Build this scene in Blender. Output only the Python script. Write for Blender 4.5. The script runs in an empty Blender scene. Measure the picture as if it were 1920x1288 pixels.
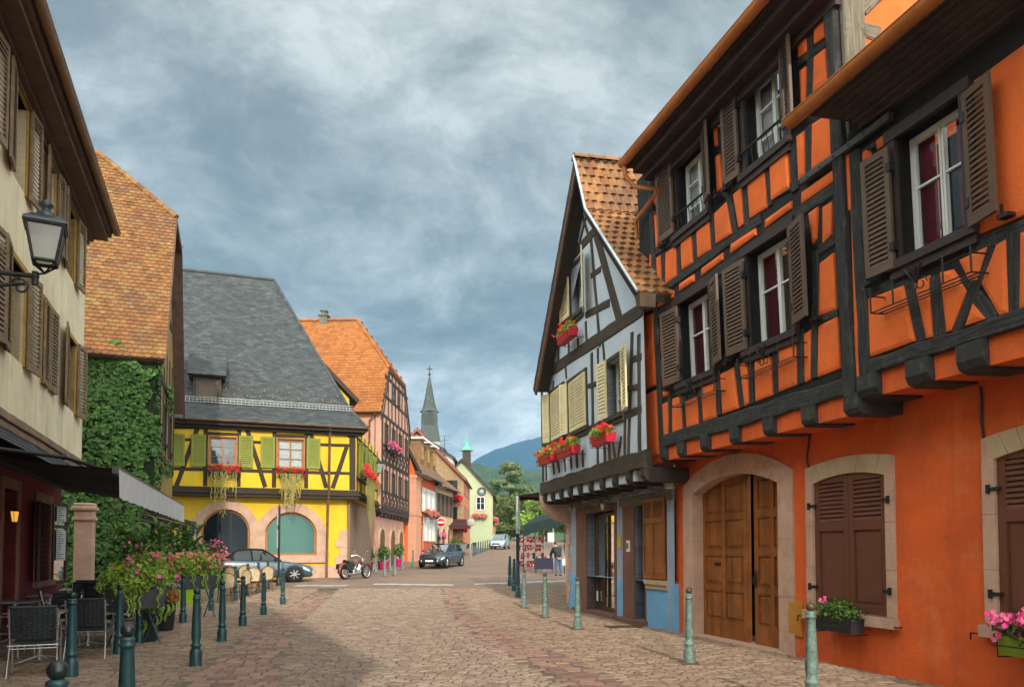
import bpy, math, random
from mathutils import Vector, Matrix
from mathutils.geometry import tessellate_polygon
rnd = random.Random(7)
S = bpy.context.scene
COL = S.collection
R = math.radians
V3 = Vector

# ------------------------------------------------------------------ camera model
FPX, PPX, HOR, EYE, PITCH = 1450.0, 960.0, 1035.0, 1.61, R(2.2)
PPY = HOR - FPX * math.tan(PITCH)
CAM = V3((0, 0, EYE))
def ray(px, py):
    a = (px - PPX) / FPX; b = (PPY - py) / FPX
    return V3((a, math.cos(PITCH) - b * math.sin(PITCH), math.sin(PITCH) + b * math.cos(PITCH)))
GZ = [(-90, 0), (22, 0), (34, .36), (45, .5), (52, .86), (60, 1.1), (87, 2.0), (130, 3.5), (200, 6.0), (420, 16), (900, 30), (9000, 30)]
def gz(y):
    for (a, b), (c, d) in zip(GZ, GZ[1:]):
        if y <= c:
            return b + (d - b) * max(0, (y - a)) / (c - a)
    return 30.0
def gp(px, py):
    """ground point seen at a pixel of the photograph"""
    d = ray(px, py); y = 2.0; last = None
    while y < 300:
        t = y / d.y; z = EYE + d.z * t
        if z <= gz(y):
            return V3((d.x * t, y, gz(y)))
        y += .02
    return V3((d.x / d.y * 300, 300, gz(300)))
def at(px, py, Y):
    d = ray(px, py); t = Y / d.y
    return V3((d.x * t, Y, EYE + d.z * t))
def Z(ox, oy, s):
    return lambda x, y: (ox + x / s, oy + y / s)
Za, Zb, Zc, Zd, Ze = Z(0, 0, 2.575), Z(0, 440, 3.22), Z(0, 760, 2.44), Z(300, 480, 2.683), Z(300, 780, 3.22)
Zf, Zg, Zh, Zi, Zj = Z(640, 660, 2.8), Z(980, 280, 3.067), Z(960, 640, 2.3), Z(1160, 0, 2.526), Z(1180, 400, 2.576)
Zk, Zl, Zm, Zn, Zo = Z(1520, 400, 2.575), Z(1200, 800, 2.64), Z(1460, 800, 2.64), Z(400, 1000, 2.133), Z(760, 780, 4.027)
Zp = Z(60, 940, 4.29)

class Frame:
    """a wall plane: u along it, v up it, n out of it"""
    def __init__(s, O, U, lean=0.0, flip=False):
        s.O = V3(O); s.U = V3((U[0], U[1], 0)).normalized()
        n = V3((0, 0, 1)).cross(s.U)
        s.N0 = -n if not flip else n
        s.V = (V3((0, 0, 1)) + s.N0 * lean).normalized()
        s.N = (s.U.cross(s.V))
        if s.N.dot(s.N0) < 0: s.N = -s.N
    def P(s, u, v, n=0.0):
        return s.O + s.U * u + s.V * v + s.N * n
    def px(s, x, y, n=0.0):
        d = ray(x, y); o = s.O + s.N * n
        t = (o - CAM).dot(s.N) / d.dot(s.N)
        p = CAM + d * t - o
        return (p.dot(s.U), p.dot(s.V))
    def off(s, n, u=0, v=0):
        f = Frame(s.O, s.U); f.O = s.P(u, v, n); f.U, f.V, f.N, f.N0 = s.U, s.V, s.N, s.N0
        return f
    def rot(s, u, n, ang):
        """frame turned about the vertical line at (u, n) – for hinged leaves"""
        f = Frame(s.O, s.U); f.O = s.P(u, 0, n)
        q = Matrix.Rotation(ang, 3, s.V)
        f.U, f.V, f.N, f.N0 = q @ s.U, s.V, q @ s.N, s.N0
        return f

# ------------------------------------------------------------------ mesh builder
ORG = {}
class MB:
    def __init__(s): s.v = []; s.f = []; s.uv = []; s.sm = []; s.mi = []
    def add(s, vs, fs, uv=None, smooth=False, mi=0):
        b = len(s.v); s.v.extend([tuple(p) for p in vs])
        for i, f in enumerate(fs):
            s.f.append([b + k for k in f]); s.uv.append(uv[i] if uv else None); s.sm.append(smooth); s.mi.append(mi)
    def hexa(s, p, mi=0):
        fs = [(0, 3, 2, 1), (4, 5, 6, 7), (0, 1, 5, 4), (1, 2, 6, 5), (2, 3, 7, 6), (3, 0, 4, 7)]; q = [V3(x) for x in p]; o = rnd.uniform(0, 40); uv = []
        ds = [(q[1] - q[0]), (q[3] - q[0]), (q[4] - q[0])]; ln = max(ds, key=lambda d: d.length)
        ln = ln.normalized() if ln.length > 1e-6 else V3((1, 0, 0))
        for f in fs:
            c = q[f[0]]; a, b = q[f[1]] - c, q[f[3]] - c; n = a.cross(b); w = n.cross(ln); w = w.normalized() if w.length > 1e-9 else V3((0, 0, 1))
            uv.append([(o + (q[k] - c).dot(ln), o + (q[k] - c).dot(w)) for k in f])
        s.add(p, fs, uv, mi=mi)
    def fbox(s, F, u0, u1, v0, v1, n0, n1, mi=0):
        s.hexa([F.P(u0, v0, n0), F.P(u1, v0, n0), F.P(u1, v0, n1), F.P(u0, v0, n1),
                F.P(u0, v1, n0), F.P(u1, v1, n0), F.P(u1, v1, n1), F.P(u0, v1, n1)], mi)
    def box(s, c, size, rz=0, mi=0):
        m = Matrix.Rotation(rz, 3, 'Z'); a, b, h = size[0] / 2, size[1] / 2, size[2] / 2; c = V3(c)
        s.hexa([c + m @ V3(q) for q in [(-a, -b, -h), (a, -b, -h), (a, b, -h), (-a, b, -h), (-a, -b, h), (a, -b, h), (a, b, h), (-a, b, h)]], mi)
    def bbox(s, c, size, bev=.02, rz=0, mi=0):
        """box with chamfered edges"""
        m = Matrix.Rotation(rz, 3, 'Z'); c = V3(c); a, b, h = [q / 2 for q in size]
        vs = []
        for sx in (-1, 1):
            for sy in (-1, 1):
                for sz in (-1, 1):
                    vs += [V3((sx * (a - bev), sy * (b - bev), sz * h)), V3((sx * (a - bev), sy * b, sz * (h - bev))), V3((sx * a, sy * (b - bev), sz * (h - bev)))]
        s.hull(vs, lambda p: c + m @ p, mi)
    def hull(s, vs, tr=lambda p: p, mi=0, smooth=False):
        import bmesh
        bm = bmesh.new()
        for p in vs: bm.verts.new(p)
        r = bmesh.ops.convex_hull(bm, input=bm.verts)
        bmesh.ops.delete(bm, geom=[g for g in set(r['geom_interior'] + r['geom_unused']) if isinstance(g, bmesh.types.BMVert)], context='VERTS')
        bm.verts.index_update()
        s.add([tr(v.co.copy()) for v in bm.verts], [[v.index for v in f.verts] for f in bm.faces], mi=mi, smooth=smooth)
        bm.free()
    def beam(s, F, p, q, w, n0, n1, wob=.012, seg=None, w2=None):
        """hewn timber from p to q (u,v) on a wall"""
        p = V3((p[0], p[1])); q = V3((q[0], q[1])); d = q - p; L = d.length
        if L < 1e-4: return
        d /= L; e = V3((-d.y, d.x)); k = seg or max(1, int(L / .35)); n1 = n1 + rnd.uniform(-.005, .005)
        w2 = w2 or w; vs = []; o = rnd.uniform(0, 50)
        for i in range(k + 1):
            t = i / k; c = p + d * (L * t); ww = (w + (w2 - w) * t) / 2
            a, b = ww + rnd.uniform(-wob, wob), ww + rnd.uniform(-wob, wob); z1, z2 = n1 + rnd.uniform(-wob, wob) * .5, n1 + rnd.uniform(-wob, wob) * .5
            A, B = c - e * a, c + e * b; ch = min(.02, ww * .2)
            A2, B2 = c - e * (a - ch), c + e * (b - ch)
            vs += [F.P(A.x, A.y, n0), F.P(A.x, A.y, z1 - ch), F.P(A2.x, A2.y, z1), F.P(B2.x, B2.y, z2), F.P(B.x, B.y, z2 - ch), F.P(B.x, B.y, n0)]
        fs = []; uv = []; ys = [0, .1, .12, .12 + w, .14 + w, .24 + w]
        for i in range(k):
            x0, x1 = o + L * i / k, o + L * (i + 1) / k
            for j in range(5):
                a, b = i * 6 + j, i * 6 + j + 1
                fs.append((a, b, b + 6, a + 6)); uv.append([(x0, ys[j]), (x0, ys[j + 1]), (x1, ys[j + 1]), (x1, ys[j])])
        for a in (0, k * 6):
            fs.append(tuple(a + j for j in range(6))); uv.append([(o, y) for y in ys])
        s.add(vs, fs, uv)
    def pillow(s, F, pts, h=.035, ch=.05, n0=0):
        """plaster panel swelling out between timbers"""
        c = sum((V3((p[0], p[1])) for p in pts), V3((0, 0))) / len(pts); k = len(pts)
        def ring(dist, n, fr):
            out = []
            for i in range(k):
                a, b, d = V3(pts[i - 1][:2]), V3(pts[i][:2]), V3(pts[(i + 1) % k][:2])
                e1 = (b - a).normalized(); e2 = (d - b).normalized()
                m1, m2 = V3((-e1.y, e1.x)), V3((-e2.y, e2.x))
                if m1.dot(c - b) < 0: m1 = -m1
                if m2.dot(c - b) < 0: m2 = -m2
                bis = m1 + m2; bis /= max(.35, bis.dot(m1)); q = b + bis * min(dist, (c - b).length * .55)
                out.append(F.P(q.x, q.y, n))
            return out
        h *= rnd.uniform(.8, 1.15)
        vs = ring(0, n0, 0) + ring(ch * .15, n0 + h * .65, 0) + ring(ch, n0 + h, 0)
        fs = []
        for r_ in range(2):
            for i in range(k):
                j = (i + 1) % k; fs.append((r_ * k + i, r_ * k + j, (r_ + 1) * k + j, (r_ + 1) * k + i))
        fs.append(tuple(2 * k + i for i in range(k)))
        s.add(vs, fs)
    def prism(s, F, pts, n0, n1, mi=0, uvs=False):
        """extruded polygon (may be concave)"""
        k = len(pts)
        vs = [F.P(p[0], p[1], n0) for p in pts] + [F.P(p[0], p[1], n1) for p in pts]
        tri = tessellate_polygon([[V3((p[0], p[1], 0)) for p in pts]])
        fs = [tuple(t) for t in tri] + [tuple(i + k for i in t) for t in tri]
        for i in range(k):
            j = (i + 1) % k; fs.append((i, j, j + k, i + k))
        s.add(vs, fs, mi=mi)
    def wall(s, F, outer, holes, depth=.3, n=0.0):
        """wall face with real openings and reveals"""
        loops = [outer] + holes
        tri = tessellate_polygon([[V3((p[0], p[1], 0)) for p in l] for l in loops])
        vs = [F.P(p[0], p[1], n) for l in loops for p in l]
        s.add(vs, [tuple(t) for t in tri])
        for h in holes:
            k = len(h)
            s.add([F.P(p[0], p[1], n) for p in h] + [F.P(p[0], p[1], n - depth) for p in h],
                  [(i, (i + 1) % k, (i + 1) % k + k, i + k) for i in range(k)])
    def tube(s, pts, r, seg=8, smooth=True, cap=True, radii=None):
        pts = [V3(p) for p in pts]; k = len(pts); vs = []
        up = V3((.13, .21, .97))
        for i, p in enumerate(pts):
            d = (pts[min(i + 1, k - 1)] - pts[max(i - 1, 0)])
            d = d.normalized() if d.length > 1e-9 else V3((0, 0, 1))
            a = d.cross(up)
            if a.length < .1: a = d.cross(V3((1, 0, .1)))
            a.normalize(); b = d.cross(a); rr = radii[i] if radii else r
            for j in range(seg):
                t = 2 * math.pi * j / seg
                vs.append(p + a * (math.cos(t) * rr) + b * (math.sin(t) * rr))
        fs = [(i * seg + j, i * seg + (j + 1) % seg, (i + 1) * seg + (j + 1) % seg, (i + 1) * seg + j) for i in range(k - 1) for j in range(seg)]
        s.add(vs, fs, smooth=smooth)
        if cap:
            s.add(vs[:seg], [tuple(range(seg))]); s.add(vs[-seg:], [tuple(range(seg))])
    def lathe(s, prof, c=(0, 0, 0), seg=16, flute=None, smooth=True, ax=None, cap=True):
        """surface of revolution; prof = [(r, z)...]; ax = (matrix) to lay it down"""
        c = V3(c); vs = []
        for r, z in prof:
            for j in range(seg):
                t = 2 * math.pi * j / seg; rr = r
                if flute and flute[0] <= z <= flute[1] and j % 2: rr *= flute[2]
                p = V3((rr * math.cos(t), rr * math.sin(t), z))
                if ax is not None: p = ax @ p
                vs.append(c + p)
        k = len(prof)
        s.add(vs, [(i * seg + j, i * seg + (j + 1) % seg, (i + 1) * seg + (j + 1) % seg, (i + 1) * seg + j) for i in range(k - 1) for j in range(seg)], smooth=smooth)
        if cap: s.add(vs[:seg], [tuple(range(seg))]); s.add(vs[-seg:], [tuple(range(seg))])
    def ball(s, c, r, seg=14, rings=8, sq=(1, 1, 1)):
        c = V3(c); vs = []
        for i in range(rings + 1):
            a = math.pi * i / rings
            for j in range(seg):
                t = 2 * math.pi * j / seg
                vs.append(c + V3((r * sq[0] * math.sin(a) * math.cos(t), r * sq[1] * math.sin(a) * math.sin(t), r * sq[2] * math.cos(a))))
        s.add(vs, [(i * seg + j, i * seg + (j + 1) % seg, (i + 1) * seg + (j + 1) % seg, (i + 1) * seg + j) for i in range(rings) for j in range(seg)], smooth=True)
    def leaf(s, c, nrm, size, asp=.7, fold=.15):
        n = V3(nrm).normalized(); a = n.cross(V3((rnd.uniform(-1, 1), rnd.uniform(-1, 1), rnd.uniform(-1, 1))))
        if a.length < .05: a = n.cross(V3((0, 1, .3)))
        a.normalize(); b = n.cross(a); c = V3(c)
        s.add([c - a * size * .5, c + b * size * asp * .5 - n * size * fold, c + a * size * .5, c - b * size * asp * .5 - n * size * fold, c + a * size * .12],
              [(0, 4, 1), (1, 4, 2), (2, 4, 3), (3, 4, 0)])
    def leaf_cloud(s, c, rad, n, size, shell=.5, up=.3):
        c = V3(c)
        for _ in range(n):
            d = V3((rnd.gauss(0, 1), rnd.gauss(0, 1), rnd.gauss(0, 1))).normalized()
            t = shell + (1 - shell) * rnd.random() ** .6
            p = c + V3((d.x * rad[0], d.y * rad[1], d.z * rad[2])) * t
            nn = d + V3((rnd.uniform(-.7, .7), rnd.uniform(-.7, .7), up + rnd.uniform(-.7, .7)))
            s.leaf(p, nn, size * rnd.uniform(.6, 1.4))
    def blossom(s, c, r, k=5):
        """small flower head: a ring of petals"""
        c = V3(c); n = V3((rnd.uniform(-.6, .6), -.7 + rnd.uniform(-.4, .4), .4 + rnd.uniform(-.4, .4))).normalized()
        a = n.cross(V3((0.2, .1, 1))).normalized(); b = n.cross(a)
        vs = [c]; fs = []
        for i in range(k):
            t = 2 * math.pi * i / k; h = math.pi / k * .85
            for q, rr in ((t - h, r * .8), (t, r), (t + h, r * .8)):
                vs.append(c + a * math.cos(q) * rr + b * math.sin(q) * rr + n * r * .25)
            fs.append((0, 1 + 3 * i, 2 + 3 * i, 3 + 3 * i))
        s.add(vs, fs)
    def build(s, name, mat, parent=None, smooth=False, label=None):
        me = bpy.data.meshes.new(name); org = ORG.get(parent.name, V3((0, 0, 0))) if parent else V3((0, 0, 0))
        me.from_pydata([(p[0] - org.x, p[1] - org.y, p[2] - org.z) for p in s.v], [], s.f)
        if any(u is not None for u in s.uv):
            l = me.uv_layers.new(name='UVMap'); dat = [0.0] * (2 * len(me.loops)); i = 0
            for f, u in zip(s.f, s.uv):
                for k in range(len(f)):
                    if u is not None: dat[2 * i], dat[2 * i + 1] = u[k]
                    i += 1
            l.data.foreach_set('uv', dat)
        me.polygons.foreach_set('use_smooth', [bool(x or smooth) for x in s.sm])
        mats = mat if isinstance(mat, (list, tuple)) else [mat]
        for m in mats: me.materials.append(m)
        if len(mats) > 1: me.polygons.foreach_set('material_index', s.mi)
        me.update()
        o = bpy.data.objects.new(name, me); COL.objects.link(o)
        if parent:
            o.parent = parent; ORG[o.name] = org
        if label: o['label'] = label
        return o

def thing(name, label, cat, loc=(0, 0, 0), rz=0, group=None):
    o = bpy.data.objects.new(name, None); COL.objects.link(o); o.empty_display_size = .2
    o.location = loc; o.rotation_euler = (0, 0, rz); o['label'] = label; o['category'] = cat
    if group: o['group'] = group
    ORG[o.name] = V3(loc)
    return o
def local(o):            # parts built in local coordinates of the thing
    ORG[o.name] = V3((0, 0, 0)); return o
def tag(o, label, cat, group=None, kind=None):
    o['label'] = label; o['category'] = cat
    if group: o['group'] = group
    if kind: o['kind'] = kind
    return o
def kids(o):
    return [c for c in bpy.data.objects if c.parent == o]
TREE = {}
def dup(root, loc, rz=0, label=None, group=None, scale=None):
    def cp(o, par):
        c = o.copy(); COL.objects.link(c)
        if par: c.parent = par
        if o.name not in TREE: TREE[o.name] = kids(o)
        for k in TREE[o.name]: cp(k, c)
        return c
    r = cp(root, None); r.location = loc; r.rotation_euler = (0, 0, rz)
    if label: r['label'] = label
    if group: r['group'] = group
    if scale: r.scale = scale
    return r

# ------------------------------------------------------------------ materials
def nd(t, kind, **kw):
    n = t.nodes.new('ShaderNode' + kind)
    for k, v in kw.items():
        if k == 'inp':
            for a, b in v.items(): n.inputs[a].default_value = b
        else: setattr(n, k, v)
    return n
def rgba(c, k=1): return (c[0] * k, c[1] * k, c[2] * k, 1)
MATS = {}
def ramp(t, fac, stops, interp='LINEAR'):
    r = nd(t, 'ValToRGB'); r.color_ramp.interpolation = interp
    e = r.color_ramp.elements
    while len(e) < len(stops): e.new(.5)
    for i, (p, c) in enumerate(stops):
        e[i].position = p; e[i].color = rgba(c)
    t.links.new(fac, r.inputs[0]); return r.outputs[0]
def mixc(t, fac, a, b, mode='MIX'):
    m = nd(t, 'Mix', data_type='RGBA', blend_type=mode)
    for s, v in ((0, fac), (6, a), (7, b)):
        if hasattr(v, 'links') or hasattr(v, 'is_linked'): t.links.new(v, m.inputs[s])
        else: m.inputs[s].default_value = v if s == 0 else (rgba(v) if len(v) == 3 else v)
    return m.outputs[2]
def noise(t, vec, scale, detail=5, rough=.6, out=0):
    n = nd(t, 'TexNoise', inp={'Scale': scale, 'Detail': detail, 'Roughness': rough})
    if vec is not None: t.links.new(vec, n.inputs['Vector'])
    return n.outputs[out]
def mapping(t, vec, sc):
    m = nd(t, 'Mapping'); m.inputs['Scale'].default_value = sc; t.links.new(vec, m.inputs[0]); return m.outputs[0]
def M(name, col, rough=.8, var=.18, scale=3, bump=0, bscale=40, metal=0, spec=.35, isl=None, stain=None, grain=False, isl_amt=0, coat=0, streak=None, emit=None, moss=None, trans=0):
    """general procedural surface. isl = colours picked per mesh island; stain = (colour, amount, scale); streak = (colour, amount) running down"""
    m = bpy.data.materials.new(name); m.use_nodes = True; t = m.node_tree; L = t.links
    b = t.nodes['Principled BSDF']
    tc = nd(t, 'TexCoord'); vec = tc.outputs['Object']
    if isl:
        g = nd(t, 'NewGeometry'); ex = ramp(t, g.outputs['Random Per Island'], [(i / max(1, len(isl) - 1), c) for i, c in enumerate(isl)], 'LINEAR')
    else:
        ex = None
    if grain:
        gv = mapping(t, tc.outputs['UV'], (2.2, 26, 1)); nz = noise(t, gv, 1.0, 6, .65)
    else:
        nz = noise(t, vec, scale, 6, .62)
    lo, hi = rgba(col, 1 - var), rgba(col, 1 + var)
    c = ramp(t, nz, [(.3, lo[:3]), (.7, hi[:3])])
    if ex is not None:
        c = mixc(t, 1.0, ex, ramp(t, nz, [(.3, (1 - var,) * 3), (.7, (1 + var,) * 3)]), 'MULTIPLY')
    if isl_amt:
        g = nd(t, 'NewGeometry'); mr = nd(t, 'MapRange', inp={3: 1 - isl_amt, 4: 1 + isl_amt}); L.new(g.outputs['Random Per Island'], mr.inputs[0])
        hs = nd(t, 'HueSaturation'); L.new(mr.outputs[0], hs.inputs['Value']); L.new(c, hs.inputs['Color']); c = hs.outputs[0]
    for st in ([stain] if stain and not isinstance(stain, list) else (stain or [])):
        sn = noise(t, vec, st[2], 7, .68); f = nd(t, 'MapRange', inp={1: st[3] if len(st) > 3 else .5, 2: (st[3] if len(st) > 3 else .5) + .2, 3: 0, 4: st[1]})
        L.new(sn, f.inputs[0]); c = mixc(t, f.outputs[0], c, st[0])
    if streak:
        sv = mapping(t, vec, (5, 5, .35)); sn = noise(t, sv, 1.0, 5, .6); f = nd(t, 'MapRange', inp={1: .5, 2: .72, 3: 0, 4: streak[1]})
        L.new(sn, f.inputs[0]); c = mixc(t, f.outputs[0], c, streak[0])
    L.new(c, b.inputs['Base Color'])
    b.inputs['Metallic'].default_value = metal; b.inputs['Specular IOR Level'].default_value = spec
    rr = nd(t, 'MapRange', inp={3: max(.02, rough - .12), 4: min(1, rough + .12)}); L.new(nz, rr.inputs[0]); L.new(rr.outputs[0], b.inputs['Roughness'])
    if coat: b.inputs['Coat Weight'].default_value = coat; b.inputs['Coat Roughness'].default_value = .06
    if emit: b.inputs['Emission Color'].default_value = rgba(emit[0]); b.inputs['Emission Strength'].default_value = emit[1]
    if bump:
        bn = noise(t, vec if not grain else gv, bscale if not grain else 1.6, 5, .7)
        bp = nd(t, 'Bump', inp={'Strength': 1.0, 'Distance': bump}); L.new(bn, bp.inputs['Height']); L.new(bp.outputs[0], b.inputs['Normal'])
    if trans:
        tl = nd(t, 'BsdfTranslucent'); L.new(c, tl.inputs[0]); mx = nd(t, 'MixShader', inp={0: trans})
        L.new(b.outputs[0], mx.inputs[1]); L.new(tl.outputs[0], mx.inputs[2])
        L.new(mx.outputs[0], t.nodes['Material Output'].inputs[0])
    MATS[name] = m; return m
def glass(name, tint=(.03, .04, .045), alpha=.35, rough=.03, ior=1.5):
    """window pane: mirror of the street over a partly clear, tinted body"""
    m = bpy.data.materials.new(name); m.use_nodes = True; t = m.node_tree; L = t.links; t.nodes.remove(t.nodes['Principled BSDF'])
    tc = nd(t, 'TexCoord'); bp = nd(t, 'Bump', inp={'Strength': .25, 'Distance': .01}); L.new(noise(t, tc.outputs['Object'], 2.2, 2), bp.inputs['Height'])
    fr = nd(t, 'Fresnel', inp={'IOR': ior}); gl = nd(t, 'BsdfGlossy', inp={'Roughness': rough}); L.new(bp.outputs[0], gl.inputs['Normal'])
    df = nd(t, 'BsdfDiffuse', inp={'Color': rgba(tint)}); tr = nd(t, 'BsdfTransparent', inp={'Color': (.93, .95, .95, 1)})
    m1 = nd(t, 'MixShader', inp={0: alpha}); L.new(df.outputs[0], m1.inputs[1]); L.new(tr.outputs[0], m1.inputs[2])
    m2 = nd(t, 'MixShader'); L.new(fr.outputs[0], m2.inputs[0]); L.new(m1.outputs[0], m2.inputs[1]); L.new(gl.outputs[0], m2.inputs[2])
    L.new(m2.outputs[0], t.nodes['Material Output'].inputs[0]); return m

ORANGE = M('orange_plaster', (.80, .155, .030), .85, .15, 1.6, .014, 20, stain=[((.45, .10, .03), .35, 1.1, .52), ((.75, .26, .08), .3, 3.0, .55)])
ORANGE_LOW = M('orange_plaster_lower', (.72, .122, .022), .85, .14, .9, .012, 24, stain=[((.48, .085, .022), .75, .55, .48), ((.78, .26, .09), .5, 1.7, .53), ((.34, .07, .025), .5, 5.5, .58)], streak=((.46, .085, .02), .45))
BLACKTIM = M('black_timber', (.036, .036, .035), .75, .85, 4, .03, 20, grain=True, stain=((.13, .135, .125), .55, 9, .53))
BLACKWALL = M('timber_ground', (.018, .018, .018), .85, .4, 6, .015, 25)
BROWNTIM = M('brown_timber', (.058, .043, .030), .8, .45, 4, .016, 20, grain=True, stain=((.16, .13, .09), .5, 7, .56))
DARKTIM = M('dark_timber', (.045, .030, .022), .8, .4, 4, .016, 20, grain=True)
GREYTIM = M('weathered_timber', (.20, .175, .13), .85, .5, 4, .03, 20, grain=True, stain=((.06, .05, .04), .8, 7, .52))
BROWNPAINT = M('brown_paint', (.118, .074, .050), .55, .12, 5, .002, 60, spec=.4)
REDBROWN = M('redbrown_paint', (.135, .048, .026), .5, .12, 5, .002, 60, spec=.4)
FRAMEDARK = M('dark_frame_paint', (.042, .028, .026), .55, .2, 5, .003, 50)
WHITEPAINT = M('white_paint', (.74, .76, .74), .45, .06, 4)
CURTAIN = M('red_curtain', (.24, .012, .03), .8, .3, 6)
NET = M('net_curtain', (.62, .64, .66), .9, .2, 9)
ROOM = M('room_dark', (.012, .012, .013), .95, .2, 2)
COPPERGUT = M('copper_gutter', (.50, .17, .04), .42, .2, 2.5, metal=.1, spec=.5, stain=((.25, .10, .04), .5, 3, .55))
SOFFIT = M('soffit_boards', (.050, .033, .028), .75, .35, 3, .006, 18)
SAND = M('pink_sandstone', (.54, .34, .25), .85, .16, 3, .012, 30, stain=[((.30, .18, .14), .5, 2, .54), ((.55, .42, .30), .4, 1.3, .55)])
SANDY = M('yellow_sandstone', (.50, .38, .23), .85, .16, 3, .012, 30, stain=[((.32, .22, .12), .5, 3, .55)])
BROWNSTONE = M('brown_sandstone', (.185, .085, .062), .8, .2, 2, .010, 30)
OAK = M('oak_door', (.27, .080, .012), .42, .3, 2, .004, 30, spec=.5, streak=((.085, .026, .005), .95), stain=((.42, .2, .05), .5, 4, .55))
OAKDARK = M('oak_dark', (.16, .075, .02), .5, .35, 3, .006, 30, streak=((.06, .025, .008), .7))
IRON = M('black_iron', (.012, .012, .013), .5, .3, 8, .002, 60, spec=.5)
STEEL = M('galvanised_steel', (.50, .51, .50), .4, .2, 6, metal=.8)
ZINC = M('zinc', (.30, .33, .36), .45, .25, 2, metal=.6)
PANE = glass('window_pane', (.03, .035, .04), .85)
PANED = glass('dark_pane', (.008, .016, .022), .12, ior=1.28)
HINGE = IRON
LEAFG = M('leaf_green', (.06, .12, .02), .6, .3, 5, isl=[(.03, .075, .012), (.06, .13, .02), (.10, .18, .03), (.045, .10, .02)], trans=.25)
LEAFLIME = M('leaf_lime', (.16, .26, .03), .6, .3, 5, isl=[(.13, .26, .025), (.26, .40, .05), (.36, .46, .07), (.16, .29, .035)], trans=.25)
LEAFDARK = M('leaf_dark', (.03, .07, .02), .5, .3, 5, isl=[(.03, .075, .015), (.06, .15, .026), (.11, .22, .035), (.05, .12, .022), (.075, .17, .03), (.04, .10, .02), (.13, .21, .04)], trans=.2)
REDFL = M('red_petals', (.62, .02, .012), .6, .2, 9, isl=[(.5, .008, .01), (.72, .02, .015), (.65, .03, .05)], trans=.2)
PINKFL = M('pink_petals', (.72, .05, .22), .6, .2, 9, isl=[(.65, .03, .2), (.78, .08, .28), (.75, .2, .35)], trans=.2)
SALMON = M('salmon_petals', (.75, .16, .12), .6, .2, 9, isl=[(.7, .12, .08), (.75, .25, .2), (.65, .07, .1)], trans=.2)
TRAIL = M('golden_trailer', (.36, .30, .08), .7, .3, 9, isl=[(.24, .22, .05), (.42, .35, .10), (.5, .42, .16)], trans=.2)
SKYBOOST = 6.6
# ------------------------------------------------------------------ camera, sun, sky
cd = bpy.data.cameras.new('camera'); cam = bpy.data.objects.new('camera', cd); COL.objects.link(cam); S.camera = cam
cam.location = CAM; cam.rotation_euler = (R(90) + PITCH, 0, 0)
cd.sensor_width = 36; cd.lens = FPX / 1920 * 36; cd.shift_y = (PPY - 644) / 1920; cd.clip_end = 30000; cd.clip_start = .05
SUN = V3((.165, -.865, .475)).normalized()
sl = bpy.data.lights.new('sun', 'SUN'); sl.energy = 2.6; sl.angle = R(1.0); sl.color = (1, .91, .76)
so = bpy.data.objects.new('sun', sl); COL.objects.link(so); so.rotation_euler = SUN.to_track_quat('Z', 'Y').to_euler()
W = bpy.data.worlds.new('World'); S.world = W; W.use_nodes = True
t = W.node_tree; L = t.links; bg = t.nodes['Background']; bg.inputs[1].default_value = .15
sky = nd(t, 'TexSky', sky_type='NISHITA', sun_disc=False, sun_elevation=math.asin(SUN.z), sun_rotation=math.atan2(SUN.x, SUN.y), air_density=1.2, dust_density=1.5)
tc = nd(t, 'TexCoord'); sep = nd(t, 'SeparateXYZ'); L.new(tc.outputs['Generated'], sep.inputs[0])
def mth(op, a, b=None, c=None, clamp=False):
    m = nd(t, 'Math', operation=op, use_clamp=clamp)
    for i, v in enumerate((a, b, c)):
        if v is None: continue
        if hasattr(v, 'is_linked'): L.new(v, m.inputs[i])
        else: m.inputs[i].default_value = v
    return m.outputs[0]
zz = mth('ADD', mth('MAXIMUM', sep.outputs[2], 0.0), .30)
cx = mth('DIVIDE', sep.outputs[0], zz); cy = mth('DIVIDE', sep.outputs[1], zz)
cmb = nd(t, 'CombineXYZ', inp={2: 3.4}); L.new(cx, cmb.inputs[0]); L.new(cy, cmb.inputs[1])
wv = noise(t, cmb.outputs[0], 1.6, 3, .5, 1); wm = nd(t, 'MixRGB', blend_type='LINEAR_LIGHT', inp={0: .16}); L.new(cmb.outputs[0], wm.inputs[1]); L.new(wv, wm.inputs[2])
n1 = noise(t, wm.outputs[0], 3.8, 12, .64); 
mp2 = nd(t, 'Mapping', inp={1: (4.3, 1.9, 0)}); L.new(wm.outputs[0], mp2.inputs[0])
n2 = noise(t, mp2.outputs[0], 1.25, 6, .52)
dens = mth('ADD', mth('MULTIPLY', n1, .62), mth('MULTIPLY', n2, .38))
cloud = ramp(t, dens, [(.385, (4.3, 4.42, 4.15)), (.44, (3.15, 3.3, 3.1)), (.49, (2.35, 2.5, 2.32)), (.535, (1.8, 1.93, 1.8)), (.61, (1.35, 1.46, 1.36))])
el = ramp(t, sep.outputs[2], [(0, (1.2, 1.2, 1.18)), (.15, (1.5, 1.5, 1.48)), (.21, (1.1, 1.12, 1.12)), (.28, (.80, .85, .86)), (.45, (.80, .83, .85)), (.58, (.95, .95, .95)), (1, (1.15, 1.12, 1.1))])
cl = mixc(t, 1.0, cloud, el, 'MULTIPLY')
gap = nd(t, 'MapRange', inp={1: .28, 2: .36, 3: .5, 4: .985}); L.new(dens, gap.inputs[0])
dt = nd(t, 'VectorMath', operation='DOT_PRODUCT', inp={1: (0, .93, .37)}); L.new(tc.outputs['Generated'], dt.inputs[0])
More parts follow.
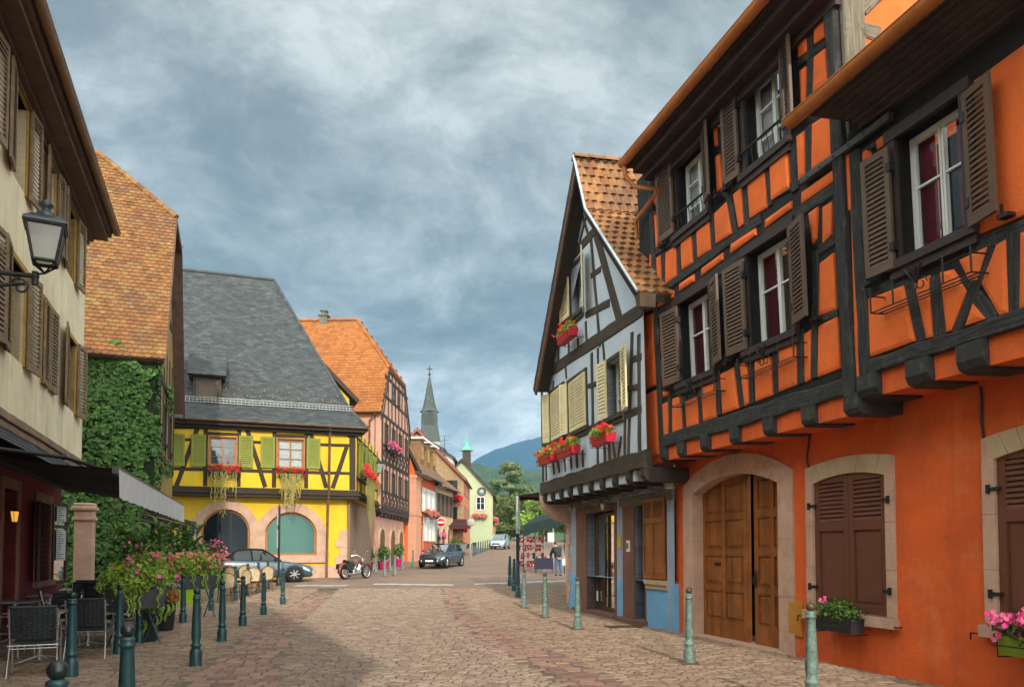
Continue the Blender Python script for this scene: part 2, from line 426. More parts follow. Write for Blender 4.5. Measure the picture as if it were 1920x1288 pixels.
bst = nd(t, 'MapRange', interpolation_type='SMOOTHSTEP', inp={1: .78, 2: .15, 3: 1.0, 4: SKYBOOST}); L.new(dt.outputs['Value'], bst.inputs[0])   # added fill light: unseen sky beside, behind and overhead brightened to lift the walls
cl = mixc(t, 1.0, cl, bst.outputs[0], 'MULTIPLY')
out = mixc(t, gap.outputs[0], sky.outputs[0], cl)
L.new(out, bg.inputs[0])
S.view_settings.view_transform = 'Standard'; S.view_settings.look = 'None'; S.view_settings.gamma = 1; S.view_settings.exposure = 0.36
S.cycles.max_bounces = 6; S.cycles.transparent_max_bounces = 12; S.cycles.volume_bounces = 0

# ------------------------------------------------------------------ ground
MORTAR = M('paving_joints', (.15, .115, .09), .95, .3, 3, .01, 30, stain=((.085, .11, .025), .75, 1.5, .50))
COBBLE = M('road_setts', (.33, .245, .17), .8, .2, 2.5, .010, 45, isl=[(.19, .133, .107), (.275, .196, .152), (.33, .245, .19), (.25, .163, .127), (.29, .212, .164)], stain=((.20, .21, .07), .4, .9, .56))
BAND = M('red_setts', (.30, .17, .14), .8, .18, 2.5, .010, 45, isl=[(.18, .105, .086), (.27, .155, .118), (.33, .205, .155), (.225, .125, .10)])
PAVER = M('pavement_setts', (.30, .19, .13), .85, .2, 2.5, .010, 45, isl=[(.20, .132, .094), (.28, .192, .132), (.33, .235, .165), (.245, .15, .11)])
m = bpy.data.materials.new('far_paving'); m.use_nodes = True; t = m.node_tree; L = t.links; b = t.nodes['Principled BSDF']
tc = nd(t, 'TexCoord'); br = nd(t, 'TexBrick', inp={'Scale': 1.0, 'Mortar Size': .012, 'Brick Width': .26, 'Row Height': .14, 'Bias': 0, 'Color1': (.20, .132, .098, 1), 'Color2': (.28, .19, .14, 1), 'Mortar': (.14, .105, .08, 1)})
L.new(tc.outputs['Object'], br.inputs[0]); cc = mixc(t, .8, br.outputs[0], ramp(t, noise(t, tc.outputs['Object'], .35, 7), [(.3, (.78, .76, .76)), (.7, (1.2, 1.15, 1.1))]), 'MULTIPLY')
L.new(cc, b.inputs['Base Color']); b.inputs['Roughness'].default_value = .85
bp = nd(t, 'Bump', inp={'Strength': .6, 'Distance': .01}); L.new(br.outputs[1], bp.inputs['Height']); bp.invert = True; L.new(bp.outputs[0], b.inputs['Normal'])
FARPAVE = m
GRASS = M('meadow', (.05, .09, .02), .95, .4, .05, stain=((.09, .10, .03), .6, .02, .5))
def poly2(pts): return [gp(*p) for p in pts]
def xof(line, y):
    for a, b in zip(line, line[1:]):
        if a.y <= y <= b.y: return a.x + (b.x - a.x) * (y - a.y) / (b.y - a.y)
    a, b = (line[0], line[1]) if y < line[0].y else (line[-2], line[-1])
    return a.x + (b.x - a.x) * (y - a.y) / (b.y - a.y)
LB0 = poly2([(400, 1240), (517, 1150), (560, 1128)]); LB1 = poly2([(524, 1288), (541, 1206), (564, 1164), (611, 1127)])
RB0 = poly2([(1056, 1288), (1019, 1267), (906, 1206), (855, 1164), (829, 1126), (824, 1101)])
RB1 = poly2([(1169, 1288), (1103, 1253), (991, 1206), (916, 1173), (862, 1126), (850, 1101)])
YEND = 29.5
# base sheet
g = MB(); ys = [-60, -30, 0, 10, 22, 25, 28, 31, 34, 37, 40, 45, 48, 52, 56, 60, 66, 73, 80, 87, 100, 115, 130, 160, 200, 300, 420, 900, 3000, 9000]
xs = [-6000, -400, -60, -20, 0, 20, 60, 400, 6000]
def gs(y): return gz(y) - .002
g.add([(x, y, gs(y)) for y in ys for x in xs], [(i * 9 + j, i * 9 + j + 1, (i + 1) * 9 + j + 1, (i + 1) * 9 + j) for i in range(len(ys) - 1) for j in range(8)])
o = g.build('ground', GRASS); o['kind'] = 'structure'
def strip(name, mat, x0f, x1f, y0, y1, dz, step=1.0):
    g = MB(); k = max(1, int((y1 - y0) / step)); yy = sorted(set([y0 + (y1 - y0) * i / k for i in range(k + 1)] + [y for y, _ in GZ if y0 < y < y1]))
    for a, b in zip(yy, yy[1:]):
        g.add([(x0f(a), a, gz(a) + dz), (x1f(a), a, gz(a) + dz), (x1f(b), b, gz(b) + dz), (x0f(b), b, gz(b) + dz)], [(0, 1, 2, 3)])
    o = g.build(name, mat); o['kind'] = 'structure'; return o
strip('street', FARPAVE, lambda y: -14 if y < 58 else -8, lambda y: 14 if y < 58 else 8, YEND - .5, 180, .004)
strip('paving', MORTAR, lambda y: -16, lambda y: 8, -14, YEND, .004)
def setts(name, mat, x0f, x1f, y0, y1, rowd, wid, ang=0, top=.018, jit=.005, skew=None):
    """rows of individual stones laid across the street"""
    g = MB(); ca, sa = math.cos(ang), math.sin(ang)
    y = y0 - 4
    r = 0
    while y < y1 + 4:
        d = rowd * rnd.uniform(.88, 1.12); x = -16 + rnd.random() * wid
        while x < 10:
            w = wid * rnd.uniform(.7, 1.35); cxx, cyy = x + w / 2, y + d / 2
            X, Y = cxx * ca - cyy * sa, cxx * sa + cyy * ca
            if y0 <= Y <= y1 and x0f(Y) <= X <= x1f(Y):
                if abs(X) < .75 * Y + 1.5 and Y > 6:
                    gp_ = .006; bv = .014; h = top + rnd.uniform(-.006, .006); z = gz(Y)
                    q = [(x + gp_, y + gp_), (x + w - gp_, y + gp_), (x + w - gp_, y + d - gp_), (x + gp_, y + d - gp_)]
                    q = [(a + rnd.uniform(-jit, jit), b + rnd.uniform(-jit, jit)) for a, b in q]
                    mx, my = sum(a for a, b in q) / 4, sum(b for a, b in q) / 4
                    tl = (rnd.uniform(-.02, .02), rnd.uniform(-.02, .02)); vs = []
                    for lv in (0, 1):
                        for a, b in q:
                            if lv:
                                a += bv * (1 if a < mx else -1); b += bv * (1 if b < my else -1)
                            zz_ = z - .01 if not lv else z + h + (a - mx) * tl[0] + (b - my) * tl[1]
                            vs.append((a * ca - b * sa, a * sa + b * ca, zz_))
                    g.add(vs, [(4, 5, 6, 7), (0, 1, 5, 4), (1, 2, 6, 5), (2, 3, 7, 6), (3, 0, 4, 7)])
            x += w
        y += d; r += 1
    o = g.build(name, mat); o['kind'] = 'structure'; return o
A0 = R(13)
setts('road', COBBLE, lambda y: xof(LB1, y), lambda y: xof(RB0, y), 6, YEND, .108, .165, A0)
setts('road_edge', BAND, lambda y: xof(LB0, y), lambda y: xof(LB1, y) - .04, 6, YEND - 2, .26, .22, A0, .014)
setts('road_edge', BAND, lambda y: xof(RB0, y) + .04, lambda y: xof(RB1, y), 6, YEND, .17, .26, A0, .014)
setts('pavement', PAVER, lambda y: xof(RB1, y) + .04, lambda y: 8, 6, YEND, .105, .19, A0, .012, .008)
setts('pavement', PAVER, lambda y: -15, lambda y: xof(LB0, y) - .04, 6, YEND, .105, .19, A0, .012, .008)
CROSS = M('pale_stone_band', (.46, .43, .40), .85, .2, 2, .006, 30, stain=((.30, .25, .21), .7, 2, .5))
for x0, x1, px0, py0, px1, py1 in [(0, 0, 553, 1098, 652, 1098), (0, 0, 700, 1095, 850, 1097), (0, 0, 890, 1095, 1062, 1089)]:
    a, b = gp(px0, py0), gp(px1, py1); g = MB(); k = max(2, int((b - a).length / .5))
    for i in range(k):
        p, q = a.lerp(b, i / k), a.lerp(b, (i + 1) / k); dx = (q - p) * .02
        vs = []
        for c, w in ((p + dx, -.35), (q - dx, -.35), (q - dx, .35), (p + dx, .35)):
            vs.append((c.x, c.y + w, gz(c.y + w) + .010 + .006 * (i % 2)))
        g.add(vs, [(0, 1, 2, 3)])
    o = g.build('crossing_strip', CROSS); o['kind'] = 'structure'

# ------------------------------------------------------------------ shared architecture
def q2r(F, pts, n=0.0):
    q = [F.px(p[0], p[1], n) for p in pts]      # TL TR BR BL
    return (q[0][0] + q[3][0]) / 2, (q[1][0] + q[2][0]) / 2, (q[2][1] + q[3][1]) / 2, (q[0][1] + q[1][1]) / 2
def rect(u0, u1, v0, v1): return [(u0, v0), (u1, v0), (u1, v1), (u0, v1)]
def window(F, r, par, casing=FRAMEDARK, frame=WHITEPAINT, cw=.10, proud=.035, rec=.16, rows=2, curtain=None, pane=PANE, sill=True, leaves=2, name='window', fw=.05, cas=True, sillmat=None, half=None):
    u0, u1, v0, v1 = r
    f = MB(); n = -rec
    f.fbox(F, u0, u0 + fw, v0, v1, n - .05, n); f.fbox(F, u1 - fw, u1, v0, v1, n - .05, n)
    f.fbox(F, u0 + fw, u1 - fw, v1 - fw, v1, n - .05, n); f.fbox(F, u0 + fw, u1 - fw, v0, v0 + fw * 1.3, n - .05, n)
    for k in range(leaves):
        a = u0 + fw + (u1 - u0 - 2 * fw) * k / leaves; b = u0 + fw + (u1 - u0 - 2 * fw) * (k + 1) / leaves
        e = .035; n2 = n - .012
        f.fbox(F, a + .004, a + e, v0 + fw * 1.3, v1 - fw, n2 - .035, n2 + .02); f.fbox(F, b - e, b - .004, v0 + fw * 1.3, v1 - fw, n2 - .035, n2 + .02)
        f.fbox(F, a + e, b - e, v1 - fw - e, v1 - fw, n2 - .035, n2 + .018); f.fbox(F, a + e, b - e, v0 + fw * 1.3, v0 + fw * 1.3 + e * 1.2, n2 - .035, n2 + .018)
        for i in range(1, rows):
            v = v0 + (v1 - v0) * i / rows if half is None else v0 + (v1 - v0) * half
            f.fbox(F, a + e, b - e, v - .012, v + .012, n2 - .03, n2 + .012)
    w = f.build(name, frame, par)
    g = MB(); g.add([F.P(u0 + .02, v0 + .02, n - .036), F.P(u1 - .02, v0 + .02, n - .036), F.P(u1 - .02, v1 - .02, n - .036), F.P(u0 + .02, v1 - .02, n - .036)], [(0, 1, 2, 3)]); g.build('pane', pane, w)
    if curtain:
        g = MB()
        for (a, b, m_) in curtain:
            k = 10; x0, x1 = u0 + (u1 - u0) * a, u0 + (u1 - u0) * b; vs = []
            for i in range(k + 1):
                uu = x0 + (x1 - x0) * i / k; nn = n - .065 - .022 * (i % 2)
                vs += [F.P(uu, v0, nn), F.P(uu, v1, nn)]
            gg = MB(); gg.add(vs, [(2 * i, 2 * i + 2, 2 * i + 3, 2 * i + 1) for i in range(k)], smooth=True); gg.build('curtain', m_, w)
    g = MB(); g.fbox(F, u0, u1, v0, v1, n - .45, n - .40); g.build('room', ROOM, w)
    if cas:
        g = MB(); c = cw; p = proud
        g.fbox(F, u0 - c, u0, v0 - c * .3, v1 + c, -rec - .02, p); g.fbox(F, u1, u1 + c, v0 - c * .3, v1 + c, -rec - .02, p + .002)
        g.fbox(F, u0 - c * 1.15, u1 + c * 1.15, v1, v1 + c, -rec - .02, p + .012)
        g.build('casing', casing, w)
    if sill:
        g = MB(); g.fbox(F, u0 - cw * 1.2, u1 + cw * 1.2, v0 - .10, v0, -rec - .03, proud + .06); g.fbox(F, u0 - cw * 1.1, u1 + cw * 1.1, v0 - .2, v0 - .102, -rec - .03, proud + .02)
        g.build('sill', sillmat or casing, w)
    return w
def shutter(F, r, par, mat, hinge='L', ang=0.0, n=.05, th=.035, split=None, slat=.055, name='shutter', fr=.06, arch=0):
    """louvred leaf; split = fraction of height below which it is a plain panel"""
    u0, u1, v0, v1 = r; w = u1 - u0
    G = F.rot(u0 if hinge == 'L' else u1, n, ang if hinge == 'L' else -ang); a, b = (0, w) if hinge == 'L' else (-w, 0)
    g = MB()
    g.fbox(G, a, a + fr, v0, v1, 0, th); g.fbox(G, b - fr, b, v0, v1, 0, th)
    g.fbox(G, a + fr, b - fr, v0, v0 + fr * 1.3, .001, th - .001); g.fbox(G, a + fr, b - fr, v1 - fr * 1.2, v1, .001, th - .001)
    lo = v0 + fr * 1.3; hi = v1 - fr * 1.2
    if split:
        s = v0 + (v1 - v0) * split
        g.fbox(G, a + fr, b - fr, s - fr * .7, s + fr * .7, .001, th - .001)
        g.fbox(G, a + fr, b - fr, lo, s - fr * .7, .004, .014); g.fbox(G, a + fr + .03, b - fr - .03, lo + .04, s - fr * .7 - .04, .013, .024); lo = s + fr * .7
    k = max(3, int((hi - lo) / slat)); d = (hi - lo) / k
    for i in range(k):
        v = lo + d * i
        g.hexa([G.P(a + fr, v + .002, th * .92), G.P(b - fr, v + .002, th * .92), G.P(b - fr, v + .012, th * .98), G.P(a + fr, v + .012, th * .98),
                G.P(a + fr, v + d * 1.0, .002), G.P(b - fr, v + d * 1.0, .002), G.P(b - fr, v + d * 1.0 + .010, .006), G.P(a + fr, v + d * 1.0 + .010, .006)])
    o = g.build(name, mat, par)
    return o, G
def hook(F, u, v, n, par, name='shutter_catch'):
    g = MB(); g.fbox(F, u - .012, u + .012, v - .012, v + .012, 0, n + .05); g.fbox(F, u - .05, u + .05, v - .012, v + .012, n + .045, n + .06); g.fbox(F, u - .015, u + .015, v - .05, v + .01, n + .06, n + .072)
    return g.build(name, IRON, par)
def tiles(mb, O, Ue, Vs, poly, tw=.17, ex=.145, th=.016, style='beaver', jit=.006, wave=.0):
    """individual roof tiles laid in courses over a planar polygon (s along eave, t up the slope)"""
    Ue, Vs = V3(Ue).normalized(), V3(Vs).normalized(); N = Ue.cross(Vs).normalized()
    if N.z < 0: N = -N
    O = V3(O)
    def srange(t_):
        xs = []
        for a, b in zip(poly, poly[1:] + poly[:1]):
            if (a[1] - t_) * (b[1] - t_) <= 0 and a[1] != b[1]:
                xs.append(a[0] + (b[0] - a[0]) * (t_ - a[1]) / (b[1] - a[1]))
        return (min(xs), max(xs)) if len(xs) > 1 else None
    t0, t1 = min(p[1] for p in poly), max(p[1] for p in poly); r = 0; tt = t0
    while tt < t1 - ex * .3:
        rg = srange(min(tt + ex * .5, t1 - 1e-3))
        if rg:
            s = rg[0] - (tw * .5 if r % 2 else 0)
            while s < rg[1]:
                a, b = max(s, rg[0]), min(s + tw, rg[1])
                if b - a > tw * .25:
                    a += .004; b -= .004; w = b - a; j = rnd.uniform(-jit, jit); jl = rnd.uniform(0, jit * 1.2); up = min(tt + ex * 1.5, t1 + .05)
                    P = lambda ss, t_, n: O + Ue * ss + Vs * t_ + N * n
                    if style == 'beaver':
                        low = [(a, tt + ex * .22 + j), (a + w * .2, tt + ex * .06 + j), (a + w * .5, tt + j), (a + w * .8, tt + ex * .06 + j), (b, tt + ex * .22 + j)]
                    elif style == 'flat':
                        low = [(a, tt + j), (b, tt + j)]
                    else:
                        low = [(a, tt + j), (a + w * .25, tt + j), (a + w * .5, tt + j), (a + w * .75, tt + j), (b, tt + j)]
                    wv = [0, wave * .2, wave, wave * .9, wave * .05] if style == 'roll' else [0] * 5
                    k = len(low); vs = [P(x, y, th * 1.6 + jl + wv[i % 5]) for i, (x, y) in enumerate(low)] + [P(x, up, .003 + (wv[i % 5] if style == 'roll' else 0)) for i, (x, y) in enumerate(low)] + [P(x, y + .004, -.005) for i, (x, y) in enumerate(low)]
                    fs = [(i, i + 1, k + i + 1, k + i) for i in range(k - 1)] + [(i + 1, i, 2 * k + i, 2 * k + i + 1) for i in range(k - 1)]
                    mb.add(vs, fs)
                s += tw
        tt += ex; r += 1
def slope(O, A, B, C):
    """helper: plane through eave O-A, returning (Ue, Vs, to2d)"""
    Ue = (A - O).normalized(); d = B - O; Vs = (d - Ue * d.dot(Ue)).normalized()
    return Ue, Vs, lambda p: ((p - O).dot(Ue), (p - O).dot(Vs))
def tiled(mb, pts, under=None, **kw):
    """tile a planar 3-D polygon whose first edge is the eave"""
    pts = [V3(p) for p in pts]; Ue, Vs, f = slope(pts[0], pts[1], pts[-1], None)
    tiles(mb, pts[0], Ue, Vs, [f(p) for p in pts], **kw)
    if under is not None:
        N = Ue.cross(Vs); N = -N if N.z < 0 else N
        under.add([p - N * .01 for p in pts] + [p - N * .14 for p in pts], [tuple(range(len(pts))), tuple(range(len(pts), 2 * len(pts)))] + [(i, (i + 1) % len(pts), (i + 1) % len(pts) + len(pts), i + len(pts)) for i in range(len(pts))])
def gutter(mb, p, q, r=.075, up=V3((0, 0, 1))):
    p, q = V3(p), V3(q); d = (q - p).normalized(); s = d.cross(up).normalized(); vs = []; k = 9; L_ = (q - p).length; m_ = max(2, int(L_ / 1.0))
    for i in range(m_ + 1):
        c = p.lerp(q, i / m_)
        for j in range(k):
            a = math.pi * j / (k - 1); vs.append(c + s * (math.cos(a) * r) - up * (math.sin(a) * r))
    mb.add(vs, [(i * k + j, i * k + j + 1, (i + 1) * k + j + 1, (i + 1) * k + j) for i in range(m_) for j in range(k - 1)], smooth=True)
    for e in (0, m_): mb.add([vs[e * k + j] for j in range(k)], [tuple(range(k))])
    for sg in (1, -1): mb.tube([p + s * r * sg, q + s * r * sg], .010, 6)
    for i in range(1, m_):
        c = p.lerp(q, i / m_); mb.tube([c + s * (math.cos(math.pi * j / 8) * r * 1.05) - up * (math.sin(math.pi * j / 8) * r * 1.05) for j in range(9)], .006, 4)
# ================================================================== ORANGE HALF-TIMBERED HOUSE (right)
BLUEW = M('pale_blue_plaster', (.50, .565, .635), .85, .07, 1.5, .006, 30, stain=[((.34, .40, .48), .35, 1.2, .52)])
BLUEP = M('bright_blue_plaster', (.17, .40, .64), .85, .12, 1.6, .008, 30, stain=[((.34, .46, .52), .5, 2.2, .55), ((.30, .27, .22), .3, 1.0, .6)])
GREYB = M('grey_blue_plaster', (.33, .37, .45), .85, .12, 1.6, .008, 30, stain=[((.40, .36, .30), .35, 2.0, .56)])
def arc(u0, u1, vs, rise, k=12, rev=False):
    out = []
    c = (u0 + u1) / 2; h = (u1 - u0) / 2; rad = (h * h + rise * rise) / (2 * rise); a0 = math.asin(min(1, h / rad))
    if rise > h: a0 = math.pi - a0
    for i in range(k + 1):
        a = -a0 + 2 * a0 * i / k; out.append((c + rad * math.sin(a), vs + rise - rad + rad * math.cos(a)))
    return out[::-1] if rev else out
def archpoly(u0, u1, v0, vs, rise, k=12):
    return [(u0, v0), (u1, v0)] + arc(u0, u1, vs, rise, k, True)
def surround(F, u0, u1, v0, vs, rise, w, par, mat, n0=-.28, n1=.03, wt=None, stones=9, jamb=3, rise_o=None, name='stone_surround', sillh=0, key=False, mat2=None, vso=None):
    """jamb blocks and voussoirs round an arched opening"""
    g = MB(); wt = wt or w; rise_o = rise_o if rise_o is not None else rise
    vb = v0
    for sgn, ua, ub in ((0, u0 - w, u0), (1, u1, u1 + w)):
        for i in range(jamb):
            a = vb + (vs - vb) * i / jamb; b = vb + (vs - vb) * (i + 1) / jamb
            g.fbox(F, ua, ub, a + .006, b, n0, n1 + rnd.uniform(-.004, .004))
    ai = arc(u0, u1, vs, rise, stones * 2); ao = arc(u0 - w, u1 + w, vs, rise_o + wt, stones * 2) if vso is None else arc(u0 - w, u1 + w, vso, rise_o, stones * 2)
    if vso is not None:
        g.prism(F, [(u0 - w, vs), (u0 - .003, vs), (u0 - w, vso)], n0, n1); g.prism(F, [(u1 + w, vs), (u1 + w, vso), (u1 + .003, vs)], n0, n1)
    h = g if mat2 is None else MB()
    for i in range(stones):
        q = ai[2 * i:2 * i + 3]; p = ao[2 * i:2 * i + 3]
        e = .003
        h.prism(F, [(q[0][0] + e, q[0][1]), q[1], (q[2][0] - e, q[2][1]), (p[2][0] - e, p[2][1]), p[1], (p[0][0] + e, p[0][1])], n0, n1 + rnd.uniform(-.004, .006) + (.02 if key and i == stones // 2 else 0))
    if sillh: g.fbox(F, u0 - w - .03, u1 + w + .03, v0 - sillh, v0, n0, n1 + .07)
    o = g.build(name, mat, par)
    if mat2 is not None: h.build('arch_stones', mat2, o)
    return o
def joist(g, F, u, w, v0, v1, n0, n1, rr=.06):
    a, b = u - w / 2, u + w / 2; vs = []
    for x in (a, b):
        for (v, n) in ((v1, n0), (v0, n0), (v0, n1 - rr * 1.6), (v0 + rr * .5, n1 - rr * .5), (v0 + rr * 1.4, n1), (v1, n1)):
            vs.append(F.P(x + rnd.uniform(-.006, .006), v, n + rnd.uniform(-.006, .006)))
    g.add(vs, [(0, 1, 2, 3, 4, 5), (11, 10, 9, 8, 7, 6)] + [(i, (i + 1) % 6, (i + 1) % 6 + 6, i + 6) for i in range(6)])

pa, pb = gp(1270, 1185), gp(1478, 1228)
dU = (pb - pa); dU.z = 0
RF = Frame((pa.x, pa.y, 0), dU)
OH = thing('half_timbered_house', 'orange plastered half-timbered house with black beams and brown shutters filling the right of the photo', 'house', RF.P(3, 0, 0))
JV = 3.62
RU = Frame(RF.P(0, JV, .60), dU, lean=.040)
# --- lower wall
ul = RF.px(*Zl(180, 900))[0]; UR = 15.5
dp = lambda *p: RF.px(*Zl(*p))
di0, di1 = dp(270, 700)[0], dp(693, 700)[0]; do0, do1 = dp(222, 700)[0], dp(737, 700)[0]
dvs = (dp(270, 345)[1] + dp(692, 262)[1]) / 2; dcrown = dp(500, 228)[1]; drise = max(.15, dcrown - dvs)
mp = lambda *p: RF.px(*Zm(*p))
w1 = (mp(178, 600)[0], mp(538, 600)[0], (mp(352, 930)[1] + mp(540, 940)[1]) / 2, (mp(180, 278)[1] + mp(530, 228)[1]) / 2)
w2u0 = mp(1083, 500)[0]; w2v0, w2v1 = mp(1095, 985)[1], mp(1080, 150)[1]
w2 = (w2u0, w2u0 + (w1[1] - w1[0]), w2v0, w2v1)
print('door', di0, di1, dvs, drise, 'w1', w1, 'w2', w2, 'ul', ul)
g = MB(); hz = .03
holes = [archpoly(di0 - hz, di1 + hz, .0, dvs, drise + hz), archpoly(w1[0] - hz, w1[1] + hz, w1[2] - hz, w1[3] - .02, .09 + hz), archpoly(w2[0] - hz, w2[1] + hz, w2[2] - hz, w2[3] - .02, .09 + hz)]
g.wall(RF, [(ul, -.05), (UR, -.05), (UR, JV + .1), (ul, JV + .1)], [[(a, max(b, -.04)) for a, b in h] for h in holes], .3)
g.build('lower_wall', ORANGE_LOW, OH)
g = MB(); g.fbox(RF, ul, UR, -.05, 8, -9, -6); g.fbox(RF, ul, ul + .1, -.05, JV, -6, -.02)
g.build('rear_wall', ORANGE_LOW, OH)
surround(RF, di0, di1, 0, dvs, drise, di0 - do0, OH, SAND, -.30, .035, .3, 11, 3, key=True, vso=(dp(222, 305)[1] + dp(735, 205)[1]) / 2, rise_o=max(.1, dp(470, 135)[1] - (dp(222, 305)[1] + dp(735, 205)[1]) / 2))
# gate leaves
def gate_leaf(F, u0, u1, v0, v1, cols, rows, par, mat, rail=.11, n=0.0, th=.06, name='gate_leaf'):
    g = MB(); g.fbox(F, u0, u1, v0, v1, n - th, n)
    cw = (u1 - u0 - rail) / cols; rh = (v1 - v0 - .22 - rail) / rows
    for i in range(cols + 1): g.fbox(F, u0 + i * cw, u0 + i * cw + rail, v0, v1, n, n + .028)
    for j in range(rows + 1):
        b = v0 + .22 + j * rh
        for i in range(cols): g.fbox(F, u0 + i * cw + rail, u0 + (i + 1) * cw, b if j else v0, b + rail, n, n + .026)
    o = g.build(name, mat, par); h = MB()
    for j in range(rows):
        for i in range(cols):
            a, b = u0 + i * cw + rail + .025, u0 + (i + 1) * cw - .025; c, d = v0 + .22 + j * rh + rail + .025, v0 + .22 + (j + 1) * rh - .025
            e = .045
            h.add([F.P(a, c, n + .003), F.P(b, c, n + .003), F.P(b, d, n + .003), F.P(a, d, n + .003), F.P(a + e, c + e, n + .024), F.P(b - e, c + e, n + .024), F.P(b - e, d - e, n + .024), F.P(a + e, d - e, n + .024)],
                  [(4, 5, 6, 7), (0, 1, 5, 4), (1, 2, 6, 5), (2, 3, 7, 6), (3, 0, 4, 7)])
            for (x0, x1, y0, y1) in ((a - .02, b + .02, c - .02, c), (a - .02, b + .02, d, d + .02)): h.fbox(F, x0, x1, y0, y1, n + .002, n + .034)
    h.build('raised_panels', mat, o); return o
GF = RF.off(-.22); gm0 = GF.px(*Zl(537, 700))[0]; gm1 = GF.px(*Zl(574, 700))[0]
lf = gate_leaf(GF, di0 - .02, gm0, .03, dvs + drise, 2, 4, OH, OAK)
g = MB(); g.fbox(GF, di0 + .42, di0 + .62, 1.36, 1.42, .02, .035); g.build('letter_slot', IRON, lf)
GF2 = GF.rot(di1 + .02, -.0, .0)
lf = gate_leaf(GF, gm1, di1 + .03, .03, dvs + drise, 2, 4, OH, OAK)
g = MB(); g.fbox(GF, gm1 + .02, gm1 + .08, 1.0, 1.28, .026, .036); g.tube([GF.P(gm1 + .05, 1.18, .03), GF.P(gm1 + .05, 1.18, .09), GF.P(gm1 + .05, 1.06, .09)], .012, 6); g.build('door_handle', IRON, lf)
g = MB(); g.fbox(RF, di0 - .3, di1 + .3, 0, dvs + drise + .2, -1.2, -1.1); g.build('passage_back', ROOM, OH)
g = MB(); g.fbox(RF, di0 - .25, di1 + .25, -.02, .035, -.4, .10); g.build('threshold', SAND, OH)
# lower windows with closed leaves
for (r, lab) in ((w1, 0), (w2, 1)):
    surround(RF, r[0], r[1], r[2], r[3] - .02, .09, .16, OH, SAND, -.28, .03, .20, 8, 3, rise_o=.09, sillh=.13, mat2=SANDY, vso=r[3] + .22)
    mid = (r[0] + r[1]) / 2
    for (a, b, hg) in ((r[0] + .01, mid - .004, 'L'), (mid + .004, r[1] - .01, 'R')):
        o, G = shutter(RF, (a, b, r[2] + .02, r[3] + .08), OH, REDBROWN, hg, 0, -.05, .045, split=.62, slat=.058, fr=.095)
        for v in (r[2] + .35, r[3] - .35):
            hg_ = MB(); u = a if hg == 'L' else b; s = -1 if hg == 'L' else 1
            hg_.fbox(RF, min(u + s * .10, u - s * .05), max(u + s * .10, u - s * .05), v - .02, v + .02, -.004, .045); hg_.fbox(RF, min(u + s * .10, u + s * .06), max(u + s * .10, u + s * .06), v - .05, v + .05, .03, .06)
            hg_.build('hinge', IRON, o)
    for u in (r[0] - .22, r[1] + .22):
        g = MB(); g.tube([RF.P(u, r[2] - .1, 0), RF.P(u, r[2] - .1, .09)], .009, 5); g.tube([RF.P(u - .08, r[2] - .1, .09), RF.P(u + .05, r[2] - .1, .09)], .009, 5); g.tube([RF.P(u - .08, r[2] - .1, .09), RF.P(u - .08, r[2] - .18, .09)], .010, 5)
        g.build('shutter_catch', IRON, OH)
a = q2r(RF, [Zl(740, 860), Zl(808, 858), Zl(810, 1035), Zl(742, 1028)]); g = MB(); g.fbox(RF, a[0], a[1], a[2], a[3], 0, .03); g.fbox(RF, a[0] + .02, a[1] - .02, a[2] + .03, a[3] - .03, .03, .036)
MUST = M('ochre_paint', (.50, .22, .03), .5, .1, 6); g.build('meter_cover', MUST, OH)
g = MB()
for pts in ([Zk(828, 835), Zk(834, 920), Zk(832, 1010), Zk(845, 1110)], [Zj(878, 1030), Zj(872, 1110), Zj(862, 1180), Zj(880, 1280)]):
    g = MB(); g.tube([RF.P(*RF.px(*p), .02) for p in pts], .014, 6); g.build('wall_cable', IRON, OH)
# --- upper storey
uL = RU.px(*Zj(82, 900))[0]; uP0, uP1 = RU.px(*Zk(158, 400))[0], RU.px(*Zk(214, 400))[0]; uQ = RU.px(*Zk(255, 400))[0]
vb0 = (RU.px(*Zj(180, 1150))[1] + RU.px(*Zj(1030, 862))[1]) / 2; vb1 = (RU.px(*Zj(172, 1090))[1] + RU.px(*Zj(1025, 770))[1]) / 2
vc0 = RU.px(*Zk(300, 780))[1]; vc1 = RU.px(*Zk(300, 708))[1]
GN = .62; gA = RU.px(1172, 326, GN); gB = RU.px(1420, 2, GN); vG = (gA[1] + gB[1]) / 2
GN2 = .62; hA = RU.px(1490, 232, GN2); vG2 = (hA[1] + RU.px(1752, 14, GN2)[1]) / 2
print('upper', uL, uP0, uP1, uQ, 'beam', vb0, vb1, vc0, vc1, 'gut', gA, gB, hA, RU.px(1752, 14, GN2))
wins = {}
wins['u1'] = q2r(RU, [Zi(278, 775), Zi(408, 668), Zi(425, 1015), Zi(285, 1100)])
wins['u2'] = q2r(RU, [Zi(600, 395), Zi(775, 250), Zi(795, 690), Zi(615, 800)])
wins['l1'] = q2r(RU, [Zj(248, 445), Zj(392, 345), Zj(408, 740), Zj(258, 838)])
wins['l2'] = q2r(RU, [Zj(578, 205), Zj(780, 65), Zj(792, 560), Zj(590, 665)])
wins['r'] = q2r(RU, [Zi(1325, 655), Zi(1635, 450), Zi(1650, 1090), Zi(1345, 1235)])
for k, r in wins.items(): print(k, [round(x, 2) for x in r])
vtop1 = vG + .12; vtop2 = vG2 + .1
g = MB(); hl = [rect(*wins[k]) for k in ('u1', 'u2', 'l1', 'l2')]
g.wall(RU, rect(uL, uP1, vb0 + .02, vtop1), hl, .3)
g.wall(RU, rect(uP1, UR, vc0 + .02, vtop2), [rect(*wins['r'])], .3)
g.build('timber_wall', BLACKWALL, OH)
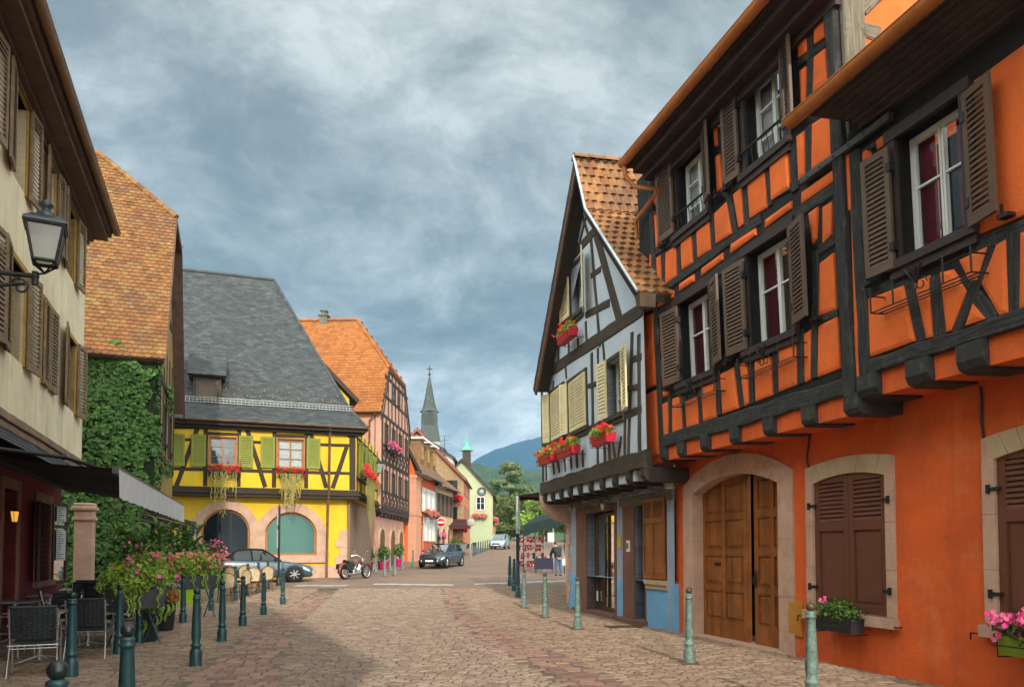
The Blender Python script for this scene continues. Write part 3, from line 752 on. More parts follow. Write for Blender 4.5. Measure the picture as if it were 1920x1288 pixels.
# plaster panels swelling between the timbers
pan = [(Zi, [(170, 858), (186, 845), (190, 965), (173, 975)]), (Zi, [(172, 1025), (188, 1012), (205, 1155), (180, 1178)]),
 (Zi, [(452, 560), (466, 545), (472, 690), (458, 700)]), (Zi, [(462, 745), (482, 730), (502, 890), (470, 915)]), (Zi, [(470, 522), (486, 510), (490, 600), (474, 612)]),
 (Zi, [(848, 95), (900, 55), (900, 250), (855, 280)]), (Zi, [(862, 338), (893, 315), (890, 490), (868, 505)]), (Zi, [(928, 10), (978, -30), (982, 180), (930, 215)]), (Zi, [(930, 272), (986, 228), (996, 385), (925, 440)]),
 (Zi, [(848, 648), (887, 618), (888, 830), (858, 860)]), (Zi, [(920, 590), (1005, 535), (1018, 750), (918, 815)]),
 (Zj, [(135, 215), (157, 200), (157, 350), (140, 368)]), (Zj, [(178, 192), (232, 155), (232, 305), (178, 343)]), (Zj, [(252, 132), (305, 100), (314, 240), (258, 277)]), (Zj, [(328, 85), (393, 34), (402, 175), (335, 219)]),
 (Zi, [(457, 1012), (520, 952), (542, 1108), (465, 1158)]), (Zi, [(545, 922), (585, 888), (598, 1063), (572, 1082)]), (Zi, [(612, 862), (700, 806), (706, 985), (625, 1038)]), (Zi, [(720, 777), (808, 710), (820, 893), (728, 953)]),
 (Zj, [(145, 417), (220, 371), (217, 409), (143, 456)]), (Zj, [(247, 341), (318, 293), (318, 330), (246, 377)]), (Zj, [(352, 266), (457, 188), (456, 225), (352, 304)]), (Zi, [(535, 1156), (655, 1079), (655, 1115), (532, 1204)]), (Zi, [(700, 1041), (825, 951), (822, 990), (697, 1084)]), (Zi, [(872, 911), (1033, 797), (1035, 855), (870, 969)]),
 (Zj, [(78, 492), (122, 482), (134, 828), (70, 858)]), (Zj, [(82, 395), (115, 375), (120, 462), (80, 478)]), (Zj, [(72, 878), (136, 850), (150, 1165), (72, 1195)]), (Zj, [(104, 200), (122, 190), (116, 360), (100, 372)]), (Zj, [(116, 0), (124, -10), (128, 150), (120, 165)]),
 (Zj, [(150, 518), (160, 510), (166, 650), (155, 660)]), (Zj, [(165, 850), (190, 846), (192, 878), (168, 888)]),
 (Zj, [(940, -28), (990, -60), (985, 105), (940, 150)]), (Zj, [(925, 242), (995, 188), (1008, 465), (920, 498)]), (Zj, [(918, 542), (1012, 497), (1025, 750), (915, 793)]), (Zj, [(850, 582), (887, 557), (884, 803), (852, 818)]), (Zi, [(905, 1012), (950, 978), (942, 1130), (925, 1160)]),
 (Zj, [(165, 922), (192, 907), (193, 1070), (172, 1088)]), (Zj, [(212, 895), (258, 875), (262, 1055), (212, 1075)]), (Zj, [(275, 905), (335, 880), (340, 1025), (283, 1045)]), (Zj, [(350, 840), (420, 810), (427, 985), (362, 1007)]), (Zj, [(445, 777), (510, 742), (535, 943), (455, 970)]), (Zj, [(538, 732), (575, 715), (583, 918), (562, 933)]), (Zj, [(610, 712), (690, 690), (697, 878), (615, 911)]), (Zj, [(722, 652), (812, 627), (817, 828), (728, 864)]),
 (Zk, [(200, -100), (228, -110), (262, 815), (224, 800)]), (Zi, [(1080, 735), (1112, 722), (1128, 1000), (1092, 1000)]),
 (Zi, [(1155, 717), (1195, 692), (1200, 745), (1160, 768)]), (Zi, [(1225, 667), (1285, 622), (1285, 680), (1230, 714)]),
 (Zk, [(285, 412), (460, 345), (515, 618), (290, 698)]), (Zk, [(505, 330), (580, 298), (597, 598), (565, 608)]), (Zk, [(632, 285), (692, 270), (766, 375), (690, 568), (663, 578)]), (Zk, [(722, 225), (865, 157), (815, 325), (772, 330)]), (Zk, [(832, 340), (905, 152), (955, 122), (970, 483), (922, 498)]), (Zk, [(790, 430), (860, 510), (752, 548)]), (Zk, [(1020, 95), (1200, 25), (1200, 400), (1015, 468)]),
 (Zi, [(1690, 385), (2300, -60), (2300, 860), (1710, 1115)])]
g = MB()
for zf, pts in pan: g.pillow(RU, [RU.px(*zf(*p)) for p in pts], .042, .05)
for (a, b) in ((UR - 4.8, UR - 4.0), (UR - 3.8, UR - 2.2), (UR - 2.0, UR - .4)): g.pillow(RU, rect(a, b, vc1 + .1, vtop2 - .5), .055, .06)
g.build('plaster_infill', ORANGE, OH)
# main timbers
g = MB()
cl = [RU.px(*Zi(155, 850)), RU.px(*Zj(112, 30)), RU.px(*Zj(140, 480)), RU.px(*Zj(160, 1120))]
g.beam(RU, RU.px(*Zi(155, 860)), RU.px(*Zj(165, 1170)), .17, 0, .05)
g.build('corner_post', BLACKTIM, OH)
g = MB(); g.beam(RU, ((uP0 + uP1) / 2, vb0 - .02), ((uP0 + uP1) / 2 - .02, vtop1 - .15), (uP1 - uP0) * .95, -.02, .095, .016); g.build('main_post', BLACKTIM, OH)
g = MB(); g.beam(RU, RU.px(*Zk(278, 800)), RU.px(*Zi(1128, 720)), .19, 0, .06); g.build('post', BLACKTIM, OH)
g = MB(); g.beam(RU, (RU.px(*Zj(172, 1120))[0], (vb0 + vb1) / 2), (uP0, (vb0 + vb1) / 2), (vb1 - vb0), -.05, .075, .018)
g.build('sill_beam', BLACKTIM, OH)
g = MB(); g.beam(RU, (RU.px(*Zk(298, 740))[0], (vc0 + vc1) / 2), (UR, (vc0 + vc1) / 2), (vc1 - vc0), -.05, .08, .018); g.build('sill_beam', BLACKTIM, OH)
def line(zf, a, b, w, n1, g, F=RU, wob=.012):
    g.beam(F, F.px(*zf(*a)), F.px(*zf(*b)), w, 0, n1, wob)
g = MB()
for zf, a, b, w in [(Zj, (130, 395), (640, 25), .16), (Zi, (715, 1000 - 60), (1035, 765), .13), (Zj, (140, 490), (620, 150), .17), (Zi, (690, 1120), (1040, 885), .17), (Zi, (168, 1200), (262, 1140), .12), (Zi, (455, 960), (590, 870), .10),
    (Zj, (430, 745), (575, 672), .10), (Zj, (243, 160), (245, 312), .13), (Zj, (320, 100), (326, 250), .13), (Zj, (165, 200), (168, 352), .13), (Zi, (445, 1020), (456, 1175), .17), (Zi, (522, 915), (560, 1112), .13), (Zi, (600, 880), (612, 1065), .12), (Zi, (708, 800), (722, 975), .12), (Zi, (830, 690), (840, 905), .17), (Zi, (902, 600), (905, 840), .13), (Zi, (912, 30), (908, 500), .14),
    (Zj, (155, 900), (160, 1100), .12), (Zj, (200, 880), (203, 1082), .13), (Zj, (265, 860), (272, 1045), .13), (Zj, (342, 830), (350, 1012), .13), (Zj, (432, 760), (438, 975), .14), (Zj, (520, 720), (550, 938), .14), (Zj, (592, 690), (598, 918), .13), (Zj, (706, 640), (714, 872), .13), (Zj, (830, 560), (834, 822), .15), (Zj, (905, 180), (898, 795), .15), (Zj, (920, 180), (1000, 128), .13), (Zj, (918, 518), (1015, 478), .09),
    (Zk, (270, 392), (480, 318), .13), (Zk, (780, 165), (1300, -40), .17), (Zk, (480, 330), (542, 620), .17), (Zk, (610, 300), (630, 600), .2), (Zk, (735, 315), (890, 510), .16), (Zk, (880, 165), (710, 580), .13), (Zk, (985, 95), (992, 485), .17),
    (Zi, (855, 305), (990, 205), .10), (Zi, (1150, 730), (1290, 640), .08)]:
    line(zf, a, b, w, .028, g)
g.build('timber_frame', BLACKTIM, OH)
g = MB()
for (x, y, w) in ((180, 1175, .2), (265, 1140, .22), (380, 1100, .24), (525, 1060, .24), (690, 1005, .24), (882, 940, .27), (1095, 880, .27)):
    u, v = RU.px(*Zj(x, y)); g = MB(); joist(g, RU, u, w, vb0 - .27, vb0 + .01, -.62, .09); g.build('joist', BLACKTIM, OH)
for (x, y) in ((302, 860), (545, 790), (800, 720)):
    u, v = RU.px(*Zk(x, y)); g = MB(); joist(g, RU, u, .33, vc0 - .30, vc0 + .01, -.62, .10, .09); g.build('joist', BLACKTIM, OH)
for k in range(3): g = MB(); joist(g, RU, 9.5 + k * 1.3, .33, vc0 - .30, vc0 + .01, -.62, .10, .09); g.build('joist', BLACKTIM, OH)
g = MB(); g.fbox(RU, uL, uP1 + .05, vb0 - .25, vb0 + .02, -.62, .005); g.fbox(RU, uP1 + .05, UR, vc0 - .27, vc0 + .02, -.62, .005); g.fbox(RU, uL, RU.px(*Zj(172, 1120))[0] - .1, vb0 - .06, vb0 + .3, -.62, -.01)
g.build('jetty_infill', ORANGE_LOW, OH)
g = MB(); p, q = RU.px(*Zi(890, 862)), RU.px(*Zi(1312, 552)); g.beam(RU, p, q, .09, .03, .105, .002); 
for k in range(6): g.ball(RU.P(p[0] + (q[0] - p[0]) * (k + .5) / 6, p[1] + (q[1] - p[1]) * (k + .5) / 6, .108), .02, 6, 4)
g.build('iron_strap', M('painted_iron', (.05, .055, .06), .45, .3, 6, spec=.5), OH)
# windows and leaves of the upper storey
wcur = [(0.0, .34, CURTAIN), (.66, 1.0, CURTAIN)]
for k, r in wins.items():
    window(RU, r, OH, FRAMEDARK, WHITEPAINT, .13, .055, .17, 2 if k[0] != 'u' else 3, curtain=wcur if k in ('l1', 'l2', 'r') else [(0, .45, NET), (.55, 1, NET)], half=.58 if k[0] != 'u' else None)
sh = [('L', [Zi(183, 812), Zi(250, 772), Zi(262, 1108), Zi(197, 1150)], .06), ('R', [Zi(388, 575), Zi(445, 535), Zi(466, 918), Zi(412, 962)], .35), ('L', [Zi(484, 503), Zi(548, 425), Zi(577, 815), Zi(511, 887)], .05), ('R', [Zi(754, 192), Zi(838, 95), Zi(864, 535), Zi(786, 625)], .3),
      ('L', [Zj(160, 490), Zj(230, 447), Zj(243, 802), Zj(176, 846)], .08), ('R', [Zj(390, 327), Zj(452, 292), Zj(468, 700), Zj(406, 740)], .25), ('L', [Zj(460, 275), Zj(550, 222), Zj(567, 650), Zj(476, 700)], .05), ('R', [Zj(775, 62), Zj(880, 0), Zj(894, 490), Zj(791, 546)], .25),
      ('L', [Zi(1160, 772), Zi(1282, 692), Zk(404, 265), Zk(277, 322)], .06), ('R', [Zi(1632, 452), Zi(1810, 325), Zi(1815, 992), Zi(1666, 1092)], .22)]
for i, (hg, q, an) in enumerate(sh):
    r = q2r(RU, q, .1); hinge = 'R' if hg == 'L' else 'L'     # an opened leaf hangs from the jamb side
    o, G = shutter(RU, r, OH, BROWNPAINT, hinge, -an if hinge == 'L' else -an, .085, .04, slat=.06, fr=.07)
    u = r[1] if hinge == 'R' else r[0]
    for v in (r[2] + .25, r[3] - .25): h = MB(); h.fbox(RU, u - .03, u + .03, v - .05, v + .05, .05, .14); h.build('hinge', IRON, o)
    h = MB(); u = r[0] if hinge == 'R' else r[1]; h.fbox(RU, u - .06, u + .06, r[2] - .07, r[2] - .03, .04, .15); h.fbox(RU, u - .015, u + .015, r[2] - .07, r[2] + .06, .14, .155); h.build('shutter_catch', IRON, o)
# window guards upstairs: iron rail across
for k in ('u1', 'u2'):
    r = wins[k]; g = MB(); v = r[2] + .3
    g.tube([RU.P(r[0] - .05, v, .09), RU.P(r[1] + .05, v, .09)], .022, 6)
    for i in range(7): u = r[0] + (r[1] - r[0]) * (i + .5) / 7; g.tube([RU.P(u, r[2], .05), RU.P(u, v, .09)], .007, 5)
    g.build('window_rail', IRON, OH)
# empty wrought-iron flower racks
def rack(F, u0, u1, v, par, dep=.26):
    g = MB()
    for n in (.07, dep * .6, dep): g.tube([F.P(u0, v, n), F.P(u1, v, n)], .009, 5)
    g.tube([F.P(u0, v + .20, dep), F.P(u0 + (u1 - u0) * .25, v + .20, dep)], .009, 5); g.tube([F.P(u1 - (u1 - u0) * .25, v + .20, dep), F.P(u1, v + .20, dep)], .009, 5)
    for u in (u0, u0 + (u1 - u0) * .25, u1 - (u1 - u0) * .25, u1):
        g.tube([F.P(u, v, dep), F.P(u, v + .26, dep)], .011, 5); g.ball(F.P(u, v + .28, dep), .02, 6, 4)
    for u in (u0, u1): g.tube([F.P(u, v + .2, .03), F.P(u, v + .2, dep)], .009, 5); g.tube([F.P(u, v, .03), F.P(u, v, dep)], .009, 5)
    m_ = (u0 + u1) / 2
    for s in (-1, 1):
        pts = []
        for i in range(16):
            a = i / 15 * 2 * math.pi * 1.2; rr = .085 * (1 - i / 22); pts.append(F.P(m_ + s * (.10 + math.cos(a) * rr - .04), v + .10 + math.sin(a) * rr, dep))
        g.tube(pts, .008, 5)
    for k in range(4): g.tube([F.P(m_, v + .12, dep), F.P(m_ - .12 + .08 * k, v + .30 + .02 * (k % 2), dep + .05)], .014, 5, radii=[.008, .02])
    return g.build('flower_rack', IRON, par)
for q in ([Zj(212, 925), Zj(425, 850)], [Zj(540, 780), Zj(812, 690)], [Zk(310, 455), Zk(800, 290)]):
    a, b = RU.px(*q[0], .2), RU.px(*q[1], .2); rack(RU, a[0], b[0], (a[1] + b[1]) / 2 - .03, OH)
# eaves, gutters, roofs
uG0 = gA[0]
g = MB()
for i, (n, dv) in enumerate(((.10, -.42), (.30, -.30), (.50, -.18))): g.fbox(RU, uG0 + .1, uP1 + .03, vG + dv, vG + dv + .13, -.02, n)
g.fbox(RU, uG0 + .02, uP1 + .03, vG - .05, vG + .06, -.3, GN - .02)
g.build('eaves', SOFFIT, OH)
g = MB(); gutter(g, RU.P(uG0, vG + .03, GN + .06), RU.P(uP1 + .02, vG + .03, GN + .06), .095); g.build('gutter', COPPERGUT, OH)
g = MB(); a = [(uG0 + .07, vG - .02, GN + .05), (uG0 + .08, vG - .25, GN + .03), (uG0 + .13, vG - .45, GN - .12), (uG0 + .45, vG - .62, .15), (uL + .12, vG - .75, .12), (uL + .1, vG - 1.1, .10)]
g.tube([RU.P(*p) for p in a], .045, 8); g.build('downpipe', COPPERGUT, OH)
TILEO = M('red_clay_tiles', (.30, .10, .04), .85, .25, 5, .006, 40, isl=[(.22, .07, .03), (.36, .13, .05), (.42, .17, .07), (.28, .09, .05)], stain=((.06, .05, .04), .7, 1.3, .55))
g = MB(); un = MB(); rise = 5.2; run = 4.6
ups = [RU.P(uG0 - .05, vG + .05, GN + .02), RU.P(uP1 + .05, vG + .05, GN + .02), RU.P(uP1 + .05, vG + .05 + rise, GN - run), RU.P(uG0 - .05, vG + .05 + rise, GN - run)]
tiled(g, ups, un, tw=.2, ex=.2, th=.022); ro = g.build('roof', TILEO, OH); un.build('roof_deck', SOFFIT, ro)
g = MB(); un = MB(); run = 5.0; rise = 2.9
ups = [RU.P(hA[0] - .02, vG2 + .06, GN2 + .02), RU.P(UR + .05, vG2 + .06, GN2 + .02), RU.P(UR + .05, vG2 + .06 + rise, GN2 - run), RU.P(hA[0] - .02, vG2 + .06 + rise, GN2 - run)]
ups[0] = RU.P(uP1 + .10, vG2 + .06, GN2 + .02); ups[3] = RU.P(uP1 + .10, vG2 + .06 + rise, GN2 - run)
tiled(g, ups, un, tw=.2, ex=.2, th=.022); ro = g.build('roof', TILEO, OH); un.build('roof_deck', SOFFIT, ro)
g = MB(); gutter(g, RU.P(hA[0], vG2 + .03, GN2 + .08), RU.P(UR, vG2 + .03, GN2 + .08), .10); g.build('gutter', COPPERGUT, OH)
g = MB(); c0 = RU.px(*Zi(1112, 655))[1]; ue = RU.px(*Zi(1030, 590), .45)[0]; k = 6
print('cornice', c0, vG2, ue, hA)
for i in range(k):
    g.fbox(RU, ue - .05 + .01 * i, UR, c0 + (vG2 - c0) * i / k, c0 + (vG2 - c0) * (i + .8) / k, -.05, .10 + (GN2 - .15) * i / (k - 1)); g.fbox(RU, ue - .03 + .01 * i, UR, c0 + (vG2 - c0) * (i + .8) / k, c0 + (vG2 - c0) * (i + 1) / k, -.05, .02 + (GN2 - .15) * i / (k - 1))
g.fbox(RU, ue - .3, UR, vG2 - .03, vG2 + .05, -.3, GN2 + .0)
g.build('cornice', M('cornice_boards', (.085, .06, .052), .7, .35, 3, .006, 24), OH)
# flank of the taller half, seen above the lower roof
SF = Frame(RU.P(uP1 - .01, 0, 0), -RU.N); SF.O = RU.P(uP1 + .02, 0, 0); SF.V = RU.V; SF.U = -RU.N; SF.N = RU.U
g = MB(); g.prism(SF, [(0, vG2 - 1.2), (9, vG2 - 1.2), (9, vG + 5), (4.2, vG + 4.9), (0, vG + .1)], -.2, 0); g.build('side_wall', ORANGE, OH)
g = MB(); g.beam(SF, (.16, vG2 - 1), (.16, vG + .1), .34, -.02, .05, .02); g.beam(SF, SF.px(*Zi(1130, 135)), SF.px(*Zi(1235, 165)), .2, 0, .03); g.beam(SF, (.3, vG2 + 1.5), (4, vG + 3), .2, 0, .03); g.build('weathered_post', GREYTIM, OH)

# ================================================================== BLUE HOUSE
pa2, pb2 = gp(1064, 1138), gp(1266, 1186); dB = pb2 - pa2; dB.z = 0
BF = Frame((pa2.x, pa2.y, 0), dB)
BH = thing('half_timbered_house', 'pale blue gabled half-timbered house with cream shutters beside the orange house', 'house', BF.P(3, 0, 0))
bw = dB.length; JB = 3.45; BN = .78
BU = Frame(BF.P(0, JB, BN), dB, lean=.02)
z = lambda x, y: BF.px(*Zh(x, y)); zu = lambda x, y: BU.px(*Zh(x, y)); zg = lambda x, y: BU.px(*Zg(x, y))
# lower wall with three openings
s0, s1 = z(325, 950)[0], z(446, 950)[0]; sv = (z(325, 745)[1] + z(445, 725)[1]) / 2
d0, d1 = z(531, 900)[0], z(577, 900)[0]; dv_ = z(535, 695)[1]
n0_, n1_ = z(585, 900)[0], z(668, 900)[0]; nv0, nv1 = z(600, 1025)[1], (z(590, 680)[1] + z(660, 665)[1]) / 2
bl, brr = 0.02, bw
lv = (z(400, 655)[1] + z(690, 603)[1]) / 2
print('blue', bw, 'shop', s0, s1, sv, 'door', d0, d1, dv_, 'win', n0_, n1_, nv0, nv1, 'lintel', lv)
hol = [rect(s0, s1, .02, sv), rect(d0, d1, .02, dv_), rect(n0_, n1_, nv0, nv1)]
vm = .98
g = MB(); g.wall(BF, rect(bl, brr, vm, JB + .1), [rect(s0, s1, vm + .001, sv), rect(d0, d1, vm + .001, dv_), rect(n0_, n1_, max(nv0, vm + .01), nv1)], .35); g.build('lower_wall', GREYB, BH)
g = MB()
for a, b in ((bl, s0), (s1, d0), (d1, brr)): g = MB(); g.fbox(BF, a, b, -.05, vm, -.35, .004); g.build('wall_base', BLUEP, BH)
g = MB(); g.fbox(BF, bl, bl + .05, 0, JB + 3, -9, -.02); g.fbox(BF, bl, brr, 0, 8, -9.2, -9); g.build('rear_wall', GREYB, BH)
# quoins on the far corner
for i in range(9):
    w = .34 if i % 2 else .2; g = MB(); g.fbox(BF, -.03, w, .12 + i * .34, .44 + i * .34, -.3, .022 + .005 * (i % 3)); 
    if i < 8: g.build('quoin', SAND, BH)
# shop front: brown stone frame, glazing
g = MB(); f0 = z(281, 950)[0]; g.fbox(BF, f0, s0, .0, sv + .12, -.35, .03); g.fbox(BF, s1, s1 + .10, .0, sv + .12, -.35, .03); g.fbox(BF, f0 - .02, s1 + .12, sv, sv + .18, -.35, .034); g.fbox(BF, f0 - .05, s1 + .15, -.03, .09, -.4, .14); g.build('stone_frame', BROWNSTONE, BH)
g = MB(); BRASS = M('bronze_frame', (.09, .06, .022), .4, .3, 5, metal=.5, spec=.5)
for a, b in ((s0, s0 + .06), (s0 + (s1 - s0) * .45, s0 + (s1 - s0) * .45 + .06), (s0 + (s1 - s0) * .82, s0 + (s1 - s0) * .82 + .06), (s1 - .06, s1)): g.fbox(BF, a, b, .09, sv, -.30, -.22)
g.fbox(BF, s0, s1, sv - .09, sv, -.301, -.219); g.fbox(BF, s0, s1, .09, .2, -.301, -.219)
sw = g.build('shop_door', BRASS, BH)
g = MB(); g.fbox(BF, s0 + .02, s1 - .02, .15, sv - .05, -.27, -.264); g.build('pane', PANED, sw)
g = MB(); u = s0 + (s1 - s0) * .5; g.tube([BF.P(u, .5, -.2), BF.P(u, .5, -.14), BF.P(u, 2.35, -.14), BF.P(u, 2.35, -.2)], .025, 8); g.build('door_handle', IRON, sw)
g = MB(); g.fbox(BF, s0 - .1, s1 + .1, 0, sv, -1.6, -1.5); g.build('room', ROOM, sw)
# dried-straw garland with hearts over the shop
STRAW = M('dry_straw', (.30, .22, .09), .9, .3, 9, isl=[(.2, .15, .05), (.36, .27, .11), (.45, .36, .17), (.16, .13, .06)])
gl = thing('straw_garland', 'dried straw garland with hanging hearts above the shop door of the blue house', 'garland', BF.P((s0 + s1) / 2, sv + .2, .2))
g = MB()
for i in range(700):
    t_ = rnd.random(); u = f0 - .1 + (s1 + .1 - f0) * t_; c = BF.P(u, sv + .26 + .09 * math.sin(t_ * 12) + rnd.gauss(0, .075), .12 + abs(rnd.gauss(0, .07)))
    d = V3((rnd.uniform(-1, 1), rnd.uniform(-1, 1), rnd.uniform(-1, .6))) * .13; s_ = V3((.008, .008, .004)); g.add([c - s_, c + s_, c + d], [(0, 1, 2)])
g.build('straw', STRAW, gl)
for u, dz, mt in ((f0 + .12, .18, M('ochre_felt', (.4, .3, .08), .8)), (s1 - .25, .1, WHITEPAINT)):
    h = MB(); pts = []
    for i in range(20):
        a = i / 20 * 2 * math.pi; pts.append((u + .006 * 16 * math.sin(a) ** 3, sv + dz + .006 * (13 * math.cos(a) - 5 * math.cos(2 * a) - 2 * math.cos(3 * a) - math.cos(4 * a))))
    h.prism(BF, pts, .22, .25); h.build('heart', mt, gl)
# house door
g = MB(); e0 = z(482, 900)[0]; g.fbox(BF, e0, d0, 0, dv_ + .05, -.35, .03); g.fbox(BF, d1, d1 + .03, 0, dv_ + .05, -.35, .025); g.fbox(BF, e0 - .01, d1 + .04, dv_, dv_ + .14, -.35, .034); g.fbox(BF, e0 - .05, d1 + .1, -.03, .11, -.4, .22); g.build('stone_frame', BROWNSTONE, BH)
g = MB(); dn = -.24; g.fbox(BF, d0, d1, .11, dv_, dn - .06, dn); 
for a, b in ((d0, d0 + .09), (d1 - .09, d1)): g.fbox(BF, a, b, .11, dv_, dn, dn + .03)
for v, h in ((.11, .2), (1.05, .14), (dv_ - .3, .06), (dv_ - .1, .1)): g.fbox(BF, d0 + .09, d1 - .09, v, v + h, dn, dn + .029)
dd = g.build('house_door', OAKDARK, BH)
g = MB(); g.fbox(BF, d0 + .1, d1 - .1, 1.2, dv_ - .31, dn + .004, dn + .01); g.build('pane', PANED, dd)
g = MB()
for i in range(5): u = d0 + .13 + i * (d1 - d0 - .26) / 4; g.tube([BF.P(u, 1.2, dn + .03), BF.P(u + .02 * (-1) ** i, 1.7, dn + .035), BF.P(u, dv_ - .32, dn + .03)], .010, 5)
g.build('door_grille', IRON, dd)
g = MB(); bx = z(508, 882); g.fbox(BF, bx[0] - .07, bx[0] + .09, bx[1] - .13, bx[1] + .13, .03, .06); ip = g.build('intercom', WHITEPAINT, BH); g = MB(); g.fbox(BF, bx[0] - .04, bx[0] + .04, bx[1] - .06, bx[1] + .07, .06, .066); g.build('intercom_panel', IRON, ip)
g = MB(); bx = z(466, 862); g.fbox(BF, bx[0] - .09, bx[0] + .09, bx[1] - .16, bx[1] + .16, .004, .03); g.build('wall_plaque', M('yellow_enamel', (.6, .4, .06), .5), BH)
g = MB(); bx = z(335, 1098); g.fbox(BF, bx[0] - .03, bx[0] + .06, bx[1] - .12, bx[1] + .14, -.215, -.205); g.build('door_notice', WHITEPAINT, sw)
# window with wooden leaves
window(BF, (n0_, n1_, nv0, nv1), BH, OAKDARK, OAKDARK, .05, .02, .16, 2, pane=PANED, sillmat=SANDY)
nm = (n0_ + n1_) / 2
for a, b, hg in ((n0_ - .06, nm - .05, 'L'), (nm - .045, n1_ + .02, 'R')): shutter(BF, (a, b, nv0 + .02, nv1 - .02), BH, OAK, hg, -.04, .04, .04, split=.72, slat=.06, fr=.06)
# hewn lintel
g = MB(); g.beam(BF, (z(395, 655)[0], lv - .02), (bw + .1, lv + .0), .24, -.05, .10, .03); g.beam(BF, (z(468, 685)[0], lv - .29), (bw - .05, lv - .29), .22, -.05, .03, .015); g.build('lintel_beam', GREYTIM, BH)
g = MB(); g.fbox(BF, bw - .32, bw - .20, 0, lv - .2, 0, .02); g.build('corner_board', GREYB, BH)
bj = z(715, 605); g = MB(); g.bbox(BF.P(bw + .1, bj[1], .15), (.16, .16, .28), .02); g.build('junction_box', M('beige_plastic', (.45, .42, .33), .5), BH)
# corbel stone
g = MB(); pr = []
for i in range(9):
    a = i / 8 * math.pi / 2; pr.append((BN * (1 - math.sin(a)) * 1.0 + .02, JB - .12 - 1.05 * (1 - math.cos(a)) ** .8))
prof = [(.0, JB - .12)] + [(BN + .05, JB - .12), (BN + .05, JB - .26)] + [(.06 + BN * math.cos(i / 8 * math.pi / 2) ** 1.2, JB - .26 - .75 * math.sin(i / 8 * math.pi / 2)) for i in range(9)] + [(0, JB - 1.2)]
vs = [BF.P(u, v, n) for u in (-.02, .36) for n, v in prof]; k = len(prof)
g.add(vs, [tuple(range(k)), tuple(range(2 * k - 1, k - 1, -1))] + [(i, (i + 1) % k, (i + 1) % k + k, i + k) for i in range(k)]); g.build('corbel', SAND, BH)
# upper storeys
ua, ub = zu(130, 450)[0], BU.px(1209, 690)[0]; vs0 = (zu(132, 632)[1] + zu(565, 515)[1]) / 2
OV = .42; ap = BU.px(1077, 296, OV); le = BU.px(1000, 726, OV); re = BU.px(1196, 547, OV); kk = BU.px(1099, 395, OV)
um = ap[0]
print('blue up', ua, ub, vs0, 'apex', ap, 'l', le, 'r', re, 'kink', kk)
apx = (um, ap[1] - .15); ev = (le[1] + re[1]) / 2
bwin = {'g': q2r(BU, [Zg(280, 690), Zg(343, 628), Zg(345, 925), Zg(283, 965)]), 'c': q2r(BU, [Zh(410, 95), Zh(475, 58), Zh(478, 305), Zh(415, 330)]),
        'b': q2r(BU, [Zh(246, 172), Zh(322, 138), Zh(324, 372), Zh(250, 390)]), 'a': q2r(BU, [Zh(168, 218), Zh(224, 196), Zh(226, 412), Zh(172, 430)])}
for k, r in bwin.items(): print(k, [round(x, 2) for x in r])
lsl = (ap[1] - le[1]) / (um - le[0])
g = MB(); g.wall(BU, [(ua, vs0), (ub, vs0), (ub, re[1] + (kk[1] - re[1]) * (re[0] - ub) / (re[0] - kk[0]) - .1 if False else re[1] - .05), (kk[0] - .02, kk[1] - .16), apx, (ua, ap[1] - lsl * (um - ua) - .12)], [rect(*r) for r in bwin.values()], .3); g.build('gable_wall', BLUEW, BH)
g = MB()
for zf, a, b, w in [(Zg, (235, 672), (422, 462), .24), (Zg, (150, 1285), (692, 915), .30), (Zg, (365, 955), (502, 880), .17), (Zg, (425, 490), (560, 985), .30), (Zg, (212, 895), (188, 960), .2),
    (Zg, (310, 262), (378, 490), .09), (Zg, (282, 402), (322, 555), .09), (Zg, (340, 285), (285, 582), .08), (Zg, (372, 372), (332, 530), .08), (Zg, (395, 520), (447, 1135), .15), (Zg, (395, 728), (452, 688), .14),
    (Zg, (365, 990), (372, 1128), .10), (Zg, (265, 1105), (268, 1182), .11), (Zg, (207, 1120), (209, 1238), .11), (Zg, (320, 1085), (322, 1160), .10), (Zg, (170, 1130), (275, 1070), .13), (Zg, (230, 690), (205, 960), .13),
    (Zh, (129, 190), (136, 605), .20), (Zh, (130, 445), (335, 378), .15), (Zh, (330, 378), (560, 292), .15), (Zh, (345, 50), (351, 370), .13), (Zh, (372, 30), (377, 350), .10), (Zh, (392, -10), (400, 85), .10), (Zh, (520, -40), (503, 490), .14), (Zh, (548, -30), (552, 500), .15), (Zh, (550, 195), (470, 210), .12), (Zh, (232, 105), (236, 160), .10), (Zh, (180, 170), (178, 215), .10),
    (Zh, (330, 195), (372, 178), .13), (Zh, (515, 80), (560, 65), .13), (Zh, (143, 320), (152, 316), .12), (Zh, (352, 185), (385, 170), .10),
    (Zh, (178, 520), (184, 572), .11), (Zh, (200, 515), (206, 565), .10), (Zh, (228, 500), (231, 560), .11), (Zh, (253, 490), (258, 552), .10), (Zh, (280, 485), (284, 545), .11), (Zh, (305, 470), (308, 540), .11), (Zh, (369, 400), (372, 528), .12), (Zh, (400, 445), (403, 520), .11), (Zh, (420, 440), (424, 515), .10), (Zh, (438, 440), (447, 508), .10), (Zh, (472, 410), (458, 505), .10), (Zh, (489, 320), (488, 495), .12), (Zh, (145, 445), (150, 600), .09), (Zh, (345, 400), (342, 380), .1)]:
    line(zf, a, b, w, .022, g, BU, .010)
g.build('timber_frame', BROWNTIM, BH)
g = MB(); g.beam(BU, (ua - .05, vs0 - .0), (ub, vs0 + .0), .36, -.1, .06, .02); g.build('sill_beam', BROWNTIM, BH)
nj = 10
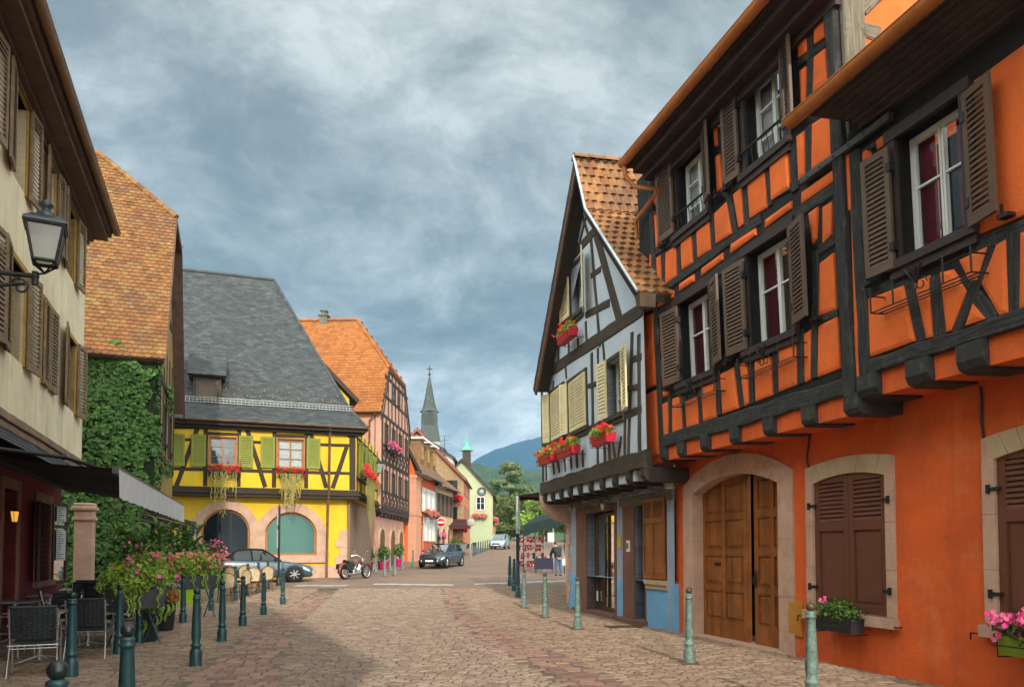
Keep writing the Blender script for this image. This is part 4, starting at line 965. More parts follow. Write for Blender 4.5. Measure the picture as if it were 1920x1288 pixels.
for i in range(nj):
    g = MB(); u = ua + .25 + (ub - ua - .35) * i / (nj - 1); joist(g, BU, u, .2, vs0 - .46, vs0 - .17, -BN - .1, .06, .09); g.build('joist', DARKTIM, BH)
g = MB(); g.fbox(BU, ua, 7.0, vs0 - .38, vs0 - .16, -BN, -.02); g.build('jetty_infill', BLUEW, BH)
CREAM = M('cream_shutter_paint', (.74, .62, .36), .55, .1, 5, .003, 50, stain=((.42, .34, .18), .5, 4, .56))
for k, r in bwin.items():
    if k in 'gc': window(BU, r, BH, BROWNTIM, WHITEPAINT, .08, .03, .2, 3, curtain=[(0, .4, NET), (.6, 1, NET)], sillmat=BROWNTIM)
    else: window(BU, r, BH, BROWNTIM, WHITEPAINT, .08, .03, .12, 3, sillmat=BROWNTIM)
for q, hg, an in [([Zg(216, 737), Zg(262, 700), Zg(262, 965), Zg(220, 1000)], 'R', .05), ([Zg(340, 590), Zg(383, 553), Zg(388, 895), Zg(345, 945)], 'L', .35), ([Zh(373, 97), Zh(405, 83), Zh(407, 330), Zh(375, 346)], 'R', .08), ([Zh(469, 25), Zh(514, 10), Zh(515, 286), Zh(470, 300)], 'L', .2)]:
    r = q2r(BU, q, .08); shutter(BU, r, BH, CREAM, hg, -an, .06, .035, slat=.075, fr=.06)
for k, f in (('a', .62), ('b', .72)):
    r = bwin[k]; m_ = r[0] + (r[1] - r[0]) * .02
    shutter(BU, (r[0] + .0, r[1], r[2], r[3]), BH, CREAM, 'R', .03, .03, .035, slat=.075, fr=.06)
    shutter(BU, (r[0] - .28, r[0] - .02, r[2], r[3]), BH, CREAM, 'R', -.5, .05, .035, slat=.075, fr=.06)
# roof
TILEB = M('old_interlocking_tiles', (.40, .19, .07), .85, .3, 6, .008, 40, isl=[(.20, .078, .032), (.28, .118, .042), (.33, .155, .06), (.23, .10, .04), (.26, .15, .07)], stain=[((.07, .045, .035), .85, .7, .50), ((.30, .28, .10), .4, 2.5, .58)])
B = lambda u, v, n: BU.P(u, v, n)
dep = -9.0; g = MB(); un = MB()
tiled(g, [B(kk[0], kk[1], OV), B(kk[0], kk[1], dep), B(um, ap[1], dep), B(um, ap[1], OV)], un, tw=.20, ex=.27, th=.025, style='roll', wave=.03, jit=.012)
e2 = (re[0] + .03, re[1] - .04)
tiled(g, [B(e2[0], e2[1], OV), B(e2[0], e2[1], dep), B(kk[0], kk[1], dep), B(kk[0], kk[1], OV)], un, tw=.20, ex=.27, th=.025, style='roll', wave=.03, jit=.012)
l2 = (le[0] - .05, le[1] - .05)
tiled(g, [B(l2[0], l2[1], dep), B(l2[0], l2[1], OV), B(um, ap[1], OV), B(um, ap[1], dep)], un, tw=.20, ex=.27, th=.025, style='roll', wave=.03)
k = 26
for i in range(k):
    a = OV - (OV - dep) * i / k; b = OV - (OV - dep) * (i + 1) / k; vs = []
    for n, rr in ((a + .03, .13), (b, .11)):
        for j in range(7):
            t_ = math.pi * j / 6; vs.append(B(um + math.cos(t_) * rr * 1.1, ap[1] + math.sin(t_) * rr - .02, n))
    g.add(vs, [(j, j + 1, j + 8, j + 7) for j in range(6)] + [tuple(range(7))])
rf = g.build('roof', TILEB, BH); un.build('roof_deck', BROWNTIM, rf)
g = MB()
for p, q in ((l2, (um, ap[1])),): 
    d = V3((q[0] - p[0], q[1] - p[1])).normalized(); e = V3((d.y, -d.x)) * .32
    g.prism(BU, [(p[0], p[1]), (q[0], q[1] + .02), (q[0] + .0, q[1] - .42), (p[0] + e.x, p[1] + e.y)], OV - .05, OV + .0)
p, q = kk, ap
for p, q in ((e2, kk), (kk, ap)):
    d = V3((q[0] - p[0], q[1] - p[1])).normalized(); e = V3((-d.y, d.x)) * .14
    if e.y > 0: e = -e
    g.prism(BU, [(p[0], p[1]), (q[0], q[1]), (q[0] + e.x, q[1] + e.y), (p[0] + e.x, p[1] + e.y)], OV - .04, OV)
g.build('bargeboard', M('brown_board', (.10, .055, .035), .75, .3, 3, .006, 30, streak=((.05, .03, .02), .5)), BH)
g = MB()
for p, q in ((e2, kk), (kk, ap)): g.tube([B(p[0], p[1] + .045, OV + .02), B(q[0], q[1] + .045, OV + .02)], .032, 6)
g.build('verge_flashing', M('pale_lead', (.50, .55, .60), .4, .2, 3, metal=.5), BH)
g = MB(); c = B(e2[0] + .05, e2[1] - .12, OV - .2); g.hexa([B(e2[0] - .10, e2[1] - .26, OV - .3), B(e2[0] + .06, e2[1] - .26, OV - .3), B(e2[0] + .06, e2[1] - .26, OV), B(e2[0] - .10, e2[1] - .26, OV), B(e2[0] - .13, e2[1] - .02, OV - .3), B(e2[0] + .10, e2[1] - .02, OV - .3), B(e2[0] + .10, e2[1] - .02, OV + .02), B(e2[0] - .13, e2[1] - .02, OV + .02)]); g.build('gutter_box', M('old_copper', (.10, .07, .045), .5, .3, 4, metal=.4), BH)
# ================================================================== CREAM HOUSE WITH THE RESTAURANT (left)
CREAMW = M('cream_plaster', (.76, .64, .44), .88, .10, 1.2, .008, 28, stain=[((.40, .36, .28), .4, 1.5, .52)], streak=((.34, .29, .18), .55))
OCHRE = M('ochre_window_wood', (.36, .20, .035), .6, .25, 4, .005, 40, stain=((.16, .09, .03), .5, 6, .56))
GREYSH = M('weathered_brown_shutter', (.20, .135, .082), .8, .3, 6, .006, 40, stain=((.34, .29, .22), .5, 10, .56))
REDWALL = M('dark_red_plaster', (.20, .020, .028), .8, .2, 2, .006, 30)
SLATE = M('blue_slate', (.085, .095, .10), .62, .22, 4, .004, 40, spec=.3, isl=[(.036, .041, .044), (.056, .063, .067), (.045, .051, .055), (.075, .08, .082), (.04, .044, .047)], stain=[((.20, .20, .19), .5, 6, .62), ((.13, .12, .06), .3, 1.4, .58)])
MOULD = M('old_eave_boards', (.115, .065, .045), .75, .3, 3, .006, 24, streak=((.04, .022, .018), .5))
OLDGUT = M('stained_copper', (.23, .13, .075), .5, .35, 2.0, metal=.35, stain=((.09, .06, .05), .7, 2.5, .52))
LF = Frame((-10.34, 18.5, 0), (-.373, 1))
GLF = LF.off(-.40)
CH = thing('plaster_house', 'cream plastered house with brown louvred shutters over a dark red restaurant, left edge', 'house', LF.P(-6, 0, 0))
sc_ = [LF.px(*Zb(0, 1080)), LF.px(*Zb(340, 1278))]; vS = (sc_[0][1] + sc_[1][1]) / 2; vT = LF.px(*Za(405, 1090))[1]
print('cream string', sc_, 'top', vT, LF.px(*Za(0, 205)))
cw_ = {'u1': [Za(62, 375), Za(131, 510), Za(127, 1000), Za(36, 852)], 'u2': [Za(222, 728), Za(267, 828), Za(262, 1190), Za(220, 1110)], 'u3': [Za(318, 928), Za(362, 1032), Zb(452, 342), Zb(387, 225)],
       'l1': [Zb(38, 62), Zb(155, 215), Zb(140, 838), Zb(24, 735)], 'l2': [Zb(248, 358), Zb(330, 465), Zb(325, 998), Zb(244, 903)], 'l3': [Zb(388, 556), Zb(455, 640), Zb(452, 1108), Zb(388, 1032)]}
cr = {k: q2r(LF, q) for k, q in cw_.items()}
for k, r in cr.items(): print(k, [round(x, 2) for x in r])
for fl in 'ul':
    a = sum(cr[fl + i][2] for i in '123') / 3; b = sum(cr[fl + i][3] for i in '123') / 3
    for i in '123': cr[fl + i] = (cr[fl + i][0], cr[fl + i][1], a, b)
# two more bays toward (and past) the camera, where the row plainly goes on
bay = (cr['l2'][0] - cr['l1'][0])
cr['u0'] = (cr['u1'][0] - 2.3, cr['u1'][1] - 2.3, cr['u1'][2], cr['u1'][3]); cr['l0'] = (cr['l1'][0] - 2.3, cr['l1'][1] - 2.3, cr['l1'][2], cr['l1'][3])
inn = {k: (r[0] + .09, r[1] - .09, r[2] + .09, r[3] - .09) for k, r in cr.items()}
NEAR = -20.0
g = MB(); g.wall(LF, [(NEAR, vS), (0, vS), (0, vT + .1), (NEAR, vT + .1)], [rect(*r) for r in inn.values()], .3)
g.add([LF.P(0, vS, 0), LF.P(0, vS, -9), LF.P(0, vT + .1, -9), LF.P(0, vT + .1, 0)], [(0, 1, 2, 3)]); g.build('upper_wall', CREAMW, CH)
for k, r in inn.items():
    window(LF, r, CH, OCHRE, OCHRE, .09, .03, .2, 3, sill=False, pane=PANED)
hw = {}
for k, r in cr.items():
    w_ = (r[1] - r[0]) * .50
    if k == 'l2':
        m_ = (r[0] + r[1]) / 2; ls = [((r[0] - .02, m_ - .06, r[2] + .06, r[3] - .06), 'L', -.06), ((m_ + .04, r[1] - .05, r[2] + .06, r[3] - .06), 'R', -.06)]
    else:
        ls = [((r[0] - w_ + .03, r[0] + .03, r[2] + .03, r[3] - .03), 'R', .12), ((r[1] - .03, r[1] + w_ - .03, r[2] + .03, r[3] - .03), 'L', .10)]
    for q, hg, an in ls: shutter(LF, q, CH, GREYSH, hg, -an, .05, .04, slat=.075, fr=.07)
# eaves
GNL = .58
HFL = Frame(LF.P(.1, 0, 0), LF.N0); HFL.U = LF.N0; HFL.N = LF.U
g = MB(); g.fbox(LF, NEAR, .12, vT - .04, vT + .06, -.1, GNL - .04); g.fbox(LF, NEAR, .10, vT - .14, vT - .04, -.02, GNL - .12); g.fbox(LF, NEAR, .06, vT - .30, vT - .14, -.02, .07); g.fbox(LF, NEAR, .05, vT - .22, vT - .14, -.02, .16)
g.fbox(LF, NEAR, .14, vT + .06, vT + .20, GNL - .14, GNL - .02); g.build('eaves', MOULD, CH)
g = MB(); gutter(g, LF.P(.14, vT + .10, GNL + .07), LF.P(NEAR, vT + .10, GNL + .07), .085); g.build('gutter', OLDGUT, CH)
g = MB(); un = MB(); tiled(g, [LF.P(NEAR, vT + .18, GNL), LF.P(.14, vT + .18, GNL), LF.P(.14, vT + 2.4, GNL - 4.6), LF.P(NEAR, vT + 2.4, GNL - 4.6)], un, tw=.35, ex=.3, th=.02); un.prism(HFL, [(-9.4, vT + .1), (-.02, vT + .1), (GNL - .1, vT + .12), (GNL - 4.6, vT + 2.3), (-9.4, vT + .1)][:4], -.1, .0); un.add([LF.P(NEAR, vT + 2.4, GNL - 4.6), LF.P(.14, vT + 2.4, GNL - 4.6), LF.P(.14, vT, -9.4), LF.P(NEAR, vT, -9.4)], [(0, 1, 2, 3)]); ro = g.build('roof', TILEO, CH); un.build('roof_deck', MOULD, ro)
# string course and little slate pent roof
g = MB(); g.beam(LF, (NEAR, vS - .02), (.02, vS - .02), .14, -.3, .07, .006); g.beam(LF, (NEAR, vS - .16), (.01, vS - .16), .12, -.3, .03, .006); g.build('string_course', M('pinkish_board', (.26, .16, .11), .8, .3, 3, .006, 30, streak=((.10, .06, .05), .5)), CH)
g = MB(); tiled(g, [LF.P(NEAR, vS - .62, .42), LF.P(-.1, vS - .62, .42), LF.P(-.1, vS - .2, -.02), LF.P(NEAR, vS - .2, -.02)], None, tw=.3, ex=.16, th=.008, style='flat'); g.build('pent_roof', SLATE, CH)
# ground floor
c = lambda x, y: GLF.px(*Zc(x, y))
ge = c(276, 600)[0]; op1 = (c(8, 600)[0], c(74, 600)[0], 0.05, c(50, 385)[1]); op2 = (c(163, 620)[0], c(226, 620)[0], c(195, 800)[1], c(195, 445)[1])
print('ground', ge, op1, op2, vS)
op0 = (op1[0] - 3.2, op1[0] - 1.4, .7, op1[3])
g = MB(); g.wall(GLF, [(NEAR, -.05), (ge, -.05), (ge, vS), (NEAR, vS)], [rect(*op1), rect(*op2), rect(*op0)], .3); g.add([GLF.P(ge, -.05, 0), GLF.P(ge, -.05, -8), GLF.P(ge, vS, -8), GLF.P(ge, vS, 0)], [(0, 1, 2, 3)]); g.add([LF.P(NEAR, vS - .01, 0), LF.P(0, vS - .01, 0), LF.P(0, vS - .01, -9), LF.P(NEAR, vS - .01, -9)], [(0, 1, 2, 3)]); g.build('restaurant_wall', REDWALL, CH)
PINKST = M('painted_pink_stone', (.30, .15, .105), .85, .15, 3, .008, 30)
for r in (op1, op2, op0):
    g = MB(); w = .17; g.fbox(GLF, r[0] - w, r[0], r[2], r[3] + .2, -.3, .03); g.fbox(GLF, r[1], r[1] + w, r[2], r[3] + .2, -.3, .032); g.fbox(GLF, r[0], r[1], r[3], r[3] + .2, -.3, .028)
    if r is not op1: g.fbox(GLF, r[0] - w - .04, r[1] + w + .04, r[2] - .12, r[2], -.3, .10)
    g.build('stone_frame', PINKST, CH)
    g = MB(); g.fbox(GLF, r[0] - .3, r[1] + .3, r[2] - .2, r[3] + .3, -1.3, -1.2); g.build('room', ROOM, CH)
LEADG = glass('yellow_leaded_glass', (.55, .50, .14), .1)
DKW = M('dark_red_wood', (.045, .014, .012), .5, .3, 5, .003, 40)
def casement(F, u, ang, w, v0, v1, mat, par, pane, hinge='L', mid=(.33, .72), name='window_leaf'):
    G = F.rot(u, .03, ang); a, b = (0, w) if hinge == 'L' else (-w, 0); g = MB(); e = .07
    g.fbox(G, a, a + e, v0, v1, -.02, .03); g.fbox(G, b - e, b, v0, v1, -.02, .03)
    for f in (0,) + mid + (1,): v = v0 + (v1 - v0 - e) * f; g.fbox(G, a + e, b - e, v, v + e, -.019, .029)
    o = g.build(name, mat, par); h = MB(); h.fbox(G, a + e * .5, b - e * .5, v0 + .03, v1 - .03, .002, .008); h.build('pane', pane, o); return o, G
casement(GLF, op2[0] - .02, R(14), .62, op2[2] + .03, op2[3] - .03, DKW, CH, LEADG, 'R')
o, G = casement(GLF, op2[1] + .08, -R(12), .75, op2[2] - .1, op2[3] + .05, DKW, CH, PANED)
PAPER = M('menu_paper', (.62, .63, .62), .8, .06, 5)
INK = M('ink', (.05, .05, .05), .8)
for (v0, v1) in ((op2[3] - .35, op2[3] - .02), (op2[2] + .42, op2[3] - .55)):
    g = MB(); g.fbox(G, .13, .62, v0, v1, .04, .046); pp = g.build('menu_sheet', PAPER, o)
    g = MB()
    for i in range(int((v1 - v0) / .05)): g.fbox(G, .18, .30 + .25 * rnd.random(), v1 - .05 - i * .05, v1 - .035 - i * .05, .0465, .048)
    g.build('menu_print', INK, pp)
# lit wall lantern by the door
wl = thing('wall_lantern', 'small amber lit lantern on the dark red restaurant wall at the left edge', 'lantern', GLF.P(*c(14, 500), .2))
lu, lv_ = c(14, 505); P_ = lambda a, b, n: GLF.P(lu + a, lv_ + b, .18 + n)
g = MB(); g.tube([P_(0, .25, -.18), P_(0, .28, -.05), P_(0, .20, 0)], .012, 6); g.lathe([(.02, .14), (.09, .10), (.10, .08), (.02, .085)], P_(0, 0, 0), 8); g.lathe([(.05, -.12), (.06, -.10), (.02, -.13)], P_(0, 0, 0), 8)
for i in range(6): a = i * math.pi / 3; g.tube([P_(math.cos(a) * .055, -.11, math.sin(a) * .055), P_(math.cos(a) * .085, .09, math.sin(a) * .085)], .006, 4)
g.build('lantern_frame', IRON, wl)
g = MB(); g.lathe([(.045, -.105), (.075, .08)], P_(0, 0, 0), 6, smooth=False); g.build('lit_glass', M('amber_lit_glass', (.8, .4, .05), .3, emit=((1, .45, .06), .7)), wl)

# ---- street lamp on its bracket
ll = at(88, 455, 8.6); lamp = thing('street_lamp', 'black four-sided street lantern on a scrolled bracket on the cream house', 'street lamp', ll)
ku = LF.px(-30, 522)[0]; wallp = LF.P(LF.px(20, 515)[0], 0, 0)
arm_z = at(66, 518, 8.6).z; tip = at(66, 518, 8.6); 
ww = [LF.P(u, 0, 0) for u in (-20, 0)]; base = tip - LF.N0 * ((tip - LF.O).dot(LF.N0)); base.z = tip.z
dirw = (base - tip)
g = MB(); g.tube([tip + dirw * -.02, base], .028, 8); g.tube([base + V3((0, 0, -.7)), base + V3((0, 0, .25))], .03, 8)
pts = [tip + dirw * (.08 + .92 * i / 14) + V3((0, 0, -.55 * (i / 14) ** 1.6 - .10)) for i in range(15)]; g.tube(pts, .02, 6)
pts = [tip + dirw * .12 + V3((0, 0, -.12)) + dirw.normalized() * (.11 * math.cos(a) * (1 - a / 9)) + V3((0, 0, .11 * math.sin(a) * (1 - a / 9) - .02)) for a in [i * .45 for i in range(16)]]; g.tube(pts, .013, 6)
g.ball(tip, .045, 8, 6); g.lathe([(.035, -.1), (.035, .05)], tip, 8)
g.build('bracket', IRON, lamp)
LB = V3((at(82, 505, 8.6).x, 8.6, at(82, 508, 8.6).z)); H = at(88, 393, 8.6).z - LB.z
zb, zt, zr = at(82, 493, 8.6).z, at(88, 428, 8.6).z, at(88, 393, 8.6).z; wt_ = 66 / 1450 * 8.6 / 2; wb_ = 40 / 1450 * 8.6 / 2
cx_, cy_ = at(85, 460, 8.6).x, 8.6; an = R(28)
def sq(hw, z): return [V3((cx_ + hw * 1.32 * math.cos(an + math.pi / 4 + i * math.pi / 2), cy_ + hw * 1.32 * math.sin(an + math.pi / 4 + i * math.pi / 2), z)) for i in range(4)]
g = MB(); b_, t_ = sq(wb_, zb), sq(wt_, zt)
for i in range(4):
    g.tube([b_[i], t_[i]], .017, 6); g.tube([b_[i], b_[(i + 1) % 4]], .02, 6); g.tube([t_[i], t_[(i + 1) % 4]], .022, 6); g.tube([b_[i], V3((cx_, cy_, zb - .12)), tip + V3((0, 0, .02))], .012, 5)
g.build('lantern_frame', IRON, lamp)
g = MB(); r1, r2, r3 = sq(wt_ * 1.18, zt + .01), sq(wt_ * 1.1, zt + .05), sq(wt_ * .62, zr - .10)
g.add(r1 + r2 + r3, [(0, 1, 2, 3)] + [(i, (i + 1) % 4, (i + 1) % 4 + 4, i + 4) for i in range(4)] + [(4 + i, 4 + (i + 1) % 4, 8 + (i + 1) % 4, 8 + i) for i in range(4)] + [(8, 9, 10, 11)])
g.lathe([(wt_ * .55, -.02), (wt_ * .5, .04), (wt_ * .25, .06), (wt_ * .22, .10), (wt_ * .42, .13), (wt_ * .3, .17), (.02, .20)], (cx_, cy_, zr - .09), 14); g.build('lantern_roof', M('blue_black_metal', (.02, .028, .035), .35, .3, 6, spec=.6), lamp)
g = MB()
for i in range(4): j = (i + 1) % 4; g.add([b_[i], b_[j], t_[j], t_[i]], [(0, 1, 2, 3)])
g.build('lantern_glass', glass('old_lamp_glass', (.40, .38, .36), .35, .12), lamp)

# ---- awning
AWN = M('charcoal_awning', (.016, .017, .02), .75, .3, 4, .002, 60)
VAL = M('grey_valance', (.74, .75, .77), .85, .1, 5, .003, 30, trans=.25)
af, ab = at(343, 946, 18.0), at(220, 885, 10.0); ad = (af - ab); af.z = ab.z = (af.z + ab.z) / 2; ad = (af - ab).normalized()
AF = Frame((ab.x, ab.y, 0), ad); Lw = (af - ab).length; fz = ab.z; dist = (ab - LF.O).dot(LF.N0)
aw = thing('awning', 'charcoal awning with a grey valance stretched over the restaurant terrace', 'awning', AF.P(Lw / 2, fz, 0))
g = MB(); q = []
bk = lambda u: LF.P((AF.P(u, 0, 0) - LF.O).dot(LF.U), vS - .75, .05)
k = 24; rows = 5
for j in range(rows + 1):
    for i in range(k + 1):
        u = Lw * i / k; a, b = AF.P(u, fz, 0), bk(u); f = j / rows; p = a.lerp(b, f); p.z -= .10 * math.sin(math.pi * f) * (.6 + .4 * math.cos(u * 2)); q.append(p)
fs = [(j * (k + 1) + i, j * (k + 1) + i + 1, (j + 1) * (k + 1) + i + 1, (j + 1) * (k + 1) + i) for j in range(rows) for i in range(k)]
g.add(q, fs, smooth=True); g.add([p + V3((0, 0, .015)) for p in q], fs, smooth=True); g.build('canopy', AWN, aw)
g = MB(); vs = []
for i in range(61):
    u = Lw * i / 60; vs += [AF.P(u, fz, .02), AF.P(u, fz - .36 - .02 * abs(math.sin(i * .7)), .03 + .012 * math.sin(i * 1.9))]
g.add(vs, [(2 * i, 2 * i + 2, 2 * i + 3, 2 * i + 1) for i in range(60)], smooth=True); g.build('valance', VAL, aw)
g = MB(); g.fbox(AF, -.02, Lw + .02, fz - .05, fz + .04, -.06, .015); g.build('front_bar', M('dark_grey_bar', (.05, .05, .055), .4, .2, 6, spec=.5), aw)
for f in (.06, .5, .94):
    g = MB(); u = Lw * f; a = bk(u); m_ = AF.P(u + 1.0, fz + .30, -dist * .5); e = AF.P(u, fz - .02, -.04); g.tube([a, m_], .03, 6); g.tube([m_, e], .026, 6); g.ball(m_, .045, 6, 4); g.build('folding_arm', IRON, aw)
g = MB(); a, b = bk(-.1), bk(Lw + .1); g.tube([a, b], .07, 8); g.build('roller', AWN, aw)

# ================================================================== IVY HOUSE
IVYTILE = M('lichen_clay_tiles', (.5, .2, .05), .85, .28, 5, .006, 40, isl=[(.14, .056, .022), (.20, .082, .027), (.24, .106, .032), (.17, .068, .025), (.21, .125, .045)], stain=[((.10, .06, .045), .85, .5, .50), ((.30, .26, .08), .55, 1.2, .54), ((.45, .42, .36), .6, 5, .64)])
def rayplane(px, py, P0, N):
    d = ray(px, py); return CAM + d * ((P0 - CAM).dot(N) / d.dot(N))
def halfhip(F, uL, D, ev, rv, par, mat, hippx, ridgepx=None, oh=.35, ohs=.4, tw=.2, ex=.17, th=.02, deck=MOULD, style='beaver'):
    """half-hipped roof; the right-hand gable (u=0) faces the street"""
    nr = -D / 2; sl_ = (rv - ev) / (D / 2 + oh)
    e0 = F.P(uL, ev, oh); e1 = F.P(ohs, ev, oh); r0 = F.P(uL, rv, nr); N = (e1 - e0).cross(r0 - e0)
    hp = rayplane(hippx[0], hippx[1], e0, N); hu, hv = (hp - F.O).dot(F.U), (hp - F.O).z
    rp = F.off(nr).px(*ridgepx); ru = rp[0]
    hn = oh - (hv - ev) / sl_; hn2 = 2 * nr - hn
    print('halfhip', par.name, 'hip u,v,n', round(hu, 2), round(hv, 2), round(hn, 2), 'ridge u', ru, 'rv px', rp[1], rv)
    hu = ohs
    g = MB(); un = MB()
    tiled(g, [e0, e1, F.P(hu, hv, hn), F.P(ru, rv, nr), r0], un, tw=tw, ex=ex, th=th, style=style)
    tiled(g, [F.P(hu, hv, hn), F.P(hu, hv, hn2), F.P(ru, rv, nr)], un, tw=tw, ex=ex, th=th, style=style)
    b0, b1 = F.P(ohs, ev, -D - oh), F.P(uL, ev, -D - oh)
    tiled(g, [b0, b1, F.P(uL, rv, nr), F.P(ru, rv, nr), F.P(hu, hv, hn2)], un, tw=tw * 2, ex=ex * 2, th=th, style=style)
    for a, b in ((F.P(hu, hv, hn), F.P(ru, rv, nr)), (F.P(ru, rv, nr), r0), (F.P(hu, hv, hn2), F.P(ru, rv, nr))):
        k = int((b - a).length / .33)
        for i in range(k): p, q = a.lerp(b, i / k), a.lerp(b, (i + 1.12) / k); g.tube([p + V3((0, 0, .02)), q + V3((0, 0, .035))], .10, 7, radii=[.115, .095])
    ro = g.build('roof', mat, par); un.build('roof_deck', deck, ro)
    g = MB()
    for a, b in ((e1, F.P(hu, hv, hn)), (F.P(hu, hv, hn), F.P(hu, hv, hn2)), (F.P(hu, hv, hn2), b0)):
        dn = V3((0, 0, -.22)); o_ = F.U * .03; g.hexa([a + o_, b + o_, b - F.U * .04, a - F.U * .04, a + o_ + dn, b + o_ + dn, b - F.U * .04 + dn, a - F.U * .04 + dn])
    g.build('bargeboard', deck, par)
    return dict(hv=hv, hn=hn, hn2=hn2, sl=sl_)
IF = Frame((-11.25, 24, 0), (.94, .34))
IVH = thing('tiled_house', 'steep orange-tiled house with its wall covered in ivy behind the restaurant', 'house', IF.P(-3, 0, 0))
iev = IF.px(285, 672, .35)[1]; irv = IF.off(-4.6).px(186, 290)[1]
hh = halfhip(IF, -9, 9.2, iev, irv, IVH, IVYTILE, (300, 405), (186, 290))
IG = Frame(IF.P(0, 0, 0), -IF.N)
YW = M('yellow_plaster', (.70, .46, .025), .85, .08, 1.2, .006, 28, stain=[((.56, .32, .025), .6, .9, .50), ((.80, .60, .10), .4, 2.5, .56)], streak=((.58, .36, .04), .4))
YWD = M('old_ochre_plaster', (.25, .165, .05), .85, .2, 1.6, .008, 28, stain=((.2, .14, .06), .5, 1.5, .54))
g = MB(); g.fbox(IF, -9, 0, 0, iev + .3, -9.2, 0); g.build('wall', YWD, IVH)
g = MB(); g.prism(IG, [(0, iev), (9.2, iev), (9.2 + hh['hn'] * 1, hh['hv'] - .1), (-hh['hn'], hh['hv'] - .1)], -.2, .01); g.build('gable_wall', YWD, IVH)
g = MB()
for v in (iev + .1, iev - 2.6, (iev + hh['hv']) / 2): e_ = max(0, (v - iev) / hh['sl'] + .3); g.beam(IG, (e_, v), (9.2 - e_, v), .28, 0, .05)
for i in range(8): g.beam(IG, (.15 + i * 1.27, iev - 2.6), (.15 + i * 1.27, iev + (0 if i in (0, 7) else 1.5)), .22, 0, .04)
g.build('timber_frame', DARKTIM, IVH)
for i in range(3): window(IG, (1.5 + i * 2.6, 2.3 + i * 2.6, iev - 2.0, iev - .7), IVH, DARKTIM, DARKTIM, .08, .06, .0, 2)
iv = thing('climbing_ivy', 'dense dark green ivy covering the wall under the orange tiled roof', 'ivy', IF.P(-2.5, 0, .2))
g = MB(); dk = MB()
def ivy(F, u0, u1, v0, v1, n, edge, ev_, sz=.19, dep=.26):
    for _ in range(n):
        u, v = rnd.uniform(u0, u1), rnd.uniform(v0, v1)
        if not edge(u, v): continue
        lum = math.sin(u * 2.3 + math.sin(v * 1.1) * 2) * .5 + math.sin(v * 1.7 + u * .6) * .5
        nn = .06 + dep * (.5 + .5 * lum) * rnd.random() ** .5
        d = F.N * 1.0 + V3((rnd.uniform(-.6, .6), rnd.uniform(-.6, .6), rnd.uniform(-.1, .9)))
        g.leaf(F.P(u, v, nn), d, sz * rnd.uniform(.6, 1.35), .85, .2)
top = lambda u: iev + .55 - .22 * abs(math.sin(u * 1.3 + .6)) - max(0, u + 1.2) * .6
ivy(IF, -7, .12, .0, iev + .8, 11500, lambda u, v: v < top(u) + .25 * math.sin(u * 5.1) and u < .02 + .16 * math.sin(v * 2.7) + .1 * math.sin(v * 7), None)
ivy(IG, -.1, 1.2, 1.0, iev + 2.0, 1100, lambda u, v: v < iev + .9 - abs(u - .6) * .8 and v > 1.2 + u * 1.4 and v < iev + .1 + u * 1.4, None)
ivy(IG, 3.0, 8, 4.5, iev + .2, 1500, lambda u, v: math.sin(u * 1.4) + math.sin(v * 1.5 + 2) > .75, None, .18)
g.build('leaves', LEAFDARK, iv)
g = MB(); g.fbox(IF, -7, .1, .02, iev - .1, -.02, .055); g.build('dark_underlayer', M('ivy_shade', (.020, .030, .012), .95, .5, 12, .03, 14), iv)  # dark slab whose colour paints the shade deep between the leaves
for i in range(8):
    g = MB(); u = -6 + i * .85 + rnd.uniform(-.2, .2); g.tube([IF.P(u + .15 * math.sin(k), k * .9, .08) for k in range(8)], .03, 5, radii=[.05 - .005 * k for k in range(8)]); g.build('stem', M('bark_brown', (.06, .04, .025), .9, .3, 8) if i == 0 else MATS['bark_brown'], iv)
pc = at(158, 1040, 20.5); pl = thing('stone_pillar', 'pink sandstone gate pillar with a moulded capital in front of the ivy', 'pillar', (pc.x, pc.y, 0))
pr_ = R(20)
g = MB(); w = .44; g.bbox((pc.x, pc.y, 1.22), (w, w, 2.44), .015, pr_); g.build('shaft', SAND, pl)
g = MB(); g.bbox((pc.x, pc.y, 2.49), (w + .10, w + .10, .10), .02, pr_); g.bbox((pc.x, pc.y, 2.62), (w + .02, w + .02, .18), .02, pr_); g.bbox((pc.x, pc.y, 2.76), (w + .14, w + .14, .12), .03, pr_); g.bbox((pc.x, pc.y, 2.86), (w + .06, w + .06, .09), .03, pr_); g.build('capital', SAND, pl)

# ================================================================== YELLOW HOUSE
ye = gp(650, 1082); YFL = Frame((ye.x, ye.y, 0), (.94, .34)); YZ = gz(ye.y) - .05
YH = thing('half_timbered_house', 'bright yellow half-timbered house with a steep slate roof and green shutters', 'house', YFL.P(-5, 0, 0))
y = lambda px_, py_: YFL.px(*Ze(px_, py_))
YD = 11.5
yv = (y(20, 490)[1] + y(1130, 490)[1]) / 2; YL = -15
def arch_of(x0, x1, cyv, r, rev=False): return None
a1 = (y(245, 780)[0], y(543, 780)[0]); a2 = (y(635, 780)[0], y(945, 780)[0])
asp = y(790, 690)[1]; atop1 = y(400, 560)[1]; atop2 = y(800, 578)[1]; asil = y(790, 838)[1]
print('yellow', yv, a1, a2, asp, atop1, atop2, asil)
hs = [archpoly(a1[0] - .02, a1[1] + .02, asil, asp, atop1 - asp + .02, 16), archpoly(a2[0] - .02, a2[1] + .02, asil, asp, atop2 - asp + .02, 16), rect(-13.5, -11.5, YZ + 1, YZ + 3)]
g = MB(); g.wall(YFL, [(YL, YZ - .1), (0, YZ - .1), (0, yv + .1), (YL, yv + .1)], hs, .3); g.build('lower_wall', YW, YH)
YS = Frame(YFL.P(0, 0, 0), (-.05, 1))
